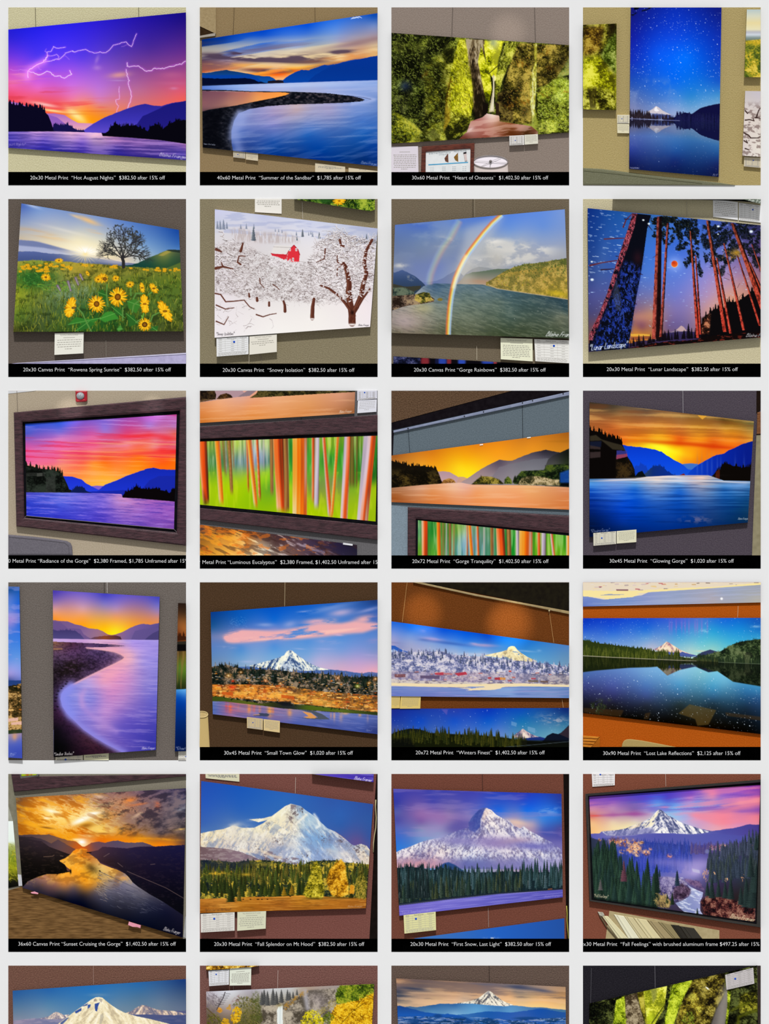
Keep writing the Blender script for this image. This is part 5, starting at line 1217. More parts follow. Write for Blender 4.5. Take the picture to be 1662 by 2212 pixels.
    c.b(poly('500,1228 570,1225 570,1215 520,1220', 3), 'c88c58', .7)
    c.ink('Blaine F', 1525, 1368, 26, .05, '98a0c8', 2.2, .7, W=50)
    return c


def winter_town(c, hill, base, shore, seed):
    """snowy wooded hillside town along a shore"""
    moss(below(hill), c, '0,545c88 .3,7c82ac .55,a4a4c4 .8,c0bcd0 1,dcd6de', seed, 16)
    rng = np.random.default_rng(seed)
    for k in range(120):
        x = rng.uniform(34, 1630)
        y = np.interp(x, XS, hill) + rng.uniform(14, 90)
        c.tree(x, y, rng.uniform(26, 56), ('2c3454', '707c9c'), rng, .2)
    c.dabs(below(hill), 700, 12, 7, '0,9a9cc0 .6,c8c4d8 1,ece8ec', seed + 1, 20, 60, .85)
    town(c, band(hill + 30, base), 90, seed + 2, ['e8e0dc', 'd8d4e0', '3c3848', 'f0e8d8'], (10, 26), (4, 8))


def art_winter():
    c = Canvas()
    c.clip(pts('30,382 1632,600 1632,1073 30,1056'))
    c.b(1, field('40,400,2868d8 200,440,1868e0 500,470,0c54d8 900,520,0848c8 1200,560,1870d8 1600,610,5080c0 40,500,8498d8 200,500,6894e0 400,520,5c88e0 700,540,1c6ce0 1000,580,2070d0 1250,620,2c80d0 1600,680,5c8cb8 40,570,a8a0c8 200,570,98a4d0 400,570,80a0d8 600,600,6c9ce0 800,610,5898e0 1000,640,5898d8 1300,680,5098d0 1600,750,6c94b8 100,620,8890c0 300,620,a0a8d0 600,650,98b0d8 850,680,a0bce0 1450,720,5c98c8'))
    n = slant(fbm(200, 40, 3, 4, .6), .1)
    for x, y, rx, ry, a, col, o in ((350, 470, 50, 14, 6, 'b8a0d8', .7), (400, 545, 90, 18, 6, 'c0a8d8', .8), (560, 580, 200, 14, 7, '2c58b0', .6), (330, 550, 60, 12, 6, '4868b0', .5), (860, 598, 110, 14, 3, 'b8a0c8', .8), (780, 585, 40, 10, 10, 'c0a8d0', .7), (1230, 650, 90, 8, 4, 'a0c0e0', .6), (60, 575, 60, 8, 4, '7c80b0', .5), (800, 680, 160, 12, 2, 'd0d0e0', .6), (1360, 645, 20, 10, 0, '90b8e0', .5)):
        c.b(ell(x, y, rx, ry, a) * sm(.15, .5, n), col, o)
    c.b(poly('30,600 60,600 120,635 190,660 30,660', 4), '2c5cb8')
    c.b(poly('30,640 60,635 100,655 30,660', 3), 'a8c0e8')
    pk = poly('850,690 940,672 1020,655 1070,640 1085,615 1110,604 1140,608 1165,640 1200,668 1260,705 1345,742 1300,750 1130,735 1000,710', 2)
    snow(c, pk, 5, '0,b09c78 .25,e0d0a0 .5,f4e4b0 1,fcf4d0', 34, 50, 2, 1, 1110)
    c.b(poly('1020,712 1060,700 1100,720 1060,735 1010,725', 6) + poly('1170,672 1185,670 1180,688 1168,684', 3) + poly('1120,650 1160,655 1180,665 1120,660', 3), '5c84b8', .7)
    hill = spikes(ln('30,660 100,655 200,660 330,660 420,650 500,655 560,680 700,690 800,695 900,705 1000,720 1150,735 1280,745 1400,760 1500,775 1632,795', 5, 30, 6), 110, 44, 40, 1630, 7, .12)
    winter_town(c, hill, ln('30,880 1632,900'), 0, 8)
    c.b(below(hill) * below(ln('30,830 800,840 1632,860'), 30), field('60,870,a890a0 300,870,9888a8 600,870,b08c98 900,880,b8a0a8 1200,890,a898a8 1600,920,8c7c74'), .5)
    lo = band(ln('30,840 800,835 1632,850'), ln('30,920 800,930 1632,940'))
    town(c, lo, 240, 9, ['e8dccc', 'd0c4d0', '8c7c8c', 'c86858', 'b84850', '605468', 'f0e0c0', '9c8898'], (10, 34), (5, 12))
    for q, col in (('420,845 500,840 500,868 425,862', 'b83848'), ('600,850 700,835 715,860 630,872', 'b83040'), ('960,890 1010,885 1010,908 960,908', 'b03038'), ('1010,885 1060,890 1055,910 1010,908', 'd89040'), ('290,868 465,870 465,900 295,895', '5c4c6c'), ('60,858 160,856 160,885 65,885', '7c4c50'), ('900,885 930,882 930,900 900,900', 'b04048'), ('1290,890 1330,890 1330,905 1290,905', 'b04858'), ('500,845 580,850 580,864 500,860', 'c07878'), ('1085,825 1110,825 1110,838 1085,838', 'c04838'), ('1370,915 1440,920 1440,935 1370,930', '6c5448'), ('1400,940 1632,945 1632,952 1400,950', '4c4038'), ('1260,910 1350,912 1350,930 1260,925', '706050')):
        c.b(poly(q, 2), col, .9)
    town(c, poly('60,860 160,858 160,884 65,884') + poly('295,870 465,872 465,895 300,892') + poly('960,890 1060,890 1055,908 960,908'), 46, 10, ['e8c8a0', '3c2c40', 'd8b0a0'], (4, 10), (3, 6))
    c.b(band(ln('30,905 300,915 600,925 900,935 1632,945', 5, 20, 11), ln('30,955 1632,968')), 'd8ccc0', .9)
    c.b(band(ln('30,905 1632,940'), ln('30,950 1632,960')) * sm(.55, .7, fbm(40, 9, 12, 4, .7)), '6c5c70', .7)
    c.b(band(ln('30,935 500,945 900,945 1200,940 1632,955'), ln('30,966 500,972 700,975 1000,985 1060,968 1632,972')), 'f0dcb0')
    wl = ln('30,962 300,970 620,978 900,980 1010,985 1030,975 1200,966 1632,972')
    c.b(below(wl), field('60,980,7890c8 400,990,7c90c8 800,1010,7c98d0 1100,990,88a8d8 1500,990,7898c8 60,1030,6878c0 400,1040,6c78c0 800,1040,7488c8 1200,1040,7490c8 1600,1050,6080b8'))
    c.b(below(wl) * sm(.5, .8, fbm(240, 9, 13, 3)), 'a898d0', .4)
    c.b(below(wl) * sm(.5, .2, fbm(240, 9, 14, 3)), '4c68b0', .4)
    c.b(poly('620,978 760,985 860,975 700,968 900,960 1000,972 1020,985 950,998 780,1002 700,1006 740,995', 2), 'f0dcb4')
    c.b(poly('690,968 860,968 880,974 760,978', 3), '7c94c8')
    # night print below
    c.clip(pts('30,1170 1632,1160 1632,1515 30,1515'))
    c.b(1, field('60,1200,1c2c90 300,1200,1c3ca0 600,1190,2840a8 900,1190,0c38b8 1200,1190,1050b8 1600,1180,102870 60,1280,1838a0 300,1280,1048c0 600,1280,1450c8 900,1280,0c58c8 1200,1280,1470b0 1600,1300,307098 60,1340,3c5098 400,1350,3c60b0 700,1370,4c70c0 1000,1380,5c80c8 1200,1370,4888b0 1500,1400,68a0b8'))
    c.stars(520, (Y < 1400) * 1., 15, 3.6, 'c8e4ff')
    c.b(ell(1500, 1270, 130, 40, 10) * sm(.4, .7, fbm(40, 16, 16, 4, .7)), 'a8a8b8', .8)
    c.b(poly('480,1172 540,1172 530,1225', 8), '8c68b8', .4)
    c.b(poly('1110,1280 1160,1295 1155,1328 1108,1315') + poly('1255,1325 1325,1345 1325,1388 1258,1365'), '98b8d8', .4)
    pk = poly('1120,1420 1160,1385 1195,1360 1215,1345 1240,1365 1290,1395 1340,1415 1420,1432 1400,1450 1200,1445', 2)
    snow(c, pk, 17, '0,5c5880 .4,b09ca8 .7,d8c0b8 1,f0e0d0', 34, 40, 2.4, 1, 1215)
    c.b(poly('1180,1440 1290,1425 1370,1420 1430,1435 1400,1455 1200,1450', 3), '1c3078')
    c.b(below(ln('30,1395 100,1365 200,1345 280,1350 370,1380 420,1400 600,1520')) * (X < 600), '141a14')
    c.b(below(ln('30,1700 1400,1450 1430,1410 1480,1385 1530,1395 1560,1380 1632,1310')) * (X > 1390), '0e1424')
    c.b(poly('1540,1395 1632,1315 1632,1435', 4), '3c2c34', .7)
    hl = ln('30,1400 400,1385 600,1395 800,1405 1000,1420 1200,1450 1632,1470')
    c.b(below(hl, 10), '141808')
    c.forest(240, 36, 1250, hl + 60, 50, 100, [('141a08', '4c4c18'), ('181c08', '5c5818'), ('0c1408', '3c4014')], 18, .14, 40)
    c.b(poly('33,1440 200,1430 250,1515 33,1515', 20) + poly('1200,1450 1632,1450 1632,1515 1200,1515', 10), '08090a', .7)
    c.stroke('1060,1510 1300,1492 1632,1462', 4, '505c64', .8)
    return c


def art_lake():
    c = Canvas()
    c.clip(pts('30,28 1635,28 1635,213 30,252'))
    c.b(1, 'e8d8c0')
    town(c, (Y < 110) * (X < 900) * 1., 220, 3, ['e8dcd0', 'c8b0b8', '8c7888', 'f0d8a8', 'b84850', '5c4c60', 'd8c0c8', 'e8c888'], (10, 40), (5, 12))
    town(c, (Y < 60) * (X > 800) * 1., 120, 4, ['e8d8b0', '6c5c58', 'c89858', '8c7868', 'f0e0c0'], (10, 40), (4, 10))
    town(c, (Y < 46) * (X < 660) * 1., 40, 5, ['b02c38', 'c83c40', '5c3444', 'd88838'], (18, 40), (8, 14))
    c.b(band(ln('30,105 300,110 560,105 900,85 1200,75 1635,35', 4, 20, 6), ln('30,150 560,130 1000,105 1635,60')), 'f8e4a0')
    c.b(poly('330,95 440,95 440,112 335,110', 3), '6c3c50', .8)
    wl = ln('30,152 220,188 560,150 620,122 1000,98 1635,55')
    c.b(below(wl), field('40,200,7488c8 300,200,7c94c8 600,150,8c98c8 900,130,94a0c0 1300,100,98a4c0 1600,90,a0a4b0 40,235,5c74c0 400,225,7490c8 800,200,98a4c4 1200,190,b0a8b0 1600,180,b4b0a8'))
    c.b(below(wl) * sm(.5, .85, slant(fbm(300, 9, 7, 3), -.05)), 'b0b8d8', .4)
    c.b(poly('30,130 300,112 440,108 545,140 480,165 220,188 240,175 130,165 33,160', 3), 'f8e4a0')
    c.b(poly('180,150 260,138 430,142 300,150', 3), '8c98b8', .9)
    c.b(ell(1278, 180, 12, 12, 0, 2), 'ffffff')
    c.clip(pts('30,355 1635,351 1635,1398 30,1208'))
    c.b(1, field('40,370,0c34b8 300,370,1440c8 600,370,1c50d0 900,370,4c60d0 1100,370,4878d0 1300,370,1868d8 1600,370,1858b8 40,450,1c50d0 300,450,1c58d8 600,450,1c68d8 900,470,2c88d8 1200,470,28a0d8 1450,450,1888d8 1620,470,1c78c8 40,520,5080d0 300,540,4c88d8 600,540,68a0d8 900,560,60b0d8 1100,570,60c0d8 1350,560,40b0d8 1620,530,38a0d0 300,600,80a0d8 650,620,b8b8d0 1000,640,a8d0d0 1200,640,98d0c8'))
    for x in (810, 830, 870, 920, 950, 985, 1040, 1060, 1100, 1150):
        c.b(ell(x, 430, 7, 60), 'c868c8', .35)
    c.b(ell(1130, 470, 60, 14) * sm(.3, .6, fbm(40, 16, 8)) + ell(1590, 430, 40, 10), 'c0e0f0', .5)
    c.stars(700, (Y < 640) * 1., 9, 3.4, 'd8f0ff')
    pk = poly('670,635 740,600 782,566 800,570 850,602 910,640 970,665 1050,690 900,700 760,665', 2)
    snow(c, pk, 10, '0,a07890 .3,e0b8a8 .55,f4d8b8 1,fcecd0', 36, 44, 2.2, 1, 790)
    c.b(poly('740,655 830,660 900,668 925,655 960,668 1060,690 1000,705 800,690', 3), '4c5ca0')
    c.b(ell(1090, 650, 50, 7), 'e0d8b8', .7)
    c.b(below(ln('30,900 1040,700 1100,660 1175,636 1240,655 1300,720 1635,900')) * (X > 1030), '343c60')
    rh = spikes(ln('30,900 1050,710 1200,670 1260,655 1330,615 1400,580 1480,560 1635,542', 3, 20, 11), 90, 18, 1080, 1630, 12)
    m = below(rh) * (X > 1030)
    moss(m, c, '0,141c14 .4,24341c .7,405030 1,607048', 13, 30)
    c.forest(150, 1060, 1630, ln('1060,735 1300,755 1635,768'), 30, 70, [('182418', '3c4c2c'), ('142018', '304028')], 14, .16, 6)
    c.b(poly('1480,680 1540,690 1520,760 1490,760', 8) + ell(1470, 670, 80, 16, 10), 'a0a070', .25)
    lh = spikes(ln('30,550 150,575 300,595 450,615 600,635 700,660 850,690 1000,715 1100,740', 3, 20, 15), 90, 26, 35, 760, 16)
    c.b(below(lh) * (X < 1060), '2c3814')
    c.forest(220, 32, 900, ln('30,690 500,715 900,730'), 50, 90, [('202c0c', '687028'), ('283410', '7c8030'), ('182408', '505c20')], 17, .17, 24)
    c.forest(120, 700, 1250, ln('700,722 1000,738 1250,752'), 20, 46, [('1c2414', '4c5830'), ('283018', '5c6038')], 18, .2, 4)
    wl = ln('30,693 400,712 800,728 1000,736 1635,766')
    c.mirror(wl, .93, .62, '141c14', .2)
    c.stroke('30,692 300,706 600,720 900,733 1050,738', 7, 'b0a890', .9, w2=4)
    c.stroke('1250,750 1635,766', 4, '6c7c60', .8)
    c.b(below(ln('30,840 150,825 450,800 640,795 700,790 790,870 900,820 1040,790 1160,840 1240,830 1380,925 1635,968'), 8), field('60,860,4868a8 300,850,5878b8 600,850,70a0d0 900,860,80b8d8 1100,850,80c0d0 1300,930,68b0d0 1600,990,3c88b8 60,950,404888 300,950,4858a0 600,950,4c78b8 900,950,4c98c8 1200,980,4094c0 1500,1020,2c6ca0 60,1050,24284c 300,1050,303468 600,1050,3c508c 900,1050,386088 1200,1060,306088 1600,1080,285080 60,1130,14141c 300,1140,16161c 600,1130,242c3c 900,1120,243438 1200,1130,1c303c 1500,1160,182c40 200,1200,18120c 500,1230,080808 800,1250,0a0a0a 1100,1280,14100a 1500,1320,060808'))
    c.b(poly('890,1210 990,1128 1230,1180 1160,1310 1060,1320 1040,1260', 6), '6c5424', .55)
    c.b(poly('1310,1200 1635,1240 1635,1275 1320,1230', 8) + poly('40,1160 400,1180 370,1240 40,1200', 8) + poly('590,1210 640,1200 620,1260 580,1262', 6), '4c3418', .5)
    c.dabs(ell(180, 1150, 70, 50), 60, 30, 14, '0,1c2414 1,3c4828', 19, 30, 60, .6)
    c.b(ell(190, 1090, 26, 16) + ell(270, 1088, 20, 14), '445038', .4)
    c.stars(950, below(ln('30,850 600,830 1040,820 1380,960 1635,1000')), 20, 4.4, 'e0f0ff')
    return c


def art_sunset():
    c = Canvas()
    # sliver of a canvas beyond the column
    c.clip(pts('30,458 76,458 126,1050 30,1062'))
    c.b(1, cmap((Y - 460) / 600, '0,f0f8f4 .3,e8f4e8 .38,a8b060 .55,7c8c28 .7,9ca020 .82,5c5c14 .9,181810 1,0a0a08'))
    c.dabs((Y > 660) * (Y < 1000) * 1., 900, 40, 6, '0,3c4410 .4,80881c .8,c8b428 1,e8e058', 3, 60, 30, .8)
    # grove strip in the frame above
    c.clip(pts('148,30 300,30 300,45 150,58'))
    c.b(1, 'a0b820')
    c.b(ell(205, 44, 16, 20) + ell(240, 40, 8, 20), 'a85820')
    c.clip(pts('98,248 1650,162 1602,1508 160,1060'))
    c.b(1, field('110,270,4c3c3c 300,270,c87828 600,230,8c5c4c 900,230,88646c 1200,200,5c445c 1600,190,343050 130,350,7c4c24 300,340,e88c20 500,330,e88820 700,330,e89440 900,320,a87050 1100,300,c07848 1350,310,6c545c 1600,300,4c5068 130,420,a8641c 300,430,f8b030 450,380,fff0b0 600,440,f8a020 750,410,fffce0 900,440,e8a048 1100,430,8c6450 1350,420,5c4850 1600,400,3c3c4c 130,500,a05c14 350,500,f0a020 600,520,e88810 750,500,c87818 850,520,f8c040 1000,530,e89420 1200,490,6c5048 1600,480,4c444c 150,570,c07010 400,570,e88810 700,590,e86808 900,600,e87c08 1150,600,d87c18 1400,580,584848 1600,560,605044 600,620,f8a010 690,650,fff8d0 850,640,e86c08 1200,630,f89810 1400,660,f0800c 1600,640,604038 1500,670,e08018'))
    n = rot(fbm(150, 40, 3, 5, .62), 18)
    n2 = rot(fbm(110, 50, 4, 5, .65), -14)
    lf, rt, up = sm(1100, 650, X), sm(650, 1050, X), sm(640, 540, Y)
    c.b(sm(.4, .85, n) * lf * up, 'ffb828', .75)
    c.b(sm(.5, .2, n) * lf * up, 'a05410', .6)
    c.b(lf * ell(450, 400, 460, 150), 'ff9c10', .28)
    c.b(sm(.4, .8, n2) * rt * up, 'a88880', .5)
    c.b(sm(.6, .25, n2) * rt * up, '2c2430', .65)
    c.b(np.clip(ell(640, 430, 190, 60, -14) + ell(430, 390, 110, 50, 16) + ell(860, 535, 130, 36), 0, 1) * sm(.25, .7, n), 'ffe890', .8)
    r1 = 1 - np.abs(2 * n - 1)
    c.b(sm(.82, 1, r1) * ell(620, 400, 430, 170), 'fff0a8', .65)
    c.b(sm(.85, 1, 1 - np.abs(2 * n2 - 1)) * ell(1100, 330, 330, 120), 'f0b088', .45)
    for x, y, rx, ry, a, col, o in ((430, 375, 70, 16, 18, 'fffbe0', 1), (690, 450, 110, 26, -24, 'fffef0', 1), (800, 390, 60, 14, -6, 'fffdf0', 1), (380, 430, 30, 14, 0, 'fff8d8', .9), (850, 240, 50, 14, 10, 'e8c8b0', .7), (560, 290, 20, 16, 0, 'f8d0a0', .8), (1120, 275, 60, 20, -16, 'f08838', .9), (1200, 310, 80, 10, -8, 'e07840', .7), (1370, 310, 30, 24, 60, 'e06c40', .7), (1200, 400, 60, 14, -30, 'f0c8a0', .6), (1590, 350, 40, 12, -20, 'a8a8b0', .7), (870, 540, 100, 26, 4, 'ffd060', .9), (750, 590, 60, 10, 4, 'fff0b0', .9), (690, 648, 34, 20, 0, 'ffffff', 1), (650, 625, 60, 8, 0, 'fff0c0', .9), (1350, 620, 200, 10, 3, 'ffa818', .8), (1570, 535, 60, 8, -8, 'f0c060', .8), (1200, 660, 160, 10, 2, 'ff9c10', .7), (380, 520, 60, 8, 8, '6c3c18', .7), (730, 500, 60, 20, -8, '8c5010', .7), (560, 440, 16, 60, -30, 'd87810', .6), (880, 572, 70, 8, 0, '9c5010', .7), (1450, 560, 100, 16, 0, '4c4048', .6)):
        c.b(ell(x, y, rx, ry, a) * (.4 + .6 * sm(.3, .6, n)), col, o)
    # river valley
    c.b(below(ln('98,585 250,580 340,582 400,580 480,605 560,630 640,640 700,690 720,690 780,655 840,642 900,655 960,640 1010,634 1080,650 1180,655 1240,648 1300,670 1350,690 1660,690', 4, 24, 6)), field('150,620,483840 400,600,6c5048 560,650,8c5838 700,690,e06010 800,680,74484c 1000,670,584860 1200,680,605060 1400,700,483850'))
    c.b(below(ln('98,600 240,600 330,620 420,660 480,625 540,660 620,705 660,720 1000,1800', 4, 24, 7)) * (X < 660), field('150,650,2c2428 350,640,44343c 500,670,5c4448 600,710,704438'))
    c.b(below(ln('600,1500 740,750 840,720 880,690 960,695 1100,705 1200,690 1350,688 1500,680 1660,672', 4, 24, 8)) * (X > 735), field('800,750,6c404c 950,720,3c2c48 1200,720,30284c 1600,700,1c1a3c 1000,850,30202c 1300,850,1c1430 1600,900,14102c'))
    rv = poly('640,712 700,704 740,712 745,740 790,770 830,800 860,840 960,880 1010,895 1080,930 1120,970 1150,1010 1200,1050 1260,1085 1300,1115 1420,1180 1650,1330 1650,1520 150,1080 160,1040 210,1000 300,960 380,935 480,935 560,920 600,905 555,870 540,850 500,825 490,815 540,795 590,760 615,730', 2)
    c.b(rv, field('680,720,f88c18 650,760,f08c18 760,790,c87830 580,800,f0a028 700,820,e88818 850,850,d8a058 560,840,f8b038 700,880,f8b030 850,870,f0d080 1000,900,e8a040 650,930,f8a020 800,920,a88030 950,940,d8b070 1080,950,908088 500,960,f0a030 700,980,f89c18 850,1000,e0a040 1000,1000,807078 1130,1030,8c8490 350,970,b07860 550,1020,e08c38 750,1030,f09820 900,1080,787078 1150,1080,686474 250,1010,5c4850 450,1030,906050 620,1060,5c4c54 800,1090,605050 1250,1120,605c68 300,1060,342c34 500,1100,3c343c 700,1130,241e24 1000,1150,403e4c 1300,1200,282a40 500,1150,100c10 800,1230,14121c 1100,1250,20202e 1450,1280,10122a 1000,1330,0c0e1c 1400,1400,0a0c1c 1590,1480,0a0a1c'))
    c.b(rv * sm(.55, .75, fbm(80, 60, 9, 4, .65)) * sm(1060, 960, Y), 'ffc858', .4)
    c.b(rv * sm(.5, .32, fbm(100, 50, 10, 4, .65)) * sm(1100, 960, Y), '7c4818', .4)
    c.b(ell(780, 880, 60, 30, 30), '3c2c14', .6)
    c.b(ell(1070, 970, 40, 18), 'f0a850', .8)
    # wake
    wk = poly('845,930 870,915 960,985 1120,1060 1300,1120 1440,1230 1330,1300 1100,1260 930,1200 830,1170 835,1050', 16)
    c.dabs(wk, 420, 60, 4, '0,1c1c30 .5,44445c .8,7c7c90 1,b0a8a8', 41, 16, 7, .55, .15)
    c.dabs(poly('845,930 880,930 930,1200 840,1150', 8), 120, 34, 4, '0,2c2428 .6,8c7c74 1,d0b898', 42, 32, 10, .6, .3)
    c.stroke('855,912 1000,980 1150,1050 1300,1110 1420,1190', 5, '50505c', .7)
    c.stroke('855,912 870,960 890,1020', 4, 'c8a878', .6)
    c.stroke('860,915 930,970 1010,1040', 4, '8c7860', .6)
    c.b(ell(855, 908, 9, 6, 40, 2), '100808')
    # banks
    lb = poly('98,590 130,700 150,1010 165,1050 210,1000 300,960 380,935 480,935 560,920 590,915 600,935 595,898 585,912 560,905 555,880 540,850 500,825 490,812 540,795 590,760 560,750 480,720 400,690 330,640 260,630', 2)
    c.b(lb, field('140,650,282024 300,660,30242c 450,730,281e20 550,770,201818 200,800,14100e 400,850,120e0c 200,950,0a0808 500,900,0c0a08'))
    c.b(lb * sm(.6, .72, fbm(40, 14, 12, 4, .7)), '5c4438', .18)
    c.stroke('350,780 430,775 445,765', 5, '8c6c58', .7)
    c.stroke('500,770 525,775', 5, '8c6c58', .7)
    rb = poly('745,740 840,720 880,690 960,695 1100,705 1200,690 1350,688 1500,680 1660,672 1650,1335 1420,1182 1300,1115 1200,1050 1150,1010 1120,970 1080,930 1010,880 960,865 860,830 830,800', 2)
    c.b(rb, field('800,750,4c3038 950,760,342434 1150,750,241c38 1400,720,1c1838 1620,700,18163c 950,830,2c1c20 1200,850,1c1428 1600,850,14102c 1200,950,181020 1150,990,10101c 1500,1050,0c0a18 1600,1250,08080f'))
    c.b(rb * sm(.6, .74, fbm(50, 16, 13, 4, .7)), '3c2c38', .22)
    for q in ('1015,835 1060,870', '890,780 940,750', '1100,910 1250,975 1450,1060 1620,1160', '1310,850 1350,845'):
        c.stroke(q, 5, '8c7068', .6)
    c.stroke('740,742 775,742', 9, '181010')
    c.dabs(poly('380,930 480,925 560,915 480,945'), 40, 14, 4, '0,0c0806 1,1c1008', 14, 90, 10, .9)
    c.b(ell(592, 912, 8, 20), '0c0806')
    c.ink('Blaine Franger', 1425, 1438, 46, .26, 'd8d0d0', 3.4, .9, W=145, lean=.4)
    return c


def hood(c, deg=36):
    pass


def art_splendor():
    c = Canvas()
    c.clip(pts('1000,30 1598,30 1592,112 1040,30'))
    c.b(1, cmap((X - 1100) / 500, '0,5c48c0 .5,4c38b0 1,3c2c9c'))
    c.b(sm(.5, .8, slant(fbm(200, 10, 3, 3), .1)), '8c80e0', .5)
    c.ink('Blaine Franger', 1418, 84, 40, .15, 'e0d8f0', 4, .95, W=155, lean=.4)
    c.clip(pts('44,100 1590,308 1524,1242 22,1288'))
    c.b(1, field('60,120,2450b0 400,170,1c58b8 800,230,2c64b8 1200,280,3058a8 1560,320,30509c 60,300,2858b8 400,350,2860b8 800,280,2c68b8 1300,400,3060b0 1560,450,3058a0 60,500,3c64b0 300,470,4870b0 1300,500,305ca8 1560,600,34549c 60,560,5078b0 1450,640,60508c'))
    # mountain body
    mm = poly('30,572 130,550 250,530 330,500 420,520 520,520 600,480 640,450 560,470 480,445 600,435 680,415 740,370 800,325 850,304 900,315 940,325 980,360 1040,400 1090,440 1130,480 1180,525 1250,555 1300,590 1340,620 1390,665 1420,680 1480,664 1530,680 1560,720 1560,860 30,860', 2)
    c.b(mm, field('100,600,e8d8b0 300,560,f0e0b8 500,560,f0e8c8 650,470,f0e4c0 780,380,f0ecd0 850,330,e0d8c0 900,340,90a0b8 960,400,a8c0d0 880,420,d0c8b8 1000,450,a0c0d8 1050,500,d8e0dc 1100,470,c8d8dc 700,560,f8ecc8 900,530,f4e8c8 1000,560,88b0d8 1100,580,90b0d0 1200,580,7890b8 1300,640,a0a4c0 500,640,d0c8c0 700,650,c8c0c0 900,640,c0c8d4 1050,680,88a8d0 1250,720,a8b8d0 1450,720,e0d8d0 1520,760,e0d0b8 300,650,d8ccc0 150,650,e0d0b8 600,700,e8d8c0 900,720,b0c0d8 1100,750,98b0d8 1300,780,c8c8d8 1500,800,d8c8b8 800,740,a8b0c8'))
    p = rot(fbm(36, 120, 5, 4, .65), 34)
    q = rot(fbm(36, 120, 6, 4, .65), -40)
    s = sm(780, 960, X)
    n = p * (1 - s) + q * s
    c.b(mm * sm(.54, .75, n), 'fffcf0', .55)
    c.b(mm * sm(.5, .28, n) * sm(380, 560, Y), '7088b4', .5)
    c.b(mm * np.clip(ell(1050, 590, 110, 120, 35) + ell(960, 400, 50, 60, 30) + ell(1180, 680, 120, 60, 35), 0, 1) * sm(.3, .65, rot(fbm(30, 120, 62, 4, .6), -40)), '7ca8d8', .55)
    f = fbm(18, 22, 21, 3, .8)
    c.b(mm * sm(.58, .74, f) * sm(440, 600, Y), '7c8098', .4)
    c.b(mm * sm(.62, .7, fbm(22, 18, 7, 4, .8)) * np.clip(ell(880, 400, 60, 100, 25) + ell(940, 350, 50, 40) + ell(1150, 610, 60, 40) + ell(1300, 620, 70, 40, 40) + ell(740, 640, 90, 30, 20) + ell(1460, 710, 90, 60) + ell(660, 500, 60, 30, -20) + ell(540, 700, 100, 20, 20) + ell(980, 770, 60, 20), 0, 1), '5c4c50', .85)
    c.b(poly('850,310 900,318 880,400 850,470 820,490 850,420 840,360', 8) * sm(.4, .55, fbm(18, 40, 8, 3, .8)), '7c6c74', .8)
    c.stroke('1060,400 1090,440 1110,500 1080,520', 12, 'f8f8f0', .7, soft=6)
    c.stroke('990,400 960,430 900,480', 14, 'fcf4e0', .7, soft=6)
    c.stroke('1340,620 1300,590 1250,555', 6, '8c6070', .5)
    # blowing snow
    for x, y, rx, ry, a, o in ((380, 560, 120, 70, 0, .8), (330, 510, 60, 24, -20, .8), (600, 610, 130, 40, 5, .6), (520, 450, 50, 12, -4, .8), (860, 680, 110, 40, 20, .6), (1240, 750, 90, 40, 20, .6), (1330, 760, 70, 40, 0, .5)):
        c.b(ell(x, y, rx, ry, a) * (.5 + .5 * sm(.3, .7, fbm(70, 40, x, 4))), 'e4dcd0', o)
    # foothills
    c.b(below(ln('22,690 120,695 250,705 340,720 420,745 500,775 560,800 700,820 900,850 1600,900', 5, 30, 9)) * (X < 900), field('60,720,70585c 250,740,806870 400,770,8c7480 550,800,6c5868 700,830,a098a8'))
    c.b(below(ln('22,690 340,720 560,800 900,850 1600,900')) * (X < 600) * sm(.5, .68, fbm(60, 16, 10, 4, .7)), 'a89898', .6)
    c.b(poly('560,800 640,730 720,740 830,780 900,790 1030,830 900,850 700,820', 6) * sm(.4, .6, fbm(40, 20, 11, 4, .7)), '74606c', .8)
    c.stroke('590,730 680,770 760,790', 12, 'f0dcc0', .7, soft=6)
    c.stroke('400,715 480,740 580,790', 12, 'f0e0c8', .8, soft=6)
    c.b(poly('480,740 560,760 620,790 600,810 540,790', 6), '586ca0', .7)
    # forest tiers
    t1 = spikes(ln('22,810 200,815 330,830 450,815 620,810 750,825 860,850 960,850 1030,820 1120,815 1250,810 1340,830 1560,850', 4, 30, 12), 120, 26, 25, 1550, 13, .14)
    moss(below(t1), c, '0,141c1c .4,2c3828 .65,6c6828 .85,a08c2c 1,c8a838', 14, 30)
    c.b(below(t1) * (X < 480) * (Y < 930), '20283c', .6)
    c.forest(70, 30, 480, ln('22,890 480,880'), 30, 60, [('181c20', '3c4438'), ('1c2428', '404838')], 15, .16, 24)
    c.b(ell(220, 930, 130, 22), 'd8a828', .7)
    c.b(ell(600, 850, 130, 20), 'b09c38', .6)
    c.forest(80, 100, 330, ln('22,945 330,935'), 16, 30, [('c89018', 'f0c838')], 16, .4, 8)
    c.forest(330, 30, 1540, ln('22,985 500,985 900,960 1540,970'), 50, 115, [('1c2410', '64702c'), ('20280e', '7c7c2c'), ('242c10', '5c6c2c'), ('181c0c', '4c481c'), ('2c2c10', '948434')], 17, .19, 60)
    c.forest(80, 30, 980, ln('22,1110 980,1110'), 70, 140, [('181e0e', '44521e'), ('141a0c', '3c4a1e')], 18, .22, 30)
    c.b(ell(190, 930, 130, 16) * sm(.3, .6, fbm(20, 16, 61)) + ell(450, 940, 40, 12), 'e0b030', .7)
    # field
    fl = ln('22,1158 300,1150 480,1140 700,1140 940,1125 1200,1140 1560,1150')
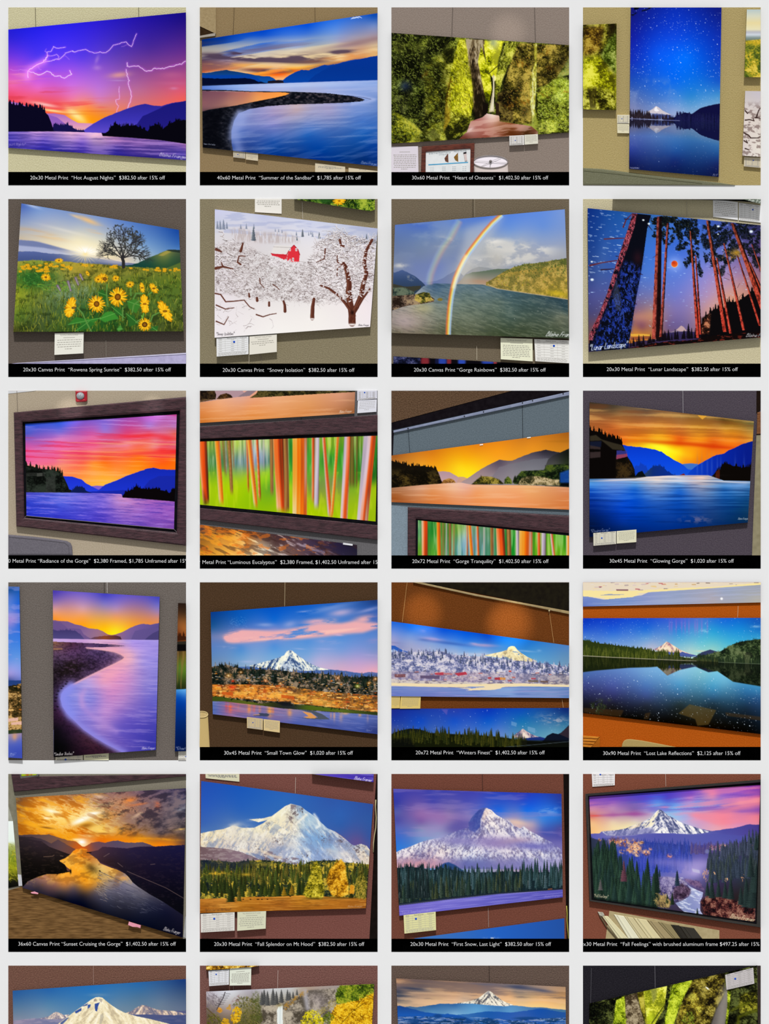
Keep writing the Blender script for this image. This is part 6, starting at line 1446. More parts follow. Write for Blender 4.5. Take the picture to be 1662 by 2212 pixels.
    c.b(below(fl), field('60,1165,c88030 300,1165,d08c38 700,1155,c87c28 940,1135,e09428 1300,1150,c07824 60,1200,b06c20 400,1200,b87420 800,1190,a86420 1200,1200,b87020 1500,1200,a86420 60,1260,9c5818 500,1250,a06018 1000,1230,a4641c 1500,1230,94541c'))
    c.b(below(fl) * sm(.5, .8, fbm(200, 9, 19, 4, .7)), 'e8a848', .5)
    c.b(below(fl) * sm(.5, .2, fbm(160, 9, 20, 4, .7)), '6c3c10', .5)
    rng = np.random.default_rng(2)
    for x, y, h, cc, hw in ((310, 1185, 170, ('0e120a', '3c481c'), .3), (385, 1180, 140, ('2c280c', '84742c'), .2), (480, 1130, 90, ('3c3c10', '8c8030'), .3), (620, 1120, 90, ('1c280c', '5c6420'), .3), (230, 1140, 60, ('1c1c0c', '3c3c14'), .3), (700, 1135, 70, ('2c300c', '887c24'), .45), (790, 1130, 80, ('5c4c10', 'c08c20'), .4), (860, 1120, 90, ('4c4010', 'a87c20'), .4), (1390, 1150, 100, ('1c1c0a', '3c3c14'), .25)):
        c.tree(x, y, h, cc, rng, hw)
    for q, ramp, s in (('1080,825 1120,870 1130,960 1150,1060 1150,1130 1120,1160 1000,1150 960,1120 990,1020 1020,950 1040,870', '0,3c3c0a .35,8c8018 .65,c8b028 1,e8d850', 1), ('1300,800 1340,850 1350,950 1370,1040 1370,1120 1280,1150 1210,1120 1170,1000 1200,890 1260,830', '0,6c4008 .35,c08014 .65,e8a820 1,f8cc48', 2), ('1470,900 1510,950 1530,1050 1520,1160 1440,1150 1430,1060', '0,1c200a .4,5c5c1c .7,94842c 1,c0a040', 3), ('1395,1030 1420,1060 1410,1110 1380,1100', '0,c07818 1,f0b030', 4)):
        m = poly(q, 10)
        moss(m, c, ramp, 30 + s, 24)
        c.dabs(m, 500, 16, 5, ramp, 40 + s, -50 if s < 3 else -70, 30, .85)
    c.stroke('1265,1150 1268,1060', 7, '5c3c10', .7)
    c.b(ell(1060, 1155, 100, 10) + ell(1290, 1150, 100, 8), '3c3410', .7)
    c.stroke('480,1162 940,1145 1500,1160', 4, '8c5c1c', .7)
    for x in (422, 488, 550, 590, 640, 560, 845):
        c.b(ell(x, 1162 if x < 700 else 1135, 8, 5, 0, 2), '28140c')
    c.ink('Splendor on Mt Hood"', 80, 1270, 26, -.01, '5c3c24', 2.6, .7, W=230)
    c.ink('Blaine Franger', 1360, 1234, 24, -.02, 'd8c8b0', 2.4, .6, W=130)
    return c


def art_firstsnow():
    c = Canvas()
    c.clip(pts('200,1512 1588,1328 1588,1520'))
    c.b(1, cmap((X - 400) / 1200, '0,3c70b8 .5,2460c0 1,2450a0'))
    c.b(ell(930, 1512, 50, 10) * sm(.3, .5, fbm(20, 10, 3)), 'd0d8e8', .9)
    c.clip(pts('48,168 1562,213 1575,1144 104,1312'))
    c.b(1, field('70,200,3c40a8 400,220,4044a8 800,230,4448b0 1200,240,3440b8 1540,240,2c3c98 70,300,3038a0 400,290,4444a8 700,310,4c50b0 1000,310,2c58c8 1300,310,1c58d8 1540,320,1c48b0 80,380,5860a8 300,380,8c68a8 550,390,8070a8 720,400,8078b8 1000,370,1c68e0 1250,380,1470e8 1500,380,2c78e0 90,450,4848a0 300,460,7454a0 480,460,9070b0 650,460,6c5ca8 1150,440,a098b8 1400,450,3c80d8 1540,450,2868c0 90,520,5868b8 300,530,8890b8 500,540,9c98c0 650,530,5c5498 1150,500,d8b8b8 1300,480,a898b8 1540,520,4c4c98 90,600,3c68c8 300,580,7c94c8 450,580,90a0c8 1250,520,b098b0 1400,560,4450a8 1540,600,4c4ca0 90,700,2c78d8 200,650,4878c8 1540,680,7c74b0'))
    n = slant(fbm(340, 50, 4, 4), .02)
    c.b(sm(.55, .8, n) * (Y < 600), 'a088c0', .3)
    c.b(ell(420, 410, 190, 50, 6), 'a878b0', .5)
    c.b(ell(1450, 370, 110, 30, -8) * sm(.35, .6, fbm(70, 24, 5, 4)), '88a8e0', .6)
    c.b(ell(1150, 470, 120, 26, 10), 'e8c4b0', .8)
    mm = poly('76,740 130,712 200,690 280,655 360,630 440,615 490,605 560,570 640,540 720,520 725,470 770,410 820,360 850,342 885,340 930,360 970,400 1040,440 1090,450 1130,500 1190,525 1220,505 1270,545 1340,580 1420,625 1480,655 1560,720 1580,900 80,880', 2)
    c.b(mm, field('120,720,c8c8e0 250,680,c0c4dc 400,650,d0d0e4 550,600,8088b8 760,440,485898 820,370,4858a0 860,380,c0a8b8 900,380,f0dcd8 960,430,e8e0e0 870,470,e0d0d4 900,520,f0e8e8 1000,500,d8ccd4 1050,560,e0d8e0 780,520,4c5ca0 740,580,6870a8 700,640,8c90c0 1150,540,a8a4c4 1200,560,d8d8e8 1250,580,b0b0d0 1350,610,d0d4e8 1450,640,a8a8d0 850,620,a8a0c8 300,760,a898b0 500,720,f0e0d8 650,730,e0dce4 750,750,d8dcec 850,740,c8c8e0 1000,730,d8d4e0 1150,740,e0d8e0 1350,770,c0c0d8 1500,760,b8b8d4 200,820,c098a8 400,830,c89cac 500,810,b0a0c0 700,830,6870b0 850,820,7078b0 1000,830,9088b8 1200,820,8c8cc0 1400,850,a0a0cc 1540,840,a8a4cc 900,870,7880b8'))
    p = rot(fbm(34, 110, 6, 4, .68), 40)
    q = rot(fbm(34, 110, 7, 4, .68), -38)
    s = sm(820, 900, X)
    n = p * (1 - s) + q * s
    c.b(mm * sm(.5, .72, n) * sm(820, 740, Y), 'fff8f4', .6)
    c.b(mm * sm(.5, .3, n), '5c5c98', .4)
    f = fbm(15, 22, 8, 3, .8)
    c.b(mm * sm(.56, .7, f) * sm(860, 780, Y), '5c5078', .5)
    c.b(mm * sm(.46, .32, f) * sm(840, 760, Y), 'fcf4f0', .45)
    c.b(mm * sm(770, 850, Y), field('100,840,c090a0 400,840,c898a8 560,830,8878a8 700,840,6468a8 1000,830,7c78b0 1250,850,8480b8 1540,850,a8a0cc'), .6)
    c.b(poly('885,340 850,342 820,360 770,410 725,470 730,540 780,560 830,510 835,440 860,380', 6), '34489c', .85)
    c.b(poly('870,350 920,360 880,420 860,480 850,440', 8), 'f0d8c8', .5)
    # cloud belts
    for x, y, rx, ry, a, col, o in ((640, 510, 130, 50, -12, '6058a4', .95), (700, 570, 100, 30, -10, '6c68ac', .8), (640, 640, 190, 40, 2, '8c84bc', .95), (1000, 655, 190, 54, 2, '9480b8', 1), (1150, 640, 140, 30, -4, 'b498b0', .9), (1300, 685, 190, 34, 6, '7470b8', .95), (1480, 670, 90, 26, 0, '6c68b0', .7), (880, 640, 60, 30, 0, '9484b8', .7), (470, 610, 80, 24, -14, 'a0a0d0', .6)):
        c.b(ell(x, y, rx, ry, a), col, o)
    c.b(poly('430,890 500,840 545,828 600,850 680,905 700,960 430,960', 5), cmap((Y - 830) / 110, '0,2c4c90 1,243c50'))
    c.b(poly('76,860 170,830 300,820 420,860 440,880 300,900 80,920', 20) * sm(.35, .6, fbm(30, 50, 9, 3)), 'd89ca4', .6)
    # forest
    t = spikes(ln('76,880 130,880 200,870 300,880 400,900 500,880 600,900 720,920 900,920 1000,915 1200,915 1400,920 1580,920', 4, 24, 10), 90, 60, 80, 1575, 11, .13)
    m = below(t)
    c.b(m, '16262c')
    c.forest(260, 84, 1575, ln('76,1040 500,1050 900,1030 1575,1000'), 90, 170, [('101e20', '3c5858'), ('14282c', '4c6c70'), ('182c30', '607880'), ('0e1a1c', '2c4444')], 12, .12, 60)
    c.forest(150, 84, 1200, ln('76,1170 500,1140 900,1100 1200,1080'), 80, 190, [('0e1a18', '3c5448'), ('101c18', '4c5c4c'), ('141e14', '5c6444'), ('0c1416', '2c4040')], 13, .13, 30)
    rng = np.random.default_rng(4)
    for x in (100, 185, 250, 290, 355, 320):
        c.tree(x, 1150, rng.uniform(270, 320), ('0c1416', '2c3c3c'), rng, .1)
    c.dabs(m * (Y > 900) * 1., 400, 60, 4, '0,3c5458 .6,7c8c90 1,a8b0b0', 14, 90, 4, .5, .02)
    sl = ln('76,1222 500,1170 1000,1115 1575,1075')
    c.b(band(ln('76,1205 500,1150 1000,1100 1575,1062'), sl), '1c2430')
    c.stroke('100,1212 500,1165 1000,1112 1575,1075', 5, '585c74', .8)
    c.b(below(sl), field('110,1240,7468c8 500,1190,7c74d0 1000,1130,6c68c8 1560,1090,5c58b8 110,1290,6c60c0 500,1230,6c64c8 1000,1170,5c58b8 1560,1130,4c48a8'))
    c.b(below(sl) * sm(.5, .8, slant(fbm(240, 9, 15, 3), -.1)), 'a8a0e8', .4)
    c.stroke('1440,1072 1475,1068', 6, 'a85838')
    c.ink('"First Snow Last Light"', 122, 1296, 28, -.09, 'a89cd8', 2.4, .7, W=265)
    c.ink('Blaine Franger', 1405, 1150, 30, -.06, '8c84d0', 2.6, .7, W=140)
    return c


def art_feelings():
    c = Canvas()
    c.clip(pts('84,238 1640,128 1584,1370 126,1160'))
    c.b(1, field('100,260,8c50b8 300,240,6c44c0 600,230,4048d8 800,210,3c40d0 1000,200,7048c8 1250,180,9850c0 1600,160,9c44a8 100,310,c870b0 300,300,a868b8 600,280,5858d0 800,260,4c48c8 1000,250,d880c0 1200,220,f088a8 1450,220,9c58c0 1600,220,b858b0 110,370,d8a0a8 300,350,c098b8 500,330,7868b0 700,310,68a0e8 850,330,70b0f0 1050,320,60a0f0 1250,310,8080d8 1450,290,e88ca8 1600,280,f08090 110,410,d86858 300,400,b068a0 500,395,9860a0 640,380,b0a0d0 900,380,98b0e8 1050,400,e898b8 1250,380,e080a8 1450,360,a868b8 1600,330,9c58b8 110,470,f8c890 300,460,e8d0b0 500,450,d8c8c0 640,430,c0b8c8 950,450,b0b0e0 1100,450,d898c0 1300,440,f08098 1600,420,f07888 120,540,f8c080 250,530,f0cca0 450,500,f0e0b0 1050,510,c0a8d0 1250,500,e8a0b0 1400,490,e090b8 1600,460,e888a0'))
    n = slant(fbm(420, 40, 3, 4), -.08)
    c.b(sm(.52, .75, n) * sm(500, 380, Y) * sm(300, 900, X), 'ff90a8', .45)
    c.b(sm(.5, .25, n) * sm(440, 340, Y), '6840b8', .45)
    c.b(ell(300, 405, 200, 14, -2) + ell(500, 395, 100, 18, 2), 'a04c98', .6)
    c.b(ell(140, 412, 60, 8), 'e85848', .8)
    c.b(ell(770, 335, 50, 8), 'e080b0', .7)
    c.b(poly('960,400 1250,360 1630,270 1630,330 1350,380 1630,400 1630,460 1250,500 1080,440', 24), 'f88898', .6)
    c.b(poly('1250,320 1630,250 1630,290 1300,330', 10), 'ff98a0', .6)
    # hills
    c.b(below(ln('84,575 180,570 200,555 350,540 450,520 560,480 650,430 1000,510 1180,548 1230,545 1400,520 1520,488 1640,492', 4, 30, 4)), field('120,600,5c5cb0 400,570,8480b8 700,590,5858b0 1000,580,6468b0 1300,560,4c4ca0 1600,540,483c8c 1300,640,6060b0'))
    pk = poly('200,555 350,540 420,525 480,500 560,475 600,450 650,425 690,375 715,356 740,360 770,385 800,410 850,435 900,465 960,490 1040,515 1120,540 1190,555 1100,570 1000,578 850,570 600,570 450,585 250,590', 2)
    v = snow(c, pk, 5, '0,4c5480 .3,8488ac .5,c8c8d8 .75,f4f0f0 1,fffcf4', 36, 44, 2.6, 1, 730)
    c.b(poly('200,560 450,535 640,520 700,570 450,590 250,592', 20), '7c7cb4', .75)
    c.b(poly('640,440 715,358 740,370 700,440 660,500 600,520 520,520', 10) * sm(.35, .6, v), 'f8e8b8', .6)
    c.b(poly('430,525 560,472 540,510 480,528', 5), 'f8e0b8', .7)
    c.b(below(ln('84,620 500,590 600,570 800,575 1000,585 1200,575 1640,600', 5, 24, 6)) * (Y < 700), '5054a8', .6)
    # valley
    vl = spikes(ln('84,610 160,625 300,640 500,650 560,640 640,650 800,660 1000,680 1200,675 1400,680 1500,650 1560,640 1640,610', 5, 24, 7), 90, 40, 90, 1620, 8, .14)
    c.b(below(vl), field('120,700,2c3448 300,680,40447c 600,720,2c40a0 900,720,303c90 1200,720,443c80 1500,700,302c40 300,850,2c3c58 600,850,3448b8 900,850,5058b0 1100,820,6c64b0 1300,800,4c508c 1550,850,2c3040 200,1000,1c2c2c 500,1000,30449c 750,1000,5c60a8 1000,1000,6460a0 1250,1000,343050 1500,1000,283038 400,1150,203430 800,1100,443c6c 1300,1150,301c28'))
    G = [('0e1816', '34503c'), ('12201c', '3c5c48'), ('142420', '2c4440')]
    Bl = [('24348c', '4c5cb8'), ('2c3c98', '5868c0'), ('283480', '4454a8')]
    c.forest(190, 250, 1000, ln('84,740 1000,740'), 40, 100, Bl, 9, .15, 40)
    c.forest(120, 1000, 1450, ln('1000,730 1450,740'), 30, 80, [('3c3470', '6c5c94'), ('443c78', '74648c')], 10, .16, 30)
    rng = np.random.default_rng(6)
    c.forest(160, 440, 1010, ln('440,860 1010,870'), 60, 130, [('2434a0', '4c5cc8'), ('2c3ca0', '5464c0'), ('20308c', '4050b0')], 11, .15, 60)
    for x, y, r, col in ((320, 640, 50, 'd88048'), (400, 650, 50, 'b06848'), (490, 660, 50, 'c87850'), (500, 705, 60, 'f0a068'), (385, 730, 24, 'e8a878'), (600, 740, 34, 'e89878'), (450, 720, 30, 'd8906c'), (810, 770, 24, 'c87888'), (1290, 695, 40, 'b87070'), (560, 650, 20, 'a87048'), (1200, 690, 30, '906080'), (640, 705, 16, 'b07890'), (180, 625, 16, '9c6848'), (520, 760, 20, 'c89088'), (1570, 655, 40, 'e89838'), (1400, 710, 16, 'b87c68')):
        moss(ell(x, y + 4, r * 1.1, r * .85, 0, 2) * sm(.3, .5, fbm(18, 18, int(x) + 7, 3, .8)), c, '0,5c4058 .4,' + col + ' 1,f8c898', int(x), 16)
    c.b(ell(780, 830, 160, 40) + ell(1000, 860, 140, 50), '8c80c8', .5)
    # river and mist
    c.b(ell(960, 930, 130, 70) + ell(1080, 850, 150, 50) + ell(1050, 920, 60, 40), 'b0a0d8', .55)
    c.forest(100, 1150, 1640, ln('1150,860 1300,820 1450,740 1640,720'), 70, 150, [('202838', '4c5468'), ('28303c', '58607c')], 12, .17, 60)
    c.forest(120, 1180, 1620, ln('1180,960 1400,940 1620,900'), 90, 180, [('1c2430', '485468'), ('20282c', '4c5858')], 13, .17, 60)
    c.b(poly('900,965 960,1000 1000,1040 1120,1090 1100,1120 1000,1060 940,1020', 20), '5c4878', .6)
    rv = poly('930,1010 960,1020 1000,1050 1060,1080 1112,1100 1105,1140 1085,1180 1085,1260 1110,1300 960,1290 900,1240 862,1195 920,1175 980,1140 1000,1100 980,1060 950,1040', 2)
    c.b(rv, field('960,1030,b0b4d8 1050,1090,a0a8d0 1080,1140,a8acd8 1000,1160,8890c0 930,1200,909cc8 1040,1250,8890c4 900,1220,8890b8'))
    c.b(rv * sm(.52, .7, rot(fbm(60, 14, 14, 4, .7), 20)), 'e8ecf8', .7)
    c.b(poly('905,965 930,963 935,975 910,978', 3) + poly('1010,885 1080,900 1085,930 1020,915', 8), 'c8c4e0', .7)
    # brush
    for q, ramp, s in (('640,960 800,960 900,970 960,1010 1000,1080 980,1130 920,1170 860,1180 760,1120 680,1080', '0,2c2850 .4,584c80 .7,84789c 1,b0a4c0', 1), ('850,1060 920,1020 1000,1070 990,1120 920,1165 840,1160', '0,241828 .5,4c3850 1,7c607c', 2), ('1090,1180 1150,1130 1300,1150 1420,1180 1580,1230 1580,1370 1120,1300', '0,140c10 .4,401c20 .7,6c3830 1,9c6c5c', 3), ('680,1180 720,1120 780,1130 830,1200 800,1240 720,1230', '0,3c3028 .5,84704c 1,c8a868', 4), ('940,980 1080,1000 1120,1080 1000,1030', '0,4c3864 .5,785c84 1,987898', 5)):
        m = poly(q, 10)
        moss(m, c, ramp, 50 + s, 24)
        c.dabs(m, 320, 22, 3, ramp, 60 + s, 80, 30, .8)
    c.b(ell(760, 1000, 120, 60), '8c84c0', .4)
    # near conifers
    c.forest(60, 90, 330, ln('84,900 330,880'), 120, 260, G, 15, .16, 60)
    c.forest(60, 100, 700, ln('84,1080 700,1120'), 150, 300, G, 16, .17, 60)
    c.forest(50, 110, 700, ln('84,1180 700,1260'), 140, 280, G, 17, .2, 30)
    c.tree(400, 1000, 190, ('3c2430', '84505c'), rng, .2)
    c.tree(190, 1080, 100, ('3c3c40', '74706c'), rng, .25)
    c.tree(375, 900, 150, G[2], rng, .16)
    for x, y, h in ((880, 1040, 140), (875, 1010, 100), (720, 960, 70)):
        c.tree(x, y, h, ('182430', '34485c'), rng, .2)
    for x, y, h in ((1190, 1150, 180), (1250, 1140, 150), (1150, 1130, 130), (1310, 1150, 150), (1360, 1160, 190), (1500, 1230, 260), (1560, 1240, 330), (1450, 1210, 160), (1590, 1100, 260), (1540, 960, 200), (1590, 720, 130), (1540, 660, 60), (1610, 700, 110)):
        c.tree(x, y, h, ('121a1c', '344844'), rng, .22)
    for x, y, w, h in ((1135, 950, 24, 50), (1215, 930, 8, 14), (1320, 985, 10, 20), (1465, 970, 10, 30)):
        c.dabs(ell(x, y, w, h), 60 if w > 20 else 16, 14, 6, '0,c8885c 1,f0c090', int(x), 90, 20, .85)
    for x, y, h in ((790, 1200, 90), (835, 1210, 110), (1060, 1300, 60)):
        c.tree(x, y, h, ('121a14', '30442c'), rng, .22)
    c.dabs(poly('670,1190 700,1110 760,1110 820,1180 800,1240 700,1230'), 120, 40, 3, '0,8c7444 1,e8c878', 70, 70, 30, .9)
    c.b(poly('84,1140 700,1225 700,1260 126,1170', 20), '0c100e', .6)
    c.b(ell(1148, 733, 22, 20, 0, 3), '8c98c8', .5)
    c.ink('Blaine Franger', 1352, 1330, 60, .16, 'e0d0a8', 4.6, .95, W=215, lean=.4)
    c.ink('"Fall Feelings"', 132, 1140, 26, .08, 'd8c8a8', 2.8, .85, W=125)
    return c


def art_hood():
    c = Canvas()
    c.clip(pts('72,262 1640,156 1640,760 80,760'))
    c.b(1, field('90,290,2c5c98 400,260,2864a8 800,230,2470b8 1200,200,2868a8 1600,180,1c3c78 90,400,507498 400,380,5080a8 800,320,3878b0 1200,320,4c7498 1600,300,40587c 90,500,748498 350,470,7890a8 1000,420,6c88a0 1400,380,687c94 1600,400,5c6c88 90,530,8488a0'))
    c.b(below(ln('72,530 250,515 400,500 600,480 1000,470 1100,465 1640,440', 5, 30, 3)), field('150,545,8c84a0 400,530,74789c 1100,480,6c7498 1400,470,70688c 1600,450,585c84 1500,540,3c4c84'))
    c.b(band(ln('72,520 300,505 560,500'), ln('72,560 560,545'), 10) * sm(.4, .6, fbm(60, 16, 4)), 'a89cb0', .5)
    pk = poly('320,515 400,490 430,465 460,452 490,458 530,480 580,475 560,500 500,520', 3)
    snow(c, pk, 5, '0,7c7890 .4,b8a8a8 .7,e0ccb8 1,f8e8d8', 34, 30, 2.2, 1, 465)
    pk = poly('1080,465 1140,445 1180,415 1230,390 1265,392 1310,412 1370,432 1450,440 1520,445 1640,470 1640,485 1300,475 1150,475', 3)
    snow(c, pk, 7, '0,6c6c84 .4,b09c98 .7,e0c4a8 1,f8e4cc', 34, 36, 2.2, 1, 1250)
    c.b(below(ln('1000,520 1150,480 1300,475 1450,485 1640,478', 4, 24, 8)) * (X > 1080), '44507c', .75)
    mm = poly('440,700 480,560 520,530 600,470 640,440 700,400 740,370 780,340 815,322 850,318 880,326 910,352 960,392 1010,425 1080,460 1180,490 1300,515 1480,560 1640,620 1640,760 430,760', 2)
    snow(c, mm, 9, '0,c8b898 .3,e8d8b0 .6,f8ecc8 1,fffae8', 36, 70, 1.8, 1, 850)
    for q, col, o in (('630,450 690,415 690,440 640,468', '2c4c9c', .95), ('700,400 750,372 740,395 700,405', '2c4890', .9), ('745,388 775,384 768,410 745,425', '2c50a0', .95), ('808,380 855,366 840,400 830,450 812,440', '2c4898', .95), ('800,340 820,330 830,355 800,360', '8c7c74', .7), ('850,330 880,340 870,370 850,350', '9c8c80', .6), ('500,550 560,505 580,500 540,545 500,580', '3c5494', .85), ('860,480 885,460 890,500 870,560 850,560', 'a8a090', .6)):
        c.b(poly(q, 3), col, o)
    c.b(ell(840, 300, 80, 14), '7c98b0', .5)
    c.stroke('700,520 790,450', 6, 'b8a890', .6)
    return c


def art_falls():
    c = Canvas()
    c.clip(pts('90,30 575,30 480,52 90,80'))
    moss(1, c, '0,3c240c .35,8c5c14 .6,c89024 .85,e8c048 1,f8e080', 3, 24)
    c.clip(pts('88,270 1602,198 1570,760 95,760'))
    c.b(1, field('120,300,b8b0b8 250,330,c8c8cc 340,290,d0d0d4 500,280,a8a0a8 680,270,c8c8c8 850,260,c0c0c0 1000,260,a89078 120,450,6c5c4c 300,450,9c8880 500,450,6c6440 700,450,8c7c60 900,420,7c6c50 1100,350,988c88 1200,400,8c847c 650,520,847868 1000,470,84786c 400,540,5c5834'))
    moss(poly('580,400 740,380 900,330 1000,260 1240,240 1300,420 1200,560 1200,760 560,760', 12), c, '0,4c4438 .4,7c7264 .7,9c9080 1,b8ac98', 4, 40)
    c.b(ell(1100, 350, 130, 90, 40), 'a89ca0', .5)
    c.b(poly('780,400 860,320 1010,240 1000,290 900,360 800,440', 8) * sm(.4, .6, fbm(24, 24, 5, 3, .8)), 'a87c34', .8)
    c.b(poly('280,420 340,330 400,290 400,330 330,420', 10) * sm(.4, .6, fbm(24, 24, 6, 3)), '987878', .8)
    c.stroke('980,270 985,330 1000,420', 26, 'b8b4bc', .7, soft=10)
    c.dabs(poly('1080,440 1240,330 1260,380 1120,470'), 130, 40, 5, '0,8c7c3c 1,c0b060', 7, -40, 20, .8)
    rng = np.random.default_rng(5)
    for x, y, h in ((610, 380, 130), (640, 395, 130), (690, 390, 150), (720, 385, 120), (765, 370, 120), (820, 350, 100), (840, 340, 70), (590, 390, 120), (870, 330, 60), (905, 300, 50)):
        c.tree(x, y, h, ('38383a', '6c6c68'), rng, .26)
    c.dabs(poly('100,280 160,290 230,330 180,480 95,420'), 260, 26, 4, '0,5c5058 1,8c8084', 8, 60, 30, .8)
    c.stroke('185,430 240,330 260,275', 8, '3c3438', .9)
    for k in range(12):
        c.stroke([(200 + k * 6, 400 - k * 10), (200 + k * 6 + (40 if k % 2 else -30), 390 - k * 9)], 4, '4c4448', .8)
    c.stroke('95,420 180,500 240,560', 9, '5c4c2c', .9)
    c.dabs(poly('320,400 400,310 450,320 560,340 600,560 420,620 380,500'), 700, 18, 6, '0,2c3014 .5,585820 .8,7c7434 1,988c44', 9, 60, 50, .85)
    c.b(poly('510,270 560,280 600,560 500,560', 30) * sm(.4, .6, fbm(20, 20, 10, 3, .8)), '4c5424', .7)
    c.dabs(poly('95,480 200,470 260,560 200,620 95,620'), 200, 20, 6, '0,2c2c10 .6,60601c 1,88802c', 11, 60, 50, .85)
    for q, n_, ramp in (('310,520 330,430 370,395 410,440 400,530 340,560', 200, '0,a87808 .5,e0a810 1,f8d030'), ('190,450 205,415 235,430 225,460', 50, '0,b87820 1,e8a840'), ('225,560 240,510 290,520 300,570', 60, '0,b88810 1,f0b828'), ('270,430 300,390 320,430', 40, '0,b08438 1,d0a050'), ('940,540 980,460 1030,435 1090,450 1150,530 1140,600 950,600', 420, '0,7c7c0c .4,c0b014 .8,ecd81c 1,f8ec50')):
        c.dabs(poly(q), n_, 16, 9, ramp, len(q), 0, 60, .95)
    # waterfall
    c.b(poly('728,560 725,440 738,405 776,393 778,560 778,760 728,760', 3), 'e8ece8')
    c.stroke('755,410 752,560', 9, 'c8d4d4', .6)
    c.b(ell(750, 395, 30, 16), '8c7c3c', .5)
    # maple on the right
    moss(poly('1250,300 1290,215 1602,198 1590,330 1500,350 1350,380 1260,380', 8), c, '0,24340c .4,4c6414 .7,7c8c1c 1,b0b030', 12, 30)
    c.dabs(poly('1250,300 1290,215 1602,198 1590,330 1350,380'), 360, 16, 8, '0,2c4010 .6,6c841c 1,a8b030', 13, 20, 50, .85)
    y = poly('1210,470 1260,390 1350,370 1450,350 1520,320 1595,280 1580,620 1200,620', 8)
    moss(y, c, '0,7c5008 .3,b88410 .6,e0ac14 1,f8d038', 14, 30)
    c.dabs(y, 1100, 16, 9, '0,a87008 .5,e8b014 1,fcdc40', 15, 15, 40, .9)
    c.dabs(poly('1140,490 1200,450 1240,500 1200,560 1150,560'), 120, 16, 8, '0,3c4c10 1,7c8c20', 16, 20, 50, .85)
    for q in ('1300,560 1400,450 1500,380', '1440,400 1520,300 1560,260', '1500,300 1590,340'):
        c.stroke(q, 5, '3c2c0c', .7)
    return c


def art_blueridge():
    c = Canvas()
    c.clip(pts('75,150 1600,228 1602,760 98,760'))
    c.b(1, field('90,170,a87c5c 300,180,7c6458 600,190,8c7060 900,200,84706c 1200,210,4c4c60 1580,240,84644c 90,220,a08070 300,240,6c6060 600,250,b08c70 900,240,988078 1150,240,545868 1400,260,847068 1580,300,c09060 90,260,343c50 300,270,907868 600,300,d0a078 800,280,c49874 1100,300,dca878 1400,320,e0ac74 1580,350,d8a468 100,320,4c4c58 300,330,c09c80 600,340,d8b090 900,320,d8b08c 1300,350,e8b87c 1580,400,e8c080 120,380,b09880 400,380,e0b88c 700,370,d8bca0 1200,380,ecc48c 1580,430,ecc88c'))
    n = slant(fbm(420, 30, 3, 4), .04)
    c.b(sm(.54, .75, n) * (Y < 400), 'f0c498', .4)
    c.b(sm(.5, .28, n) * (Y < 360), '5c5058', .45)
    for x, y, rx, ry, a, col, o in ((230, 245, 130, 16, 6, '343c54', .85), (110, 305, 60, 10, 4, '3c4458', .8), (830, 205, 120, 12, 2, '545870', .8), (1180, 232, 170, 20, 6, '3c4460', .9), (1380, 260, 110, 14, 8, '4c5068', .8), (700, 240, 120, 8, 3, '8c7468', .6), (400, 300, 160, 12, 2, 'b08c74', .6)):
        c.b(ell(x, y, rx, ry, a) * sm(.2, .5, n), col, o)
    c.b(below(ln('75,410 160,408 200,402 260,410 400,390 480,378 560,380 700,372 1150,395 1300,412 1400,412 1500,425 1602,435', 3, 24, 4)), field('120,410,48688c 400,400,2c5c94 600,390,2c609c 1000,395,3c74b0 1400,420,40689c 400,440,5088b8 800,430,60a0d0 1100,430,5c98c8 1500,440,44749c 600,470,80b0d4'))
    pk = poly('590,378 680,366 760,350 820,325 860,295 885,275 905,263 925,270 950,290 990,320 1020,345 1070,370 1130,390 1060,402 900,392 760,378', 2)
    snow(c, pk, 5, '0,5c5c64 .3,a8a49c .5,d8d0c0 1,f8f0dc', 38, 26, 3.2, 1, 908)
    c.b(poly('880,285 905,264 915,270 905,295 885,300', 3), '6c6c78', .6)
    # ranges
    c.b(below(ln('75,470 400,465 600,480 720,470 860,450 1000,450 1100,458 1250,440 1350,425 1400,425 1500,445 1602,458', 4, 30, 6)), field('600,490,2c68b0 900,470,1c58a8 1100,490,2c5cb0 1350,450,1850a8 1550,480,24549c 700,530,3c70b0 1200,530,3c60a8'))
    c.b(below(ln('75,395 110,398 180,415 260,435 330,455 420,465 480,475 540,468 620,480 700,500 800,540 1602,900', 4, 24, 7)), cmap((Y - 400) / 160, '0,1c4488 .5,1c58b0 1,1c4078'))
    rng = np.random.default_rng(3)
    lo = below(ln('75,500 300,490 500,505 800,500 1100,520 1602,505'))
    c.b(lo * sm(.55, .7, fbm(120, 12, 8, 4, .7)), '8ca8d0', .7)
    c.b(lo * sm(.58, .72, fbm(80, 10, 9, 4, .7)), 'b8b8cc', .6)
    c.b(lo * sm(.52, .66, fbm(60, 18, 10, 4, .7)), '10345c', .8)
    for x, y, rx, ry in ((230, 535, 60, 24), (450, 490, 40, 20), (380, 525, 30, 12), (730, 540, 40, 12), (900, 520, 60, 12), (1250, 510, 120, 14)):
        c.b(ell(x, y, rx, ry, 0, 2), '14407c', .8)
    return c


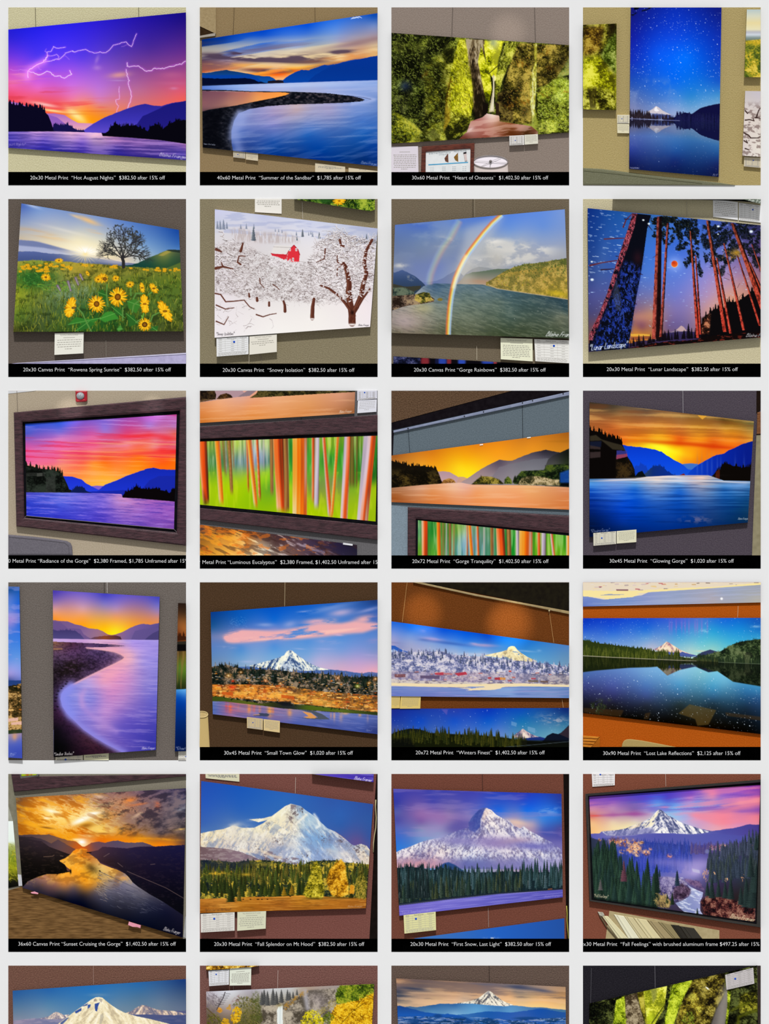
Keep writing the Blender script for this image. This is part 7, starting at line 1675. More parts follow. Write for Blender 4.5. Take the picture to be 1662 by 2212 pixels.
def art_canyon():
    c = Canvas()
    c.clip(pts('88,378 1310,100 1470,30 1592,30 1610,760 88,760'))
    D = '0,050504 .4,12140a .7,2c3014 1,5c6430'
    L = '0,3c4808 .35,7c9010 .65,b4c424 1,dce848'
    moss(1, c, D, 3, 40)
    moss(poly('330,350 405,310 415,420 420,560 430,760 290,760 310,500', 8), c, L, 4, 40)
    moss(poly('410,310 520,280 540,400 590,560 600,760 430,760 415,500', 6), c, '0,3c3020 .4,6c5c44 .7,8c7c60 1,b0a080', 5, 26)
    moss(poly('520,280 575,265 590,400 610,560 620,760 600,560 550,420', 6), c, '0,3c3408 .4,7c7418 .7,a89c28 1,c8bc48', 6, 34)
    moss(poly('575,265 790,220 780,330 760,420 690,540 660,600 610,560', 8), c, '0,7c8418 .35,a8ac24 .65,d0d030 1,f0f070', 7, 36)
    c.b(poly('640,250 700,240 690,330 660,380', 16), '7c8044', .7)
    c.b(ell(640, 510, 40, 60), 'd8ec28', .6)
    c.stroke('650,555 760,400', 9, '3c4414', .9)
    c.stroke('662,562 775,410', 4, 'a8a83c', .8)
    moss(poly('790,215 850,200 1010,165 1030,190 950,300 900,400 850,560 840,760 760,760 770,520 790,360', 8), c, L, 8, 40)
    moss(poly('790,215 840,205 810,330 780,480 765,420', 6), c, D, 9, 40)
    moss(poly('1020,165 1310,100 1300,300 1230,420 1180,560 1180,760 840,760 870,520 930,340', 10), c, '0,100c08 .35,30280e .6,5c5018 .85,8c7c28 1,b0a048', 10, 40)
    moss(poly('1040,250 1120,330 1130,420 1040,520 900,560 900,420 960,330', 24), c, '0,2c240c .4,70641c .7,a8902c 1,c8c048', 11, 36)
    c.dabs(poly('950,450 1020,450 1030,560 920,560', 10), 120, 16, 6, '0,4c6414 1,98b038', 12, 60, 50, .85)
    c.dabs(poly('1020,170 1300,110 1230,420 1130,560 860,560'), 500, 16, 5, '0,0e0a06 .5,4c4418 .9,8c8028 1,c0b040', 13, 60, 50, .8)
    c.dabs(poly('330,350 405,310 425,560 300,560'), 260, 20, 5, '0,5c7010 .5,a0b820 1,d8e448', 14, 80, 30, .8)
    c.dabs(poly('800,215 1010,165 850,560 770,560'), 320, 20, 5, '0,7c9014 .5,b0c830 1,e0ec60', 15, 100, 25, .8)
    c.b(poly('1320,250 1340,260 1330,400 1310,600 1170,600 1230,430 1290,330', 14), '6c6460', .85)
    c.stroke('1320,260 1290,400 1270,560', 60, 'a09890', .6, soft=20)
    moss(poly('1330,255 1592,190 1606,600 1310,600 1340,420', 8), c, D, 16, 40)
    moss(poly('1330,260 1360,270 1350,400 1330,560 1310,560 1330,400', 5), c, L, 17, 34)
    moss(poly('1440,300 1590,250 1600,430 1440,470', 16), c, '0,0c0c06 .5,34340e .8,6c6818 1,a09c30', 18, 36)
    c.stroke('1420,600 1430,500 1500,470 1590,440', 16, '5c6010', .7, soft=8)
    c.stroke('1370,440 1440,400 1520,370', 12, '545810', .7, soft=8)
    c.b(ell(1150, 240, 22, 7, 40, 2), 'fcfcf0')
    c.dabs(poly('90,400 330,350 310,560 90,560'), 200, 16, 5, '0,0c100a .7,1c2414 1,344424', 19, 60, 50, .7)
    return c


# ================================================================ scene
import bpy
from mathutils import Vector

sc = bpy.context.scene
COL = sc.collection
DIST, ZC = 6.0, 1.5          # camera distance from the wall, height of the middle of the display
OX = [10, 424, 838, 1252]
OY = [8, 422, 836, 1250, 1663, 2077]
ZU = 400 / 1662.0
D0 = [.0001]                 # where things start in front of the panel
CUR = [0, 0]                 # panel being furnished (row, column)


def W(zx, zy, d):
    """a spot on the current panel, d metres out from the wall, as a world point"""
    s = (DIST - d) / DIST
    px, py = OX[CUR[1]] + zx * ZU, OY[CUR[0]] + zy * ZU
    return Vector(((px - 831) * .001 * s, -d, ZC + (1106 - py) * .001 * s))


def lin(h):
    c = hx(h)
    return tuple(float(v) for v in np.where(c <= .04045, c / 12.92, ((c + .055) / 1.055) ** 2.4)) + (1.0,)


# ---------------------------------------------------------------- materials (all node based)
MATS = {}


def mat(name, col, col2=None, scale=200.0, stretch=(1, 1, 1), bump=0.0, bscale=None, rough=.7, spec=0.0, metal=0.0, mix=1.0, detail=4.0):
    key = (name, col, col2, scale, stretch, bump, bscale, rough, spec, metal)
    if key in MATS:
        return MATS[key]
    m = bpy.data.materials.new(name)
    m.use_nodes = True
    nt = m.node_tree
    b = nt.nodes['Principled BSDF']
    b.inputs['Roughness'].default_value = rough
    b.inputs['Specular IOR Level'].default_value = spec
    b.inputs['Metallic'].default_value = metal
    tc = nt.nodes.new('ShaderNodeTexCoord')
    mp = nt.nodes.new('ShaderNodeMapping')
    mp.inputs['Scale'].default_value = stretch
    nt.links.new(tc.outputs['Object'], mp.inputs['Vector'])
    no = nt.nodes.new('ShaderNodeTexNoise')
    no.inputs['Scale'].default_value = scale
    no.inputs['Detail'].default_value = detail
    nt.links.new(mp.outputs['Vector'], no.inputs['Vector'])
    cr = nt.nodes.new('ShaderNodeValToRGB')
    cr.color_ramp.elements[0].position = .3
    cr.color_ramp.elements[1].position = .7
    cr.color_ramp.elements[0].color = lin(col2 or col)
    cr.color_ramp.elements[1].color = lin(col)
    nt.links.new(no.outputs['Fac'], cr.inputs['Fac'])
    nt.links.new(cr.outputs['Color'], b.inputs['Base Color'])
    if bump:
        n2 = nt.nodes.new('ShaderNodeTexNoise')
        n2.inputs['Scale'].default_value = bscale or scale
        n2.inputs['Detail'].default_value = 2.5
        nt.links.new(mp.outputs['Vector'], n2.inputs['Vector'])
        bp = nt.nodes.new('ShaderNodeBump')
        bp.inputs['Strength'].default_value = bump
        bp.inputs['Distance'].default_value = .002
        nt.links.new(n2.outputs['Fac'], bp.inputs['Height'])
        nt.links.new(bp.outputs['Normal'], b.inputs['Normal'])
    MATS[key] = m
    return m


def ink_material():
    """printed picture: the ink colour is stored per point on the print"""
    m = bpy.data.materials.new('printed_ink')
    m.use_nodes = True
    nt = m.node_tree
    b = nt.nodes['Principled BSDF']
    b.inputs['Roughness'].default_value = .6
    b.inputs['Specular IOR Level'].default_value = 0.0
    a = nt.nodes.new('ShaderNodeAttribute')
    a.attribute_name = 'ink'
    nt.links.new(a.outputs['Color'], b.inputs['Base Color'])
    return m


INK = ink_material()


# ---------------------------------------------------------------- objects
def link(name, me, parent=None, loc=None):
    o = bpy.data.objects.new(name, me)
    COL.objects.link(o)
    if parent is not None:
        o.parent = parent
    if loc is not None:
        o.location = loc
    return o


def base_of(o):
    v = Vector((0, 0, 0))
    while o is not None:
        v = v + o.location
        o = o.parent
    return v


def thing(name, label, cat, at, group=None):
    o = link(name, None, None, at)
    o.empty_display_size = .01
    o['label'], o['category'] = label, cat
    if group:
        o['group'] = group
    return o


class G:
    """a bag of world-space geometry that becomes ONE mesh"""

    def __init__(s):
        s.v, s.f = [], []

    def add(s, v, f):
        n = len(s.v)
        s.v += list(v)
        s.f += [tuple(i + n for i in q) for q in f]

    def slab(s, q, d0, d1, bevel=0.0):
        """prism over a panel-space outline, optional chamfer round the front"""
        q = pts(q) if isinstance(q, str) else list(q)
        d0 = D0[0] if d0 == .0001 else d0
        ar = sum(q[i][0] * q[(i + 1) % len(q)][1] - q[(i + 1) % len(q)][0] * q[i][1] for i in range(len(q)))
        if ar > 0:
            q = q[::-1]
        n = len(q)
        L = [[W(x, y, d0) for x, y in q]]
        if bevel:
            inn = []
            for i in range(n):
                (ax, ay), (bx, by), (cx, cy) = q[i - 1], q[i], q[(i + 1) % n]
                u = Vector((bx - ax, by - ay)).normalized()
                w = Vector((cx - bx, cy - by)).normalized()
                m = Vector((u.y + w.y, -u.x - w.x))
                m = m / max(m.length ** 2 / 2, .4)
                inn.append((bx + m.x * bevel, by + m.y * bevel))
            h = min(d1 - d0, bevel * ZU * .001)
            L.append([W(x, y, d1 - h) for x, y in q])
            if bevel > 6:
                mid = [(a[0] * .7 + b[0] * .3, a[1] * .7 + b[1] * .3) for a, b in zip(q, inn)]
                L.append([W(x, y, d1 - h * .3) for x, y in mid])
            L.append([W(x, y, d1) for x, y in inn])
        else:
            L.append([W(x, y, d1) for x, y in q])
        v = [p for l in L for p in l]
        f = [tuple(range(n))[::-1]]
        for k in range(len(L) - 1):
            for i in range(n):
                j = (i + 1) % n
                f.append((k * n + i, k * n + j, (k + 1) * n + j, (k + 1) * n + i))
        f.append(tuple((len(L) - 1) * n + i for i in range(n)))
        s.add(v, f)
        return s

    def tube(s, p, r, n=6):
        """round wire through world points"""
        L = []
        for i, c in enumerate(p):
            t = (p[min(i + 1, len(p) - 1)] - p[max(i - 1, 0)]).normalized()
            a = t.cross(Vector((0, 1, 0)))
            a = a.normalized() if a.length > 1e-4 else Vector((1, 0, 0))
            b = t.cross(a).normalized()
            L.append([c + a * (r * math.cos(2 * math.pi * k / n)) + b * (r * math.sin(2 * math.pi * k / n)) for k in range(n)])
        v = [q for l in L for q in l]
        f = [(i * n + k, i * n + (k + 1) % n, (i + 1) * n + (k + 1) % n, (i + 1) * n + k) for i in range(len(L) - 1) for k in range(n)]
        f += [tuple(range(n))[::-1], tuple((len(L) - 1) * n + k for k in range(n))]
        s.add(v, f)
        return s

    def dome(s, zx, zy, rx, ry, d0, h, n=16, m=5):
        """rounded button standing on the panel"""
        L = []
        for i in range(m):
            t = i / m * math.pi / 2
            L.append([W(zx + rx * math.cos(t) * math.cos(2 * math.pi * k / n), zy - ry * math.cos(t) * math.sin(2 * math.pi * k / n), d0 + h * math.sin(t)) for k in range(n)])
        v = [p for l in L for p in l] + [W(zx, zy, d0 + h)]
        f = [(i * n + k, i * n + (k + 1) % n, (i + 1) * n + (k + 1) % n, (i + 1) * n + k) for i in range(m - 1) for k in range(n)]
        f += [((m - 1) * n + k, (m - 1) * n + (k + 1) % n, m * n) for k in range(n)]
        f.append(tuple(range(n))[::-1])
        s.add(v, f)
        return s

    def flat(s, q, d):
        q = pts(q) if isinstance(q, str) else q
        s.add([W(x, y, d) for x, y in q], [tuple(range(len(q)))[::-1] if area(q) > 0 else tuple(range(len(q)))])
        return s

    def done(s, name, m, parent=None, label=None, smooth=False):
        at = base_of(parent) if parent is not None else Vector((0, 0, 0))
        me = bpy.data.meshes.new(name)
        me.from_pydata([tuple(v - at) for v in s.v], [], s.f)
        me.materials.append(m)
        if smooth:
            me.polygons.foreach_set('use_smooth', [True] * len(me.polygons))
        me.update()
        o = link(name, me, parent)
        if label:
            o['label'] = label
        return o


def area(q):
    return sum(q[i][0] * q[(i + 1) % len(q)][1] - q[(i + 1) % len(q)][0] * q[i][1] for i in range(len(q)))


def bil(q, u, v):
    (ax, ay), (bx, by), (cx, cy), (dx, dy) = q
    return ((ax * (1 - u) + bx * u) * (1 - v) + (dx * (1 - u) + cx * u) * v, (ay * (1 - u) + by * u) * (1 - v) + (dy * (1 - u) + cy * u) * v)


def picture(parent, q, d, canvas, name='picture', step=4.1):
    """printed surface: a fine grid over the print's face carrying the painted colours"""
    q = pts(q) if isinstance(q, str) else q
    w = max(math.dist(q[0], q[1]), math.dist(q[3], q[2]))
    h = max(math.dist(q[0], q[3]), math.dist(q[1], q[2]))
    nx, ny = max(2, int(w / step) + 1), max(2, int(h / step) + 1)
    u, v = np.meshgrid(np.linspace(0, 1, nx), np.linspace(0, 1, ny))
    Q = np.array(q)
    zx = (Q[0, 0] * (1 - u) + Q[1, 0] * u) * (1 - v) + (Q[3, 0] * (1 - u) + Q[2, 0] * u) * v
    zy = (Q[0, 1] * (1 - u) + Q[1, 1] * u) * (1 - v) + (Q[3, 1] * (1 - u) + Q[2, 1] * u) * v
    s = (DIST - d) / DIST
    at = base_of(parent)
    co = np.stack([(OX[CUR[1]] + zx * ZU - 831) * .001 * s - at.x, np.full_like(zx, -d - at.y), ZC + (1106 - OY[CUR[0]] - zy * ZU) * .001 * s - at.z], -1).reshape(-1, 3).astype(np.float32)
    # sample the canvas with bilinear filtering
    fx, fy = np.clip(zx * K - .5, 0, R - 1.001), np.clip(zy * K - .5, 0, R - 1.001)
    x0, y0 = fx.astype(int), fy.astype(int)
    tx, ty = (fx - x0)[..., None], (fy - y0)[..., None]
    C = canvas.C
    col = (C[y0, x0] * (1 - tx) + C[y0, x0 + 1] * tx) * (1 - ty) + (C[y0 + 1, x0] * (1 - tx) + C[y0 + 1, x0 + 1] * tx) * ty
    col = np.where(col <= .04045, col / 12.92, ((col + .055) / 1.055) ** 2.4)
    rgba = np.concatenate([col, np.ones(col.shape[:2] + (1,))], -1).reshape(-1, 4).astype(np.float32)
    idx = np.arange(nx * ny).reshape(ny, nx)
    F = np.stack([idx[:-1, :-1], idx[1:, :-1], idx[1:, 1:], idx[:-1, 1:]], -1).reshape(-1, 4)
    me = bpy.data.meshes.new(name)
    me.vertices.add(nx * ny)
    me.vertices.foreach_set('co', co.ravel())
    nf = len(F)
    me.loops.add(nf * 4)
    me.loops.foreach_set('vertex_index', F.ravel().astype(np.int32))
    me.polygons.add(nf)
    me.polygons.foreach_set('loop_start', (np.arange(nf) * 4).astype(np.int32))
    a = me.color_attributes.new('ink', 'FLOAT_COLOR', 'POINT')
    a.data.foreach_set('color', rgba.ravel())
    me.materials.append(INK)
    me.update(calc_edges=True)
    return link(name, me, parent)


# ---------------------------------------------------------------- lettering
_TXT = {}


def text_geo(s):
    if s in _TXT:
        return _TXT[s]
    cu = bpy.data.curves.new('lettering', 'FONT')
    cu.body = s
    cu.resolution_u = 3
    cu.offset = -.011
    o = bpy.data.objects.new('lettering', cu)
    COL.objects.link(o)
    dg = bpy.context.evaluated_depsgraph_get()
    me = o.evaluated_get(dg).to_mesh()
    v = [(p.co.x, p.co.y) for p in me.vertices]
    f = [tuple(p.vertices) for p in me.polygons]
    o.evaluated_get(dg).to_mesh_clear()
    bpy.data.objects.remove(o)
    bpy.data.curves.remove(cu)
    x0 = min(p[0] for p in v)
    x1 = max(p[0] for p in v)
    _TXT[s] = ([((x - x0) / (x1 - x0), y) for x, y in v], f)
    return _TXT[s]


CAPH = [0.0]


def letters(g, s, x0, x1, base, cap, d, tr=None, clip=None):
    """flat letters from x0 to x1 with capitals CAP tall on the line BASE (panel units, or through TR)"""
    if not CAPH[0]:
        CAPH[0] = max(p[1] for p in text_geo('H')[0])
    v, f = text_geo(s)
    q = [(x0 + (x1 - x0) * x, base - y * cap / CAPH[0]) for x, y in v]
    if clip:
        f = [p for p in f if all(clip[0] - 4 <= q[i][0] <= clip[1] + 4 for i in p)]
        q = [(min(max(x, clip[0]), clip[1]), y) for x, y in q]
    if tr:
        q = [tr(x, y) for x, y in q]
    g.add([W(x, y, d) for x, y in q], f)
    return g


WHITE_INK = mat('white_lettering', 'ececec', 'e4e4e4')
DARK_INK = mat('dark_lettering', '4a4648', '383436')
BLUE_DOT = mat('blue_dot', '1c50c8', '1846b0')
GREY_RULE = mat('grey_rules', 'bcb8b2', 'a8a49e')


# ---------------------------------------------------------------- the display wall
def wall_mat(col, col2, bump=.5, sc_=230.0):
    return mat('stucco', col, col2, 420.0, (1, 1, 1), bump, 380.0, .8, 0.0, 0.0, 1.0, 2.0)


wall = G()
wall.add([Vector((x, y, z)) for x in (-1.3, 1.3) for y in (0, .06) for z in (0.0, 3.0)], [(0, 1, 3, 2), (4, 6, 7, 5), (0, 4, 5, 1), (2, 3, 7, 6), (0, 2, 6, 4), (1, 5, 7, 3)])
wo = wall.done('wall_back', mat('pale_wall_paint', 'e8e8e8', 'e7e7e7', 60))
wo['kind'] = 'structure'
BLACK = mat('black_caption', '020202', '000000', 60)


def panel(r, c, label, col, col2, caption=None, cap=(0, 0, 0), bump=.5):
    """one square photo panel fixed flush to the wall; things hang in front of it"""
    CUR[0], CUR[1] = r, c
    D0[0] = .0004 if caption else .0001
    t, bt = (33, 1629) if r < 4 else (37, 1633)
    b = (t + 1477 if r < 4 else t + 1479) if caption else (bt if r < 5 else 700)
    root = thing('photo_panel', label, 'photo panel', W(33, bt if r < 5 else 700, .0002), 'square photo panels in the grid')
    G().slab([(33, t), (1629, t), (1629, b), (33, b)], -.003, .0003).done('wall_surface', wall_mat(col, col2, bump), root)
    if caption:
        s = G().slab([(33, b), (1629, b), (1629, bt), (33, bt)], -.003, .0006).done('caption_strip', BLACK, root, 'black strip along the bottom with white lettering')
        letters(G(), caption, cap[0], cap[1], cap[2], 33, .0009, None, (33, 1629)).done('caption_lettering', WHITE_INK, s, 'white caption lettering')
    return root


def piece(root, name, q, m, d=.002, bevel=0, label=None):
    return G().slab(q, -.002, d, bevel).done(name, m, root, label)


def wprint(label, q, d, canvas, kind='metal_print', edge='141216', group=None, edge_label=None, name=None):
    """an unframed print: a slab with the picture on its face"""
    q = pts(q) if isinstance(q, str) else q
    root = thing(kind, label, 'canvas print' if kind == 'canvas_print' else 'metal print', W(q[3][0], max(q[2][1], q[3][1]), .0002), group)
    G().slab(q, .0001, d - .0003).done('side_edges' if kind == 'canvas_print' else 'backing_panel', mat('print_edge', edge, edge, 90), root)
    picture(root, q, d, canvas)
    return root


def card(label, q, kind='story', dot=None, d=.006, col='e8e4dc', lines=6, title=None, rows=7, clip=None, heading=True):
    """small mounted card: price table with a dot, or a printed story"""
    q = pts(q) if isinstance(q, str) else q
    root = thing('price_card' if kind == 'price' else 'description_card', label, 'card', W(q[3][0], max(q[2][1], q[3][1]), .0002), 'small cards beside the prints')
    G().slab(q, .0001, d).done('card_board', mat('card_stock', col, col, 120), root)
    tr = lambda x, y: bil(q, x, y)
    e = d + .0002
    ln_ = G()
    wz = math.dist(q[0], q[1])
    big = wz > 180
    rng = random.Random(int(q[0][0] + q[0][1]))
    hz = math.dist(q[0], q[3])

    def bar(x0, x1, y, h):
        ln_.flat([tr(x0, y), tr(x1, y), tr(x1, y + h), tr(x0, y + h)], e)
    if kind == 'price':
        y0, y1 = .1, .8
        for k in range(rows):
            y = y0 + (y1 - y0) * k / (rows - 1)
            bar(.04, .97, y, 1.2 / hz)
            if k < rows - 1:
                for cx in (.12, .5, .83):
                    bar(cx - .05, cx + .05, y + .045, 2.6 / hz)
        for cx in (.27, .66):
            ln_.flat([tr(cx, y0), tr(cx + 1.4 / wz, y0), tr(cx + 1.4 / wz, y1), tr(cx, y1)], e)
        for k in range(3):
            y = .84 + k * .05
            x = .05
            while x < .9:
                w = rng.uniform(.04, .1)
                bar(x, min(x + w, .95), y, 3.0 / hz)
                x += w + .015
        ln_.done('price_table', GREY_RULE, root)
        if big:
            hd = G()
            for s_, x0, x1 in (('Size', .07, .17), ('Metal & Canvas', .33, .62), ('Traditional', .73, .94)):
                letters(hd, s_, x0, x1, .085, 9 / hz, e + .0001, tr)
            hd.done('table_heading', DARK_INK, root)
        if dot:
            G().dome(*tr(*dot), *(2 * [max(4.5, min(10, wz * .036))]), d, .0008, 14, 3).done('blue_sticker', BLUE_DOT, root, 'round blue sticker')
    else:
        y = .32 if heading else .12
        for k in range(lines):
            x = .06 + rng.uniform(0, .05)
            end = .94 - rng.uniform(0, .06) if k < lines - 1 else .6
            if k == lines - 1:
                x = .36
            while x < end:
                w = rng.uniform(.04, .1)
                bar(x, min(x + w, end), y, (4.2 if big else 2.4) / hz)
                x += w + .02
            y += .62 / max(lines, 6) * (1.0 if heading else 1.25)
        if heading:
            bar(.3, .7, .21, (3 if big else 2) / hz)
        ln_.done('printed_text', mat('grey_print', 'a8a49a', '98948a'), root)
        if title and heading:
            letters(G(), title, .18, .82, .13, (13 if big else 6) / hz, e, tr).done('card_title', mat('pale_print', 'a8a49c', '98948c'), root)
    return root


def wire(label, p, col='54483a', r=.00045, d=.0014):
    p = pts(p)
    root = G().tube([W(x, y, d) for x, y in p], r)
    o = root.done('hanging_wire', mat('wire', col, col, 50, (1, 1, 1), 0, None, .4, .2))
    o['label'], o['category'], o['group'] = label, 'wire', 'hanging wires above and below the prints'
    # origin at the wire's lower end
    at = W(*p[-1], d)
    for v in o.data.vertices:
        v.co -= at
    o.location = at
    return o


def frame(root, outer, inner, d, m, lip=None, liner=None, openr=()):
    """four mitred rails round a picture, with a dark inner lip"""
    o, n = pts(outer), pts(inner)
    for k, nm in enumerate(('top', 'right', 'bottom', 'left')):
        if k in openr:
            continue
        j = (k + 1) % 4
        a, b, c2, e = o[k], o[j], n[j], n[k]
        ma = ((a[0] + e[0]) / 2, (a[1] + e[1]) / 2)
        mb = ((b[0] + c2[0]) / 2, (b[1] + c2[1]) / 2)
        g = G()
        L = [[W(*a, D0[0]), W(*b, D0[0])], [W(*a, d * .8), W(*b, d * .8)], [W(a[0] * .9 + e[0] * .1, a[1] * .9 + e[1] * .1, d), W(b[0] * .9 + c2[0] * .1, b[1] * .9 + c2[1] * .1, d)],
             [W(a[0] * .15 + e[0] * .85, a[1] * .15 + e[1] * .85, d * .96), W(b[0] * .15 + c2[0] * .85, b[1] * .15 + c2[1] * .85, d * .96)], [W(*e, d * .8), W(*c2, d * .8)], [W(*e, D0[0]), W(*c2, D0[0])]]
        v = [p for l in L for p in l]
        f = [(2 * i, 2 * i + 2, 2 * i + 3, 2 * i + 1) for i in range(5)] + [(10, 0, 1, 11), (0, 10, 8, 6, 4, 2), (1, 3, 5, 7, 9, 11)]
        g.add(v, f)
        g.done('frame_rail', m, root)
    if liner:
        G().slab(inner, .0002, d * .5).done('inner_liner', lip or BLACK, root)


# ================================================================ the 24 panels
EBONY = mat('dark_stained_wood', '4e3036', '26141a', 60, (1, 1, 6), .35, 260, .45, .25)
LIP = mat('black_frame_lip', '16161a', '0e0e12', 90)
PAPER = 'dcd6d0'

# --- row 1, purple lightning sunset
panel(0, 0, 'square photo panel with a cream wall, captioned Hot August Nights', 'd2cca8', 'beb690', '20x30 Metal Print  “Hot August Nights”  $382.50 after 15% off', (230, 1440, 1578))
cv = art_august()
wprint('glossy metal print of purple lightning over a sunset river', '33,232 1628,78 1628,1405 33,1293', .0085, cv, edge='2a1c18')
wire('dark hanging wire left of centre above the purple lightning print', '275,34 279,206', '3c3428')
wire('short dark hanging wire near the right end above the lightning print', '1203,34 1204,118', '3c3428')

# --- blue sandbar
p = panel(0, 1, 'square photo panel with a tan wall, captioned Summer of the Sandbar', '96805e', '86714f', '40x60 Metal Print  “Summer of the Sandbar”  $1,785 after 15% off', (188, 1480, 1578), .3)
piece(p, 'soffit_face', '33,34 177,34 177,270 33,202', mat('soffit_paint', 'a4906c', '988460', 200, bump=.3), .004)
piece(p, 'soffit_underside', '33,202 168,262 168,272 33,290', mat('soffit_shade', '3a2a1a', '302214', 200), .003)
piece(p, 'soffit_trim', '33,288 172,262 172,288 33,306', mat('soffit_trim', 'aaa296', '9c9488', 200), .0045)
cv = art_sandbar()
wprint('large metal print of a dark sandbar curving through blue evening water', '50,322 1628,85 1628,1460 58,1290', .0085, cv)
wire('thin hanging wire left above the blue sandbar print', '341,34 332,272', '5c4a34')
wire('thin hanging wire right of centre above the blue sandbar print', '1065,34 1068,162', '5c4a34')
card('small tan price card with a blue dot under the blue sandbar print', '332,1302 442,1312 441,1391 333,1379', 'price', (.38, .6), col='cfc2a8')
card('blank looking tan card right of the dotted one under the sandbar print', '446,1313 556,1326 555,1411 446,1398', 'story', col='cfc2a8', heading=False)
card('large printed sheet cut off by the Summer of the Sandbar caption', '1068,1428 1338,1462 1338,1511 1068,1511', 'story', d=.003, col='d4c6aa', lines=3)
card('printed sheet at the right edge above the Summer of the Sandbar caption', '1368,1472 1629,1502 1629,1511 1368,1511', 'story', d=.003, col='d4c6aa', lines=1, heading=False)

# --- green canyon
p = panel(0, 2, 'square photo panel with a taupe wall and lamp, captioned Heart of Oneonta', '94867c', '84766c', '30x60 Metal Print  “Heart of Oneonta”  $1,402.50 after 15% off', (218, 1442, 1578), .4)
cv = art_oneonta()
wprint('wide metal print of a mossy green canyon with a reddish stream', '33,262 1628,372 1628,1156 33,1256', .0075, cv, edge='241a14')
wire('hanging wire left above the mossy canyon print', '584,34 575,300', '4c443e')
wire('hanging wire right above the mossy canyon print', '1318,34 1327,352', '4c443e')
card('white price card with a blue dot at the lower right of the canyon print', '1092,1186 1225,1179 1226,1266 1094,1273', 'price', (.39, .5), .0095, 'e0dcd8')
card('cream description card at the lower right corner of the canyon print', '1228,1177 1348,1170 1350,1256 1230,1265', 'story', d=.0095, col='dcd8c8', heading=False)
card('large white printed sheet at the left edge below the canyon print', '33,1283 272,1279 276,1511 33,1511', 'story', d=.002, col='dcd4dc', lines=9)
pg = thing('framed_price_guide', 'red-brown wooden frame with a price guide chart below the canyon print', 'framed chart', W(300, 1511, .0002))
RED = mat('red_brown_wood', '6c3424', '3c1812', 80, (1, 1, 4), .2, None, .4, .3)
frame(pg, '305,1281 780,1250 772,1511 298,1511', '342,1330 743,1300 740,1512 340,1512', .006, RED, openr=(2,))
sh = G().slab('340,1328 745,1298 742,1511 338,1511', .0002, .003).done('chart_sheet', mat('chart_paper', 'e4e6e6', 'dcdede', 90), pg)
qg = pts('342,1330 743,1300 740,1511 340,1511')
tq = lambda x, y: bil(qg, x, y)
G().flat([tq(.06, .62), tq(.95, .56), tq(.95, .605), tq(.06, .67)], .0033).done('blue_header_bar', mat('blue_bar', '58a8d0', '50a0c8', 90), sh)
g = G()
letters(g, 'blaine|bethany', .07, .56, .13, .085, .0033, tq)
letters(g, 'PRICE GUIDE', .63, .91, .115, .06, .0033, tq)
letters(g, 'photography', .3, .5, .2, .05, .0033, tq)
g.done('chart_heading', mat('chart_ink', '7c8c94', '70808a'), sh)
g = G()
for k, yy in enumerate((.78, .86, .94)):
    for x0, s_ in ((.1, '16 x 24'), (.37, '$250'), (.6, '$290'), (.83, '$150')):
        letters(g, s_, x0, x0 + .08, yy, .03, .0033, tq)
g.done('chart_figures', mat('chart_ink', '7c8c94', '70808a'), sh)
G().flat([tq(.42, .36), tq(.5, .14), tq(.51, .56), tq(.44, .5)], .0034).done('print_sample', mat('sample_brown', '7c5040', '4c3428', 400), sh)
G().flat([tq(.63, .33), tq(.72, .14), tq(.73, .55), tq(.66, .46)], .0034).done('canvas_sample', mat('sample_ochre', 'a07838', '4c3018', 500), sh)
g = G().slab([tq(.85, .2), tq(.91, .19), tq(.93, .5), tq(.88, .52)], .003, .0045)
g.done('bottle_sample', mat('sample_white', 'd8c8c4', 'c8b0ac', 90), sh)
G().slab([tq(.84, .15), tq(.91, .13), tq(.91, .2), tq(.85, .21)], .003, .0047).done('bottle_cap', mat('sample_black', '201c20', '181418', 90), sh)


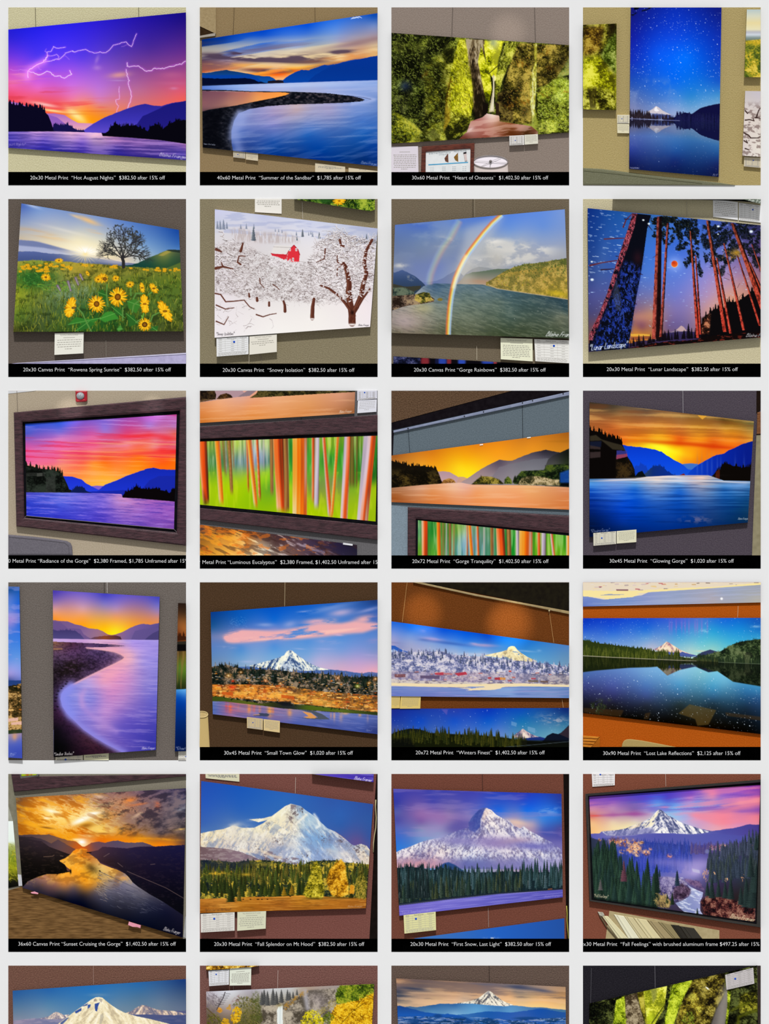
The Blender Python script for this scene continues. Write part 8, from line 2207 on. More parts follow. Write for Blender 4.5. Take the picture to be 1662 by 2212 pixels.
def lamp(label, cx, cy, rx, ry, x0b, x1b, bot, d, col, inner, harp=True, t0=0, t1=math.pi):
    """drum lamp shade seen from above: outer wall, inner wall, rim and harp"""
    root = thing('table_lamp', label, 'lamp', W((x0b + x1b) / 2, bot, .0002))
    g = G()
    n = 28
    A = [t0 + (t1 - t0) * k / n for k in range(n + 1)]
    top = [W(cx + rx * math.cos(t), cy + ry * math.sin(t), .0005 + d * math.sin(t)) for t in A]
    mx = (x0b + x1b) / 2
    rb = (x1b - x0b) / 2
    bo = [W(mx + rb * math.cos(t), bot, .0005 + d * math.sin(t)) for t in A]
    g.add(top + bo, [(k, k + 1, n + 2 + k, n + 1 + k) for k in range(n)])
    sh = g.done('lamp_shade', mat('linen_shade', col, col, 300, (1, 1, .3), .1), root, smooth=True)
    if harp:
        B = [2 * math.pi * k / 40 for k in range(40)]
        g = G()
        g.add([W(cx + rx * .97 * math.cos(t), cy + ry * .95 * math.sin(t), .0012 + d * .12 * math.sin(t)) for t in B], [tuple(range(40))])
        g.done('shade_lining', mat('shade_lining', inner, inner, 90), sh, 'bright white inside of the shade')
        g = G()
        g.tube([W(cx + rx * math.cos(t), cy + ry * math.sin(t), .0016 + d * max(0, math.sin(t))) for t in B + [B[0]]], .0011)
        g.done('shade_rim', mat('shade_rim', '98908c', '888080', 90), sh)
        g = G()
        for t in (.2, 2.2, 3.3, 5.4):
            g.tube([W(cx, cy - 2, .004), W(cx + rx * .95 * math.cos(t), cy + ry * .93 * math.sin(t), .003)], .00035)
        g.tube([W(cx, cy, .003), W(cx - 4, cy + 45, .003)], .0006)
        g.done('shade_spider', mat('lamp_metal', '989494', '888484', 90, (1, 1, 1), 0, None, .3, .5), root)
        G().dome(cx, cy - 4, 13, 13, .003, .003).done('finial', mat('finial_metal', '6c6460', '585250', 90, (1, 1, 1), 0, None, .25, .6), root, 'small metal finial', True)
    return root


lamp('white drum table lamp shade standing under the mossy canyon print', 923, 1419, 154, 56, 776, 1082, 1511, .007, 'd8cac4', 'f2eaf0')

# --- starry lake, tall
p = panel(0, 3, 'square photo panel with an olive tan wall and four prints, no caption', 'b4a270', 'a4925f')
cv = art_lake_night()
wprint('mossy green canyon print cut by the left edge beside the tall starry lake', '33,190 335,178 332,955 33,948', .012, cv, edge='241c10')
wprint('tall metal print of a starry blue night over a mirror lake', '463,34 1277,34 1252,1555 448,1483', .0075, cv)
wprint('yellow flower meadow canvas cut by the right edge, upper one', '1505,52 1628,52 1628,660 1482,658', .012, cv, 'canvas_print', 'a8a890')
wprint('snowy orchard canvas cut by the right edge, lower one', '1490,783 1628,785 1628,1375 1465,1365', .012, cv, 'canvas_print', 'c8bca8')
card('white price card with a blue dot left of the tall starry lake print', '340,997 452,998 450,1076 340,1075', 'price', (.38, .45), .005, 'e4dcc0')
card('cream description card directly below the dotted card by the starry lake', '340,1079 449,1081 448,1163 342,1161', 'story', d=.005, col='e0d8b8', heading=False)
card('price card with a dark blue dot under the snowy canvas at the right edge', '1480,1376 1629,1383 1629,1474 1478,1460', 'price', (.56, .3), .006, 'd8ccb0')
wire('pale wire running down the left side of the tall starry lake print', '452,34 437,1500', 'c8b888')
wire('pale wire running down the right side of the tall starry lake print', '1290,34 1262,1590', 'c8b888')


def sofa(label, q, col, col2, d=.007, seam=None):
    root = thing('sofa', label, 'sofa', W(pts(q)[-1][0], 1511, .0002))
    G().slab(q, .0001, d, 14).done('backrest', mat('upholstery', col, col2, 500, (1, 1, 1), .25, 900, .9), root, smooth=False)
    if seam:
        G().tube([W(x, y, d + .0002) for x, y in pts(seam)], .0005).done('seam_piping', mat('piping', col2, col2, 90), root)
    return root


sofa('grey green upholstered sofa back below the tall starry lake print', '33,1474 200,1482 420,1510 700,1545 1000,1578 1250,1605 1400,1628 33,1628', '7a7a64', '66664e', .0025, '40,1500 300,1525 700,1572 1100,1612')

# --- row 2, flower meadow
p = panel(1, 0, 'square photo panel with a dark taupe wall, captioned Rowena Spring Sunrise', '6a6058', '584e46', '20x30 Canvas Print  “Rowena Spring Sunrise”  $382.50 after 15% off', (167, 1494, 1580))
cv = art_rowena()
wprint('canvas print of yellow sunflowers in a meadow with a lone oak at sunrise', '150,72 1565,310 1607,1220 78,1225', .015, cv, 'canvas_print', '2c2c1c')
card('cream Rowena description card under the sunflower meadow canvas', '450,1237 710,1231 707,1418 447,1432', 'story', d=.011, col='e8e6da', lines=5, title='"ROWENA SPRING SUNRISE"')
wire('thin wire right of the description card below the sunflower canvas', '910,1300 913,1452', '8c8478')
le = thing('canvas_print', 'pale lavender top edge of a canvas hanging below the sunflower canvas', 'canvas print', W(110, 1511, .0002))
G().slab('110,1505 1629,1415 1629,1511 60,1511', .0001, .004).done('top_edge', mat('lavender_canvas', 'b8b2d4', 'a8a2c4', 120, bump=.1), le)
G().slab('110,1505 1629,1413 1629,1424 110,1509', .004, .005).done('fold', mat('lavender_light', 'd4d0e8', 'ccc8e0', 120), le)

# --- snowy orchard
p = panel(1, 1, 'square photo panel with an olive grey wall, captioned Snowy Isolation', '90866c', '7c725a', '20x30 Canvas Print  “Snowy Isolation”  $382.50 after 15% off', (238, 1422, 1584))
cv = art_snowy()
wprint('corner of a green meadow canvas with a yellow bloom above the snowy orchard', '880,34 1605,34 1605,128 1560,142', .017, cv, 'canvas_print', '24380c')
wprint('canvas print of a red barn in a snowy orchard', '167,125 1629,297 1562,1180 165,1278', .013, cv, 'canvas_print', 'd8d0d0')
card('white card with text hanging from the top edge above the snowy orchard', '527,34 767,34 767,165 527,150', 'story', d=.0025, col='e8e4dc', lines=4, heading=False)
wire('pale wire above the snowy orchard canvas, right of the top card', '952,60 957,214', 'c8c0b0')
card('white price table card with a blue dot under the snowy orchard', '182,1281 470,1263 470,1425 184,1447', 'price', (.55, .27), .011, 'e4e4e4')
card('cream Snowy Isolation description card under the snowy orchard', '478,1264 724,1246 724,1405 478,1430', 'story', d=.011, col='e4dfd2', lines=3, title='"SNOWY ISOLATION"')
wire('thin wire between the two cards below the snowy orchard', '474,1430 474,1511', 'b4ac9c')
wire('thin pale wire under the cream card below the snowy orchard', '578,1425 590,1511', '8c8070')

# --- rainbow river
p = panel(1, 2, 'square photo panel with a brown grey wall, captioned Gorge Rainbows', '786c5a', '685c4a', '20x30 Canvas Print “Gorge Rainbows”  $382.50 after 15% off', (235, 1420, 1582))
cv = art_rainbow()
wprint('canvas print of a double rainbow over a wide grey river', '65,265 1590,125 1629,1283 33,1235', .019, cv, 'canvas_print', '3c3c30')
wprint('top strip of a dark starry tree print below the rainbow canvas', '50,1444 1190,1508 1180,1511 50,1511', .003, cv)
card('cream Gorge Rainbows description card under the rainbow canvas', '1013,1279 1300,1288 1302,1490 1015,1471', 'story', d=.01, col='e8e8cc', lines=8, title='"GORGE RAINBOWS"')
card('white price table card with a blue dot at the right end under the rainbow', '1316,1290 1629,1302 1629,1507 1326,1488', 'price', (.56, .27), .01, 'e8e6e0')
wire('dark hanging wire above the rainbow canvas, left of its pale neighbour', '765,34 765,196', '2c261e')
wire('pale hanging wire above the rainbow canvas', '780,34 781,195', 'a89c88')
wire('pale wire below the rainbow canvas, left of the cards', '799,1350 800,1478', 'd8ccb4')

# --- red moon forest
p = panel(1, 3, 'square photo panel with a cream wall, captioned Lunar Landscape', 'd0c6a4', 'bcb290', '20x30 Metal Print  “Lunar Landscape”  $382.50 after 15% off', (246, 1424, 1577))
cv = art_lunar()
wprint('grey corner of a signed canvas at the top right above the red moon forest', '300,33 1629,33 1629,76 1480,38', .026, cv, 'canvas_print', '54564c')
wprint('metal print of a red moon between tall red tree trunks', '75,115 1629,268 1629,1275 85,1405', .0145, cv, edge='0c1030')
card('white text card at the top right above the red moon forest', '1200,34 1424,60 1425,221 1202,193', 'story', d=.0025, col='f4f4f4', lines=8, heading=False)
card('white price table card with a blue dot in the top right corner above the forest', '1433,66 1629,91 1629,245 1433,223', 'price', (.64, .3), .0025, 'f0f0f0')
wire('pale hanging wire above the red moon forest print', '964,60 968,188', 'c8c0ac')

# --- row 3, framed crimson sky
p = panel(2, 0, 'square photo panel with a beige wall and fire alarm, captioned Radiance of the Gorge', 'b4a692', 'a4967f', '0 Metal Print “Radiance of the Gorge”  $2,380 Framed, $1,785 Unframed after 15%', (33, 1648, 1577), .25)
piece(p, 'ceiling_corner', '33,34 280,34 33,60', mat('ceiling_white', 'd4d4d4', 'ccccd0', 90), .001)
cv = art_radiance()
fr = thing('framed_print', 'dark wood framed print of a crimson sky over a violet river', 'framed print', W(105, 1420, .0002))
frame(fr, '82,228 1629,88 1629,1425 105,1250', '160,315 1573,212 1546,1306 178,1172', .012, EBONY)
G().slab('160,315 1573,212 1546,1306 178,1172', .0004, .004).done('inner_liner', LIP, fr)
picture(fr, '185,331 1545,246 1521,1274 196,1155', .0046, cv)
G().tube([W(x, y, .0052) for x, y in pts('178,1170 196,1157 1521,1277 1546,1304')], .0007).done('silver_bevel', mat('bevel_grey', '7c7478', '6c6468', 90), fr)
fa = thing('fire_alarm', 'red fire alarm strobe on the wall above the framed crimson sky', 'fire alarm', W(638, 135, .0002))
hs = G().slab('636,34 742,34 743,120 730,132 650,136 638,126', .0001, .006, 8).done('alarm_housing', mat('alarm_red', 'b01c2c', '98141f', 90, (1, 1, 1), 0, None, .4, .3), fa)
G().dome(680, 80, 37, 34, .006, .005).done('strobe_lens', mat('strobe_glass', 'c8ccd0', '585c64', 900, (1, 1, 1), .5, 900, .2, .6), hs, 'clear faceted strobe lens', True)
G().slab('655,112 722,108 722,120 660,124', .006, .0066).done('alarm_label_plate', mat('alarm_plate', 'c83c48', 'b83440', 90), hs)
wire('thin wire hanging at the upper left of the framed crimson sky', '110,34 116,224', '7c7064')
sofa('grey sofa back in the lower left corner under the framed crimson sky', '33,1325 250,1342 480,1368 560,1382 592,1400 606,1430 612,1511 33,1511', '726e76', '625e66', .005, '40,1345 300,1370 540,1398 575,1430 580,1505')

# --- painted eucalyptus
p = panel(2, 1, 'square photo panel with a grey wall and stacked prints, captioned Luminous Eucalyptus', '6c6a6c', '5c5a5c', '2 Metal Print “Luminous Eucalyptus”  $2,380 Framed, $1,402.50 Unframed after 15%', (18, 1662, 1588), .2)
cv = art_eucalyptus()
wprint('lower part of an orange river print at the top of the eucalyptus panel', '33,34 1428,34 1421,237 33,323', .005, cv, edge='1c1410')
card('white price card with a blue dot in the top right corner of the eucalyptus panel', '1447,34 1624,34 1624,103 1447,122', 'price', (.37, .2), .0025, 'dcdce8')
card('white description card under the dotted card beside the orange river print', '1452,123 1622,111 1618,222 1447,235', 'story', d=.004, col='dcdce4', heading=False)
fr = thing('framed_print', 'wide dark framed print of orange eucalyptus trunks on bright green', 'framed print', W(33, 1370, .0002))
for nm, q in (('frame_rail', '33,357 1629,250 1629,404 33,467'), ('frame_rail', '33,1086 1629,1240 1629,1372 33,1190')):
    G().slab(q, .0001, .008, 6).done(nm, EBONY, fr)
G().slab('33,467 1629,404 1629,1240 33,1086', .0004, .0035).done('inner_liner', LIP, fr)
picture(fr, '33,490 1628,437 1611,1207 33,1056', .004, cv)
wprint('stormy orange cloud print below the framed eucalyptus', '33,1235 1445,1418 1445,1511 33,1511', .003, cv)
tg = G().slab('1320,1397 1406,1409 1404,1425 1318,1414', .0024, .0042).done('paper_tag', mat('tag_white', 'dcdce0', 'd4d4d8', 90))
tg['label'], tg['category'] = 'small white paper tag on the top edge of the stormy cloud print', 'tag'
wire('very short wire between the orange river print and the eucalyptus frame', '943,276 945,296', '2c2a2c')

# --- golden panorama
p = panel(2, 2, 'square photo panel with a blue grey wall and brown ceiling, captioned Gorge Tranquility', '68747c', '58646c', '20x72 Metal Print  “Gorge Tranquility”  $1,402.50 after 15% off', (220, 1445, 1580), .3)
piece(p, 'textured_ceiling', '33,34 1115,34 33,320', wall_mat('6c5440', '4c3828', .8), .0025)
piece(p, 'dark_bulkhead', '1115,34 1629,34 1629,40 33,388 33,320', mat('bulkhead_black', '1a161a', '120e12', 90), .0015)
piece(p, 'dark_corner', '33,388 55,392 46,612 33,615', mat('corner_black', '1c181c', '141014', 90), .001)
piece(p, 'wall_corner', '33,1062 181,1076 178,1511 33,1511', wall_mat('8494a0', '76848e', .2), .001)
rl = thing('picture_rail', 'pale slanted hanging rail along the ceiling above the golden panorama', 'picture rail', W(50, 410, .0002))
G().slab('50,392 1629,42 1629,76 52,412', .0001, .005, 4).done('rail_bar', mat('rail_paint', '8c94ac', '7c849c', 120), rl)
for x, y in ((182, 372), (688, 262), (860, 222), (1210, 142), (1300, 122), (1575, 60)):
    G().dome(x, y, 6, 6, .005, .0015, 10, 3).done('rail_screw', mat('screw_dark', '34343c', '28282e', 90), rl)
cv = art_tranquility()
D0[0] = .0012
wprint('long metal print of a golden dusk river panorama', '33,615 1629,405 1629,1101 33,1033', .0045, cv, edge='2c2018')
for x0, y0, x1, y1, s_ in ((1250, 456, 1284, 452, 'right'), (826, 520, 856, 516, 'left')):
    o = G().slab([(x0, y0 - 5), (x1, y1 - 5), (x1, y1 + 5), (x0, y0 + 5)], .0044, .0056).done('mounting_clip', mat('clip_white', 'f0ece4', 'e4e0d8', 90))
    o['label'], o['category'], o['group'] = ('white clip on the top edge of the golden panorama, ' + ('nearer its right wire' if s_ == 'right' else 'nearer its middle')), 'clip', 'clips holding the golden panorama'
wire('dark hanging wire on the right above the golden panorama', '1209,136 1213,460', '20242a')
wire('dark hanging wire on the left above the golden panorama', '183,390 200,598', '2c343c')
fr = thing('framed_print', 'dark framed eucalyptus print below the golden panorama', 'framed print', W(180, 1511, .0002))
frame(fr, '180,1076 1629,1152 1629,1511 178,1511', '252,1182 1629,1312 1629,1512 250,1512', .006, EBONY, openr=(1, 2))
G().slab('252,1182 1629,1312 1629,1511 250,1511', .0004, .003).done('inner_liner', LIP, fr)
picture(fr, '271,1196 1628,1335 1628,1511 270,1511', .0036, cv)

# --- glowing gorge
p = panel(2, 3, 'square photo panel with a purple grey wall, captioned Glowing Gorge', '564e56', '443c46', '30x45 Metal Print  “Glowing Gorge”  $1,020 after 15% off', (272, 1388, 1577))
piece(p, 'side_pillar', '1590,432 1629,432 1629,1511 1551,1511', mat('pillar_paint', '948c70', '847c62', 90), .003)
piece(p, 'dark_gap', '1592,34 1629,34 1629,205 1590,240', mat('gap_dark', '241a14', '1a120e', 90), .001)
cb = thing('wooden_box', 'brown wooden box edge at the right border beside the glowing gorge print', 'box', W(1592, 430, .0002))
G().slab('1598,228 1629,222 1629,420 1592,424', .0001, .004, 3).done('box_side', mat('box_wood', '8c6040', '5c3820', 120, (1, 1, 8), .1), cb)
G().slab('1590,424 1629,420 1629,432 1590,434', .0001, .003).done('box_foot', mat('box_dark', '2c2018', '201610', 90), cb)
cv = art_glowing()
wprint('metal print of an orange and yellow sunset between bright blue hills', '92,135 1568,308 1513,1216 92,1346', .009, cv, edge='0c0a10')
card('cream price card with a blue dot under the orange and blue gorge print', '126,1311 330,1294 330,1408 128,1425', 'price', (.37, .45), .0105, 'd8d4c0')
card('cream description card right of the dotted one under the blue gorge print', '336,1293 513,1279 512,1392 336,1405', 'story', d=.0105, col='dcd8bc', heading=False, lines=8)
wire('pale hanging wire above the orange and blue gorge print', '930,34 932,234', 'b0acb0')

# --- row 4, sandbar shadows
p = panel(3, 0, 'square photo panel with a dark grey stucco wall and three prints, no caption', '766e68', '625a54')
cv = art_shadows()
wprint('town at dusk print cut by the left edge beside the violet sandbar', '33,70 133,73 158,1613 33,1606', .009, cv)
wprint('upright metal print of a violet river curving round a dark sandbar', '433,105 1392,163 1358,1537 440,1600', .011, cv)
wprint('dark orange and blue gorge print cut by the right edge beside the violet sandbar', '1558,218 1629,222 1629,1548 1528,1550', .009, cv)
card('cream price table card under the violet sandbar, cut at the bottom', '457,1602 702,1584 702,1628 457,1628', 'price', (.37, .85), .002, 'e0d8c0', rows=3)
card('cream description card under the violet sandbar, cut at the bottom', '710,1582 935,1566 935,1628 712,1628', 'story', d=.002, col='e0dcb8', lines=3)
card('white price card with a blue dot in the bottom right corner by the dark gorge', '1560,1545 1629,1540 1629,1628 1560,1628', 'price', (.96, .65), .002, 'dcd8cc', rows=4)
wire('white hanging wire above the violet sandbar print', '920,34 921,130', 'e0dcd8')
wire('dark wire just left of the white one above the violet sandbar', '895,34 896,132', '2c2826')

# --- small town
p = panel(3, 1, 'square photo panel with a dark brown wall and lamp, captioned Small Town Glow', '543e2c', '42301f', '30x45 Metal Print  “Small Town Glow”  $1,020 after 15% off', (251, 1408, 1580))
lp = lamp('cream lamp shade at the left edge beside the town glow print', 50, 1220, 56, 28, -22, 122, 1511, .004, 'c4aa70', 'd8c08c', False, 0, math.pi * .59)
A = [math.pi * (-.59 + 1.18 * k / 24) for k in range(25)]
g = G()
g.add([W(50 + 55 * math.cos(t), 1218 + 27 * math.sin(t), .0012) for t in A], [tuple(range(25))])
g.done('shade_lining', mat('shade_lining', 'd0b884', 'c4aa74', 90), lp.children[0])
G().tube([W(50 + 55 * math.cos(t), 1218 + 27 * math.sin(t), .0016 + .004 * max(0, math.sin(t))) for t in A], .0009).done('shade_rim', mat('shade_rim', 'e0c890', 'd4bc84', 90), lp.children[0])
cv = art_town()
wprint('metal print of an orange lit town under a snowy peak at dusk', '130,300 1629,190 1629,1396 149,1216', .0085, cv)
card('tan price card with a blue dot under the orange lit town print', '455,1241 600,1258 598,1358 457,1340', 'price', (.37, .45), .009, 'cfb888')
card('tan description card right of the dotted one under the town print', '606,1260 752,1277 750,1382 606,1362', 'story', d=.009, col='d4bc88', heading=False, lines=8)
wire('pale hanging wire above the orange lit town print', '797,34 794,248', 'c4b08c')

# --- winter panorama
p = panel(3, 2, 'square photo panel with a rust brown wall and dark ceiling, captioned Winters Finest', '74421e', '5e3212', '20x72 Metal Print  “Winters Finest”  $1,402.50 after 15% off', (251, 1410, 1577))
piece(p, 'dark_ceiling', '300,34 1629,34 1629,292 1100,190', mat('ceiling_brown', '221e14', '181410', 90), .0015)
rl = thing('picture_rail', 'cream hanging rail slanting under the dark ceiling above the winter town', 'picture rail', W(225, 318, .0002))
G().slab('228,34 305,34 800,140 1629,292 1629,320 1180,228 800,160', .0001, .005, 4).done('rail_bar', mat('rail_cream', 'a8946c', '94805a', 120), rl)
G().dome(1450, 288, 8, 8, .005, .002, 10, 3).done('rail_hook', mat('hook_pale', 'c8b890', 'b8a880', 90), rl)
cv = art_winter()
wprint('long metal print of a snow covered town below a bright peak', '33,383 1629,600 1629,1072 33,1055', .007, cv, edge='1c0e08')
wprint('long starry night forest print below the snow covered town', '33,1168 1629,1160 1629,1511 33,1511', .003, cv, edge='0c0c14')
card('yellowish card at the left edge under the snow covered town', '33,1055 112,1055 108,1163 33,1164', 'story', d=.005, col='d8bc6c', heading=False, lines=7)
card('yellowish card right of the cut one under the snow covered town', '118,1055 297,1056 292,1166 109,1167', 'story', d=.005, col='d8be70', heading=False, lines=8)
wire('pale wire at the far left above the snow covered town', '174,34 130,392', 'c09058')
wire('pale wire hanging from the rail on the right above the snow town', '1450,292 1491,576', 'c89860')
wire('short pale wire at the right between the snow town and the starry forest', '1566,1085 1576,1158', 'c8a078')

# --- lost lake
p = panel(3, 3, 'square photo panel with a bright orange wall, captioned Lost Lake Reflections', 'b85a18', 'a44c0e', '30x90 Metal Print  “Lost Lake Reflections”  $2,125 after 15% off', (214, 1448, 1583), .4)
cv = art_lake()
wprint('bottom part of a snowy shore print at the top of the orange wall panel', '33,34 1629,34 1629,213 33,250', .005, cv, edge='2c140a')
wprint('long metal print of a mirror lake under stars on the orange wall', '33,355 1629,352 1629,1395 33,1206', .006, cv, edge='1c0c06')
wire('pale wire between the snowy shore print and the mirror lake print', '1427,245 1421,348', 'd8b890')
cr = thing('wooden_crate', 'slatted wooden crate corner at the lower left on the orange wall panel', 'crate', W(33, 1511, .0002))
for k in range(4):
    y = 1407 + k * 27
    G().slab([(33, y), (185 - k * 20, y + 11 - k * 1.5), (165 - k * 20, y + 30 - k * 1.5), (33, y + 22)], .0001, .005, 2).done('slat', mat('crate_wood', 'd88c34', 'a8601c', 120, (1, 1, 9), .1), cr)
G().slab('186,1419 184,1511 105,1511', .0001, .004).done('side_board', mat('crate_side', 'b0641c', '8c4c12', 120, (1, 1, 9), .1), cr)
ch = thing('chair', 'khaki upholstered chair back at the bottom of the orange wall panel', 'chair', W(380, 1511, .0002))
G().slab('381,1511 386,1480 400,1455 425,1442 460,1440 560,1452 700,1478 868,1511', .0001, .006, 8).done('backrest', mat('khaki_fabric', 'b49c64', 'a08850', 700, (1, 1, 1), .3, 900, .9), ch)

# --- row 5, sunset cruise
p = panel(4, 0, 'square photo panel with a wooden table and grey wall, captioned Sunset Cruising the Gorge', '8a8474', '7a7466', '36x60 Canvas Print “Sunset Cruising the Gorge”  $1,402.50 after 15% off', (123, 1538, 1578), .15)
piece(p, 'wall_column', '33,38 62,38 100,250 160,1040 120,1042 75,460 33,320', mat('column_paint', '86826f', '787462', 90), .001)
piece(p, 'pale_wedge', '33,320 75,460 33,460', mat('column_pale', 'a8a898', '98988a', 90), .0008)  # paler triangular piece beside the column
piece(p, 'baseboard', '117,938 150,942 161,1040 126,1042', mat('baseboard_white', 'd0d0d4', 'c4c4c8', 90), .002)
piece(p, 'corner_trim', '1622,1320 1629,1310 1629,1511 1604,1500', mat('corner_trim', 'a8a8a4', '98989a', 90), .001)
fr = thing('framed_print', 'bottom rail of a dark framed print above the sunset cruise canvas', 'framed print', W(80, 198, .0002))
G().slab('60,38 135,38 142,76 300,58 1629,38 1629,56 84,198', .0001, .008, 5).done('frame_rail', EBONY, fr)
G().slab('134,38 310,38 300,56 141,76', .0004, .004).done('inner_liner', mat('liner_grey', '6c6c68', '5c5c58', 90), fr)
cv = art_sunset()
picture(fr, '150,38 292,38 280,47 152,57', .0044, cv)
wprint('sliver of a green meadow canvas at the left edge behind the column', '33,460 75,460 125,1042 33,1060', .002, cv, 'canvas_print', '141410')
tb = thing('wooden_table', 'brown wood grain table top under the sunset cruise canvas', 'table', W(33, 1515, .0002))
G().slab('33,1082 165,1045 1560,1490 1600,1515 33,1515', .0001, .0015).done('table_top', mat('table_wood', '86643c', '50381f', 55, (.7, 1, 6), .1, 150, .5), tb)
D0[0] = .0022
wprint('canvas print of a golden sunset river with a boat wake standing on the table', '100,250 1629,165 1599,1506 160,1058', .009, cv, 'canvas_print', '0c0a0a')
for q, l in (('233,1098 270,1092 304,1106 300,1117 242,1110', 'small pink tape piece at the left foot of the sunset cruise canvas'), ('1116,1362 1224,1395 1219,1422 1190,1412 1150,1410 1108,1394', 'larger pink tape piece at the right foot of the sunset cruise canvas')):
    o = G().slab(q, .0084, .0104, 2).done('pink_tape', mat('pink_tape', 'e8a0b0', 'd88c9c', 90))
    o['label'], o['category'], o['group'] = l, 'tape', 'pink tape pieces at the foot of the sunset canvas'

# --- fall splendor
p = panel(4, 1, 'square photo panel with a maroon wall, captioned Fall Splendor on Mt Hood', '80524a', '6c423a', '20x30 Metal Print  “Fall Splendor on Mt Hood”  $382.50 after 15% off', (161, 1510, 1580))
piece(p, 'dark_doorway', '1620,38 1629,38 1629,1516 1556,1516 1592,800 1603,290', mat('doorway_dark', '1a1412', '120e0c', 90), .001)
cv = art_splendor()
wprint('violet strip of a signed print at the top right above the autumn peak', '1040,38 1594,38 1591,111 1590,110', .016, cv)
wprint('metal print of a snowy peak above autumn trees and a golden field', '45,100 1588,308 1523,1241 33,1284', .011, cv, edge='2c1812')
card('cream text card at the top left above the autumn peak print', '83,38 388,38 388,107 85,75', 'story', d=.0025, col='d8d4b4', lines=4, heading=False)
wire('pale wire above the autumn peak print, right of the top card', '893,66 890,212', 'c8b8ac')
card('white price table card with a blue dot under the autumn peak', '40,1293 345,1278 345,1443 42,1460', 'price', (.4, .3), .012, 'dcd8d0')
card('pale green Fall Splendor description card under the autumn peak', '370,1276 628,1268 624,1425 368,1445', 'story', d=.012, col='d4d4b8', lines=6, title='"FALL SPLENDOR ON MT HOOD"')
wire('pale wire between the two cards under the autumn peak', '356,1300 357,1512', '8c6c64')


def cable(label, p_, col):
    o = G().tube([W(x, y, .0015) for x, y in pts(p_)], .0011, 8).done('power_cable', mat('cable_' + col, col, col, 90, (1, 1, 1), 0, None, .5, .2), smooth=True)
    o['label'], o['category'] = label, 'cable'


cable('cream cable hanging down the right side of the autumn peak panel', '1613,268 1610,330 1616,430 1612,520 1600,590 1592,660 1590,740', 'c0b488')

# --- first snow
p = panel(4, 2, 'square photo panel with a brick brown wall, captioned First Snow, Last Light', '7a4a3c', '663c30', '20x30 Metal Print  “First Snow, Last Light”  $382.50 after 15% off', (204, 1467, 1580))
piece(p, 'dark_doorway', '1577,38 1629,38 1629,1516 1606,1516', mat('doorway_dark', '1a1412', '120e0c', 90), .001)
cv = art_firstsnow()
wprint('metal print of a violet evening peak behind dark pines', '50,170 1560,215 1572,1143 105,1310', .0085, cv, edge='140c18')
wprint('top corner of a plain blue sky print below the violet peak', '235,1513 1586,1332 1587,1515 240,1515', .003, cv)
card('yellow price table card with a blue dot under the violet peak', '142,1304 430,1273 434,1438 150,1470', 'price', (.38, .27), .009, 'dcd8a0')
wire('dark hanging wire above the violet peak print', '850,38 852,192', '34241e')
wire('pale wire below the violet peak print', '902,1236 906,1414', 'a89890')
cable('yellow cable at the lower right edge of the violet peak panel', '1606,1220 1611,1290 1610,1350 1616,1430 1624,1514', 'a8a040')

# --- fall feelings
p = panel(4, 3, 'square photo panel with a terracotta wall, captioned Fall Feelings', '86503e', '744232', '0x30 Metal Print  “Fall Feelings” with brushed aluminum frame $497.25 after 15%', (14, 1617, 1580))
cv = art_feelings()
BRUSH = mat('brushed_metal_frame', '34322e', '1c1a18', 300, (.2, 1, 6), .1, None, .35, .4)
fr = thing('framed_print', 'thin black metal framed print of a pink dawn peak over a misty river', 'framed print', W(92, 1416, .0002))
frame(fr, '55,215 1629,87 1629,1416 92,1178', '80,236 1629,112 1590,1384 112,1166', .011, BRUSH)
G().slab('80,236 1629,112 1590,1384 112,1166', .0004, .004).done('inner_liner', LIP, fr)
picture(fr, '89,242 1629,134 1581,1365 130,1158', .0046, cv)
card('white price card with a blue dot at the top left above the pink dawn peak', '112,38 320,38 318,138 118,152', 'price', (.37, .04), .0025, 'e8e4e4', rows=5)
wire('pale wire above the pink dawn peak print', '775,38 777,150', 'c8b0a4')
bd = G().slab('270,1265 760,1352 1258,1440 1258,1515 236,1515', .0001, .0012).done('sample_board', mat('board_tan', 'b4a47c', 'a4946c', 120, bump=.1))
bd['label'], bd['category'] = 'tan backing board holding frame samples below the pink dawn peak', 'board'
SAM = (('200,1310 256,1312 440,1515 345,1515', 'd8d0a8', 'pale cream frame moulding sample, first from the left'), ('308,1296 400,1312 540,1515 440,1515', 'e0dcc0', 'ivory frame moulding sample, second from the left'),
       ('402,1313 482,1326 620,1515 541,1515', 'cabe94', 'beige frame moulding sample, third from the left'), ('486,1327 602,1346 735,1515 621,1515', 'd4c89c', 'light tan frame moulding sample, fourth from the left'),
       ('612,1350 702,1362 840,1515 736,1515', 'a08f68', 'khaki frame moulding sample, fifth from the left'), ('706,1363 816,1386 908,1515 841,1515', '8e805a', 'dark khaki frame moulding sample, left of the black ones'),
       ('820,1389 896,1396 974,1515 910,1515', '2a2620', 'narrow black frame moulding sample, left of the wider black one'), ('900,1402 1030,1421 1104,1515 976,1515', '343029', 'wide black frame moulding sample, last on the right'))
for q, col, l in SAM:
    s_ = pts(q)
    o = thing('frame_moulding', l, 'frame sample', W(*s_[3], .0012), 'frame moulding samples on the tan board')
    G().slab(q, .0011, .0035, 5).done('moulding_bar', mat('moulding_' + col, col, col, 90, (1, 1, 1), 0, None, .4, .2), o)
    L = [(s_[0][0] * .72 + s_[1][0] * .28, s_[0][1] * .72 + s_[1][1] * .28), (s_[0][0] * .5 + s_[1][0] * .5, s_[0][1] * .5 + s_[1][1] * .5), (s_[3][0] * .5 + s_[2][0] * .5, 1514), (s_[3][0] * .72 + s_[2][0] * .28, 1514)]
    G().slab(L, .0035, .0046, 3).done('raised_bead', mat('moulding_' + col, col, col, 90, (1, 1, 1), 0, None, .4, .2), o)
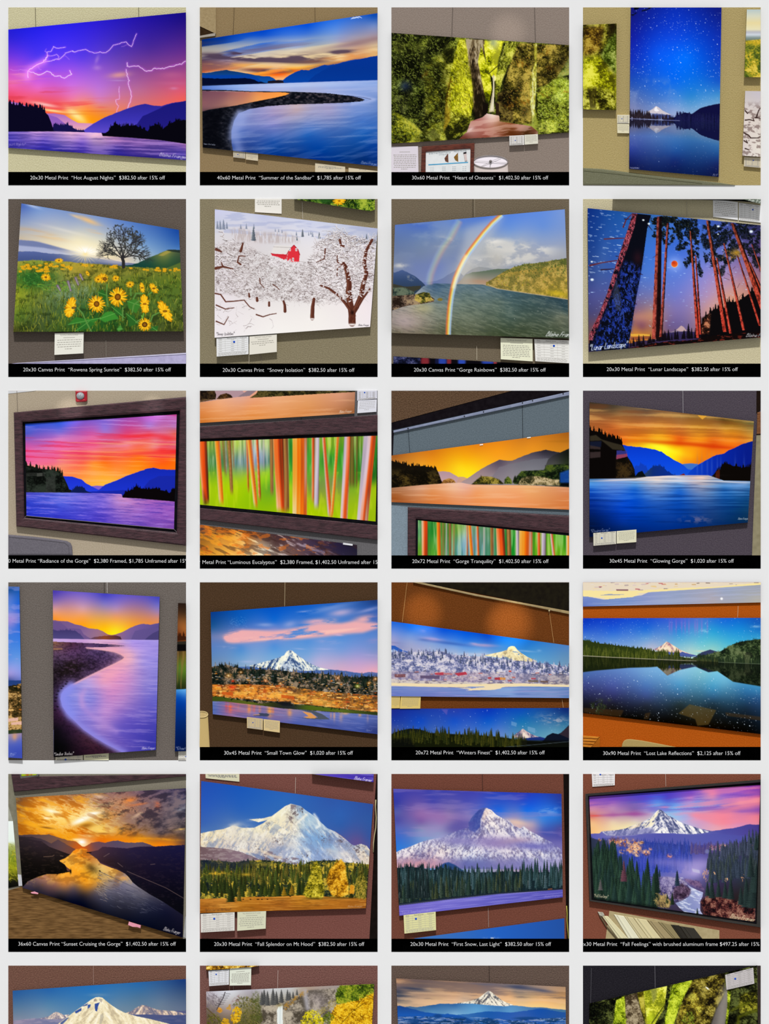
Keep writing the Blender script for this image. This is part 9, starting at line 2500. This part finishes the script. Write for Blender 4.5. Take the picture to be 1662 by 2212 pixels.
hk = thing('metal_hanger', 'pale metal hanger left of the frame samples below the dawn peak', 'hanger', W(200, 1340, .0002))
G().slab('165,1273 212,1278 228,1306 205,1318 180,1306', .0001, .004, 3).done('hanger_plate', mat('hanger_metal', 'c8c4b0', '8c887c', 200, (1, 1, 1), 0, None, .3, .5), hk)
G().tube([W(x, y, .003) for x, y in pts('185,1310 240,1400 300,1470 340,1514')], .0016).done('hanger_strap', mat('strap_dark', '6c6048', '5c503c', 120), hk)

# --- row 6, cut by the bottom of the view
panel(5, 0, 'square photo panel with a bronze wall, lower left corner of the grid', '7c5a4c', '64443a', bump=.8)
cv = art_hood()
wprint('print of a cream snow peak against a clear blue sky, bottom row', '72,262 1628,157 1628,700 80,700', .006, cv)
wire('pale hanging wire above the cream snow peak in the bottom row', '797,38 798,208', 'b09084')

panel(5, 1, 'square photo panel with a plum brown wall in the bottom row, second from left', '825c54', '6a4640', bump=.8)
cv = art_falls()
wprint('golden leaf strip of a print at the top above the waterfall print', '90,38 565,38 500,50 90,78', .014, cv, edge='140a0a')
wprint('print of a waterfall among yellow autumn trees, bottom row', '90,270 1600,200 1572,700 95,700', .01, cv, edge='3c2c28')
card('white price table card with a blue dot above the waterfall print', '110,83 295,70 293,208 117,221', 'price', (.37, .27), .011, 'e0e0e4')
card('pale green description card right of the dotted one above the waterfall', '300,64 495,46 492,213 300,216', 'story', d=.011, col='e0e4d4', lines=8)
wire('pale wire above the waterfall print, right of the cards', '735,78 732,242', 'c8b4ac')
wire('short pale wire under the cards above the waterfall', '334,220 336,258', 'b09c94')

panel(5, 2, 'square photo panel with a grey brown wall in the bottom row, third from left', '6c5a50', '584840', bump=.8)
cv = art_blueridge()
wprint('print of a white peak over blue ridges under peach clouds, bottom row', '75,150 1597,228 1600,700 98,700', .007, cv, edge='1c1410')
wire('dark hanging wire above the peach clouds and blue ridges print', '910,38 913,178', '2c221e')

p = panel(5, 3, 'square photo panel with a near black wall, lower right corner of the grid', '2a282e', '1c1a20', bump=.8)
piece(p, 'side_strip', '1590,38 1629,38 1629,700 1610,700', mat('side_strip', '3c3430', '302824', 90), .001)
cv = art_canyon()
wprint('dark green canyon print with a thin waterfall on the black wall', '90,376 1598,34 1605,700 90,700', .008, cv, edge='0a0a0c')
card('grey price table card with a blue dot on the dark canyon print', '1310,120 1562,55 1572,198 1322,255', 'price', (.34, .42), .0105, 'c4bebe')
wire('pale hanging wire at the left on the near black wall', '108,60 102,372', '5c5a60')
wire('grey hanging wire in the middle of the near black wall', '678,38 681,238', '7c7a80')

# ================================================================ light and camera
w = bpy.data.worlds.new('room_light')
sc.world = w
w.use_nodes = True
w.node_tree.nodes['Background'].inputs['Color'].default_value = (1, 1, 1, 1)
AMB = .42
w.node_tree.nodes['Background'].inputs['Strength'].default_value = AMB
EL = math.radians(55)
sun = bpy.data.lights.new('ceiling_light', 'SUN')
sun.energy = (1 - AMB) * math.pi / math.cos(EL)
sun.angle = math.radians(3)
so = link('ceiling_light', sun)
so.location = (0, -3, 4)
so.rotation_euler = (math.radians(90) - EL, 0, 0)



def added_pool_spot(r_, c_, zx, zy, power, rad, col):
    """small picture light washing the bare wall above a print"""
    CUR[0], CUR[1] = r_, c_
    l = bpy.data.lights.new('added_spot', 'SPOT')
    l.energy, l.color = power, col
    l.shadow_soft_size = .004
    a, b = W(zx, zy - 60, .13), W(zx, zy, 0)
    l.spot_size = 2 * math.atan(rad * ZU * .001 / (a - b).length)
    l.spot_blend = 1.0
    o = link('added_spot', l)
    o.location = a
    o.rotation_euler = (b - a).to_track_quat('-Z', 'Y').to_euler()


added_pool_spot(3, 2, 1090, 400, 1.2, 270, (1, .85, .55))
added_pool_spot(3, 2, 310, 300, .8, 230, (1, .85, .55))
added_pool_spot(0, 2, 1080, 250, .22, 210, (1, .95, .9))
added_pool_spot(2, 0, 590, 230, .35, 170, (1, .95, .95))
added_pool_spot(2, 0, 1330, 200, .35, 150, (1, .95, .95))

cam = bpy.data.cameras.new('camera')
cam.sensor_fit = 'VERTICAL'
cam.sensor_height = 24
cam.lens = 24 * DIST / 2.212
cam.clip_end = 50
co = link('camera', cam)
co.location = (0, -DIST, ZC)
co.rotation_euler = (math.radians(90), 0, 0)
sc.camera = co
sc.view_settings.view_transform = 'Standard'
sc.view_settings.look = 'None'
sc.view_settings.exposure = 0
sc.view_settings.gamma = 1
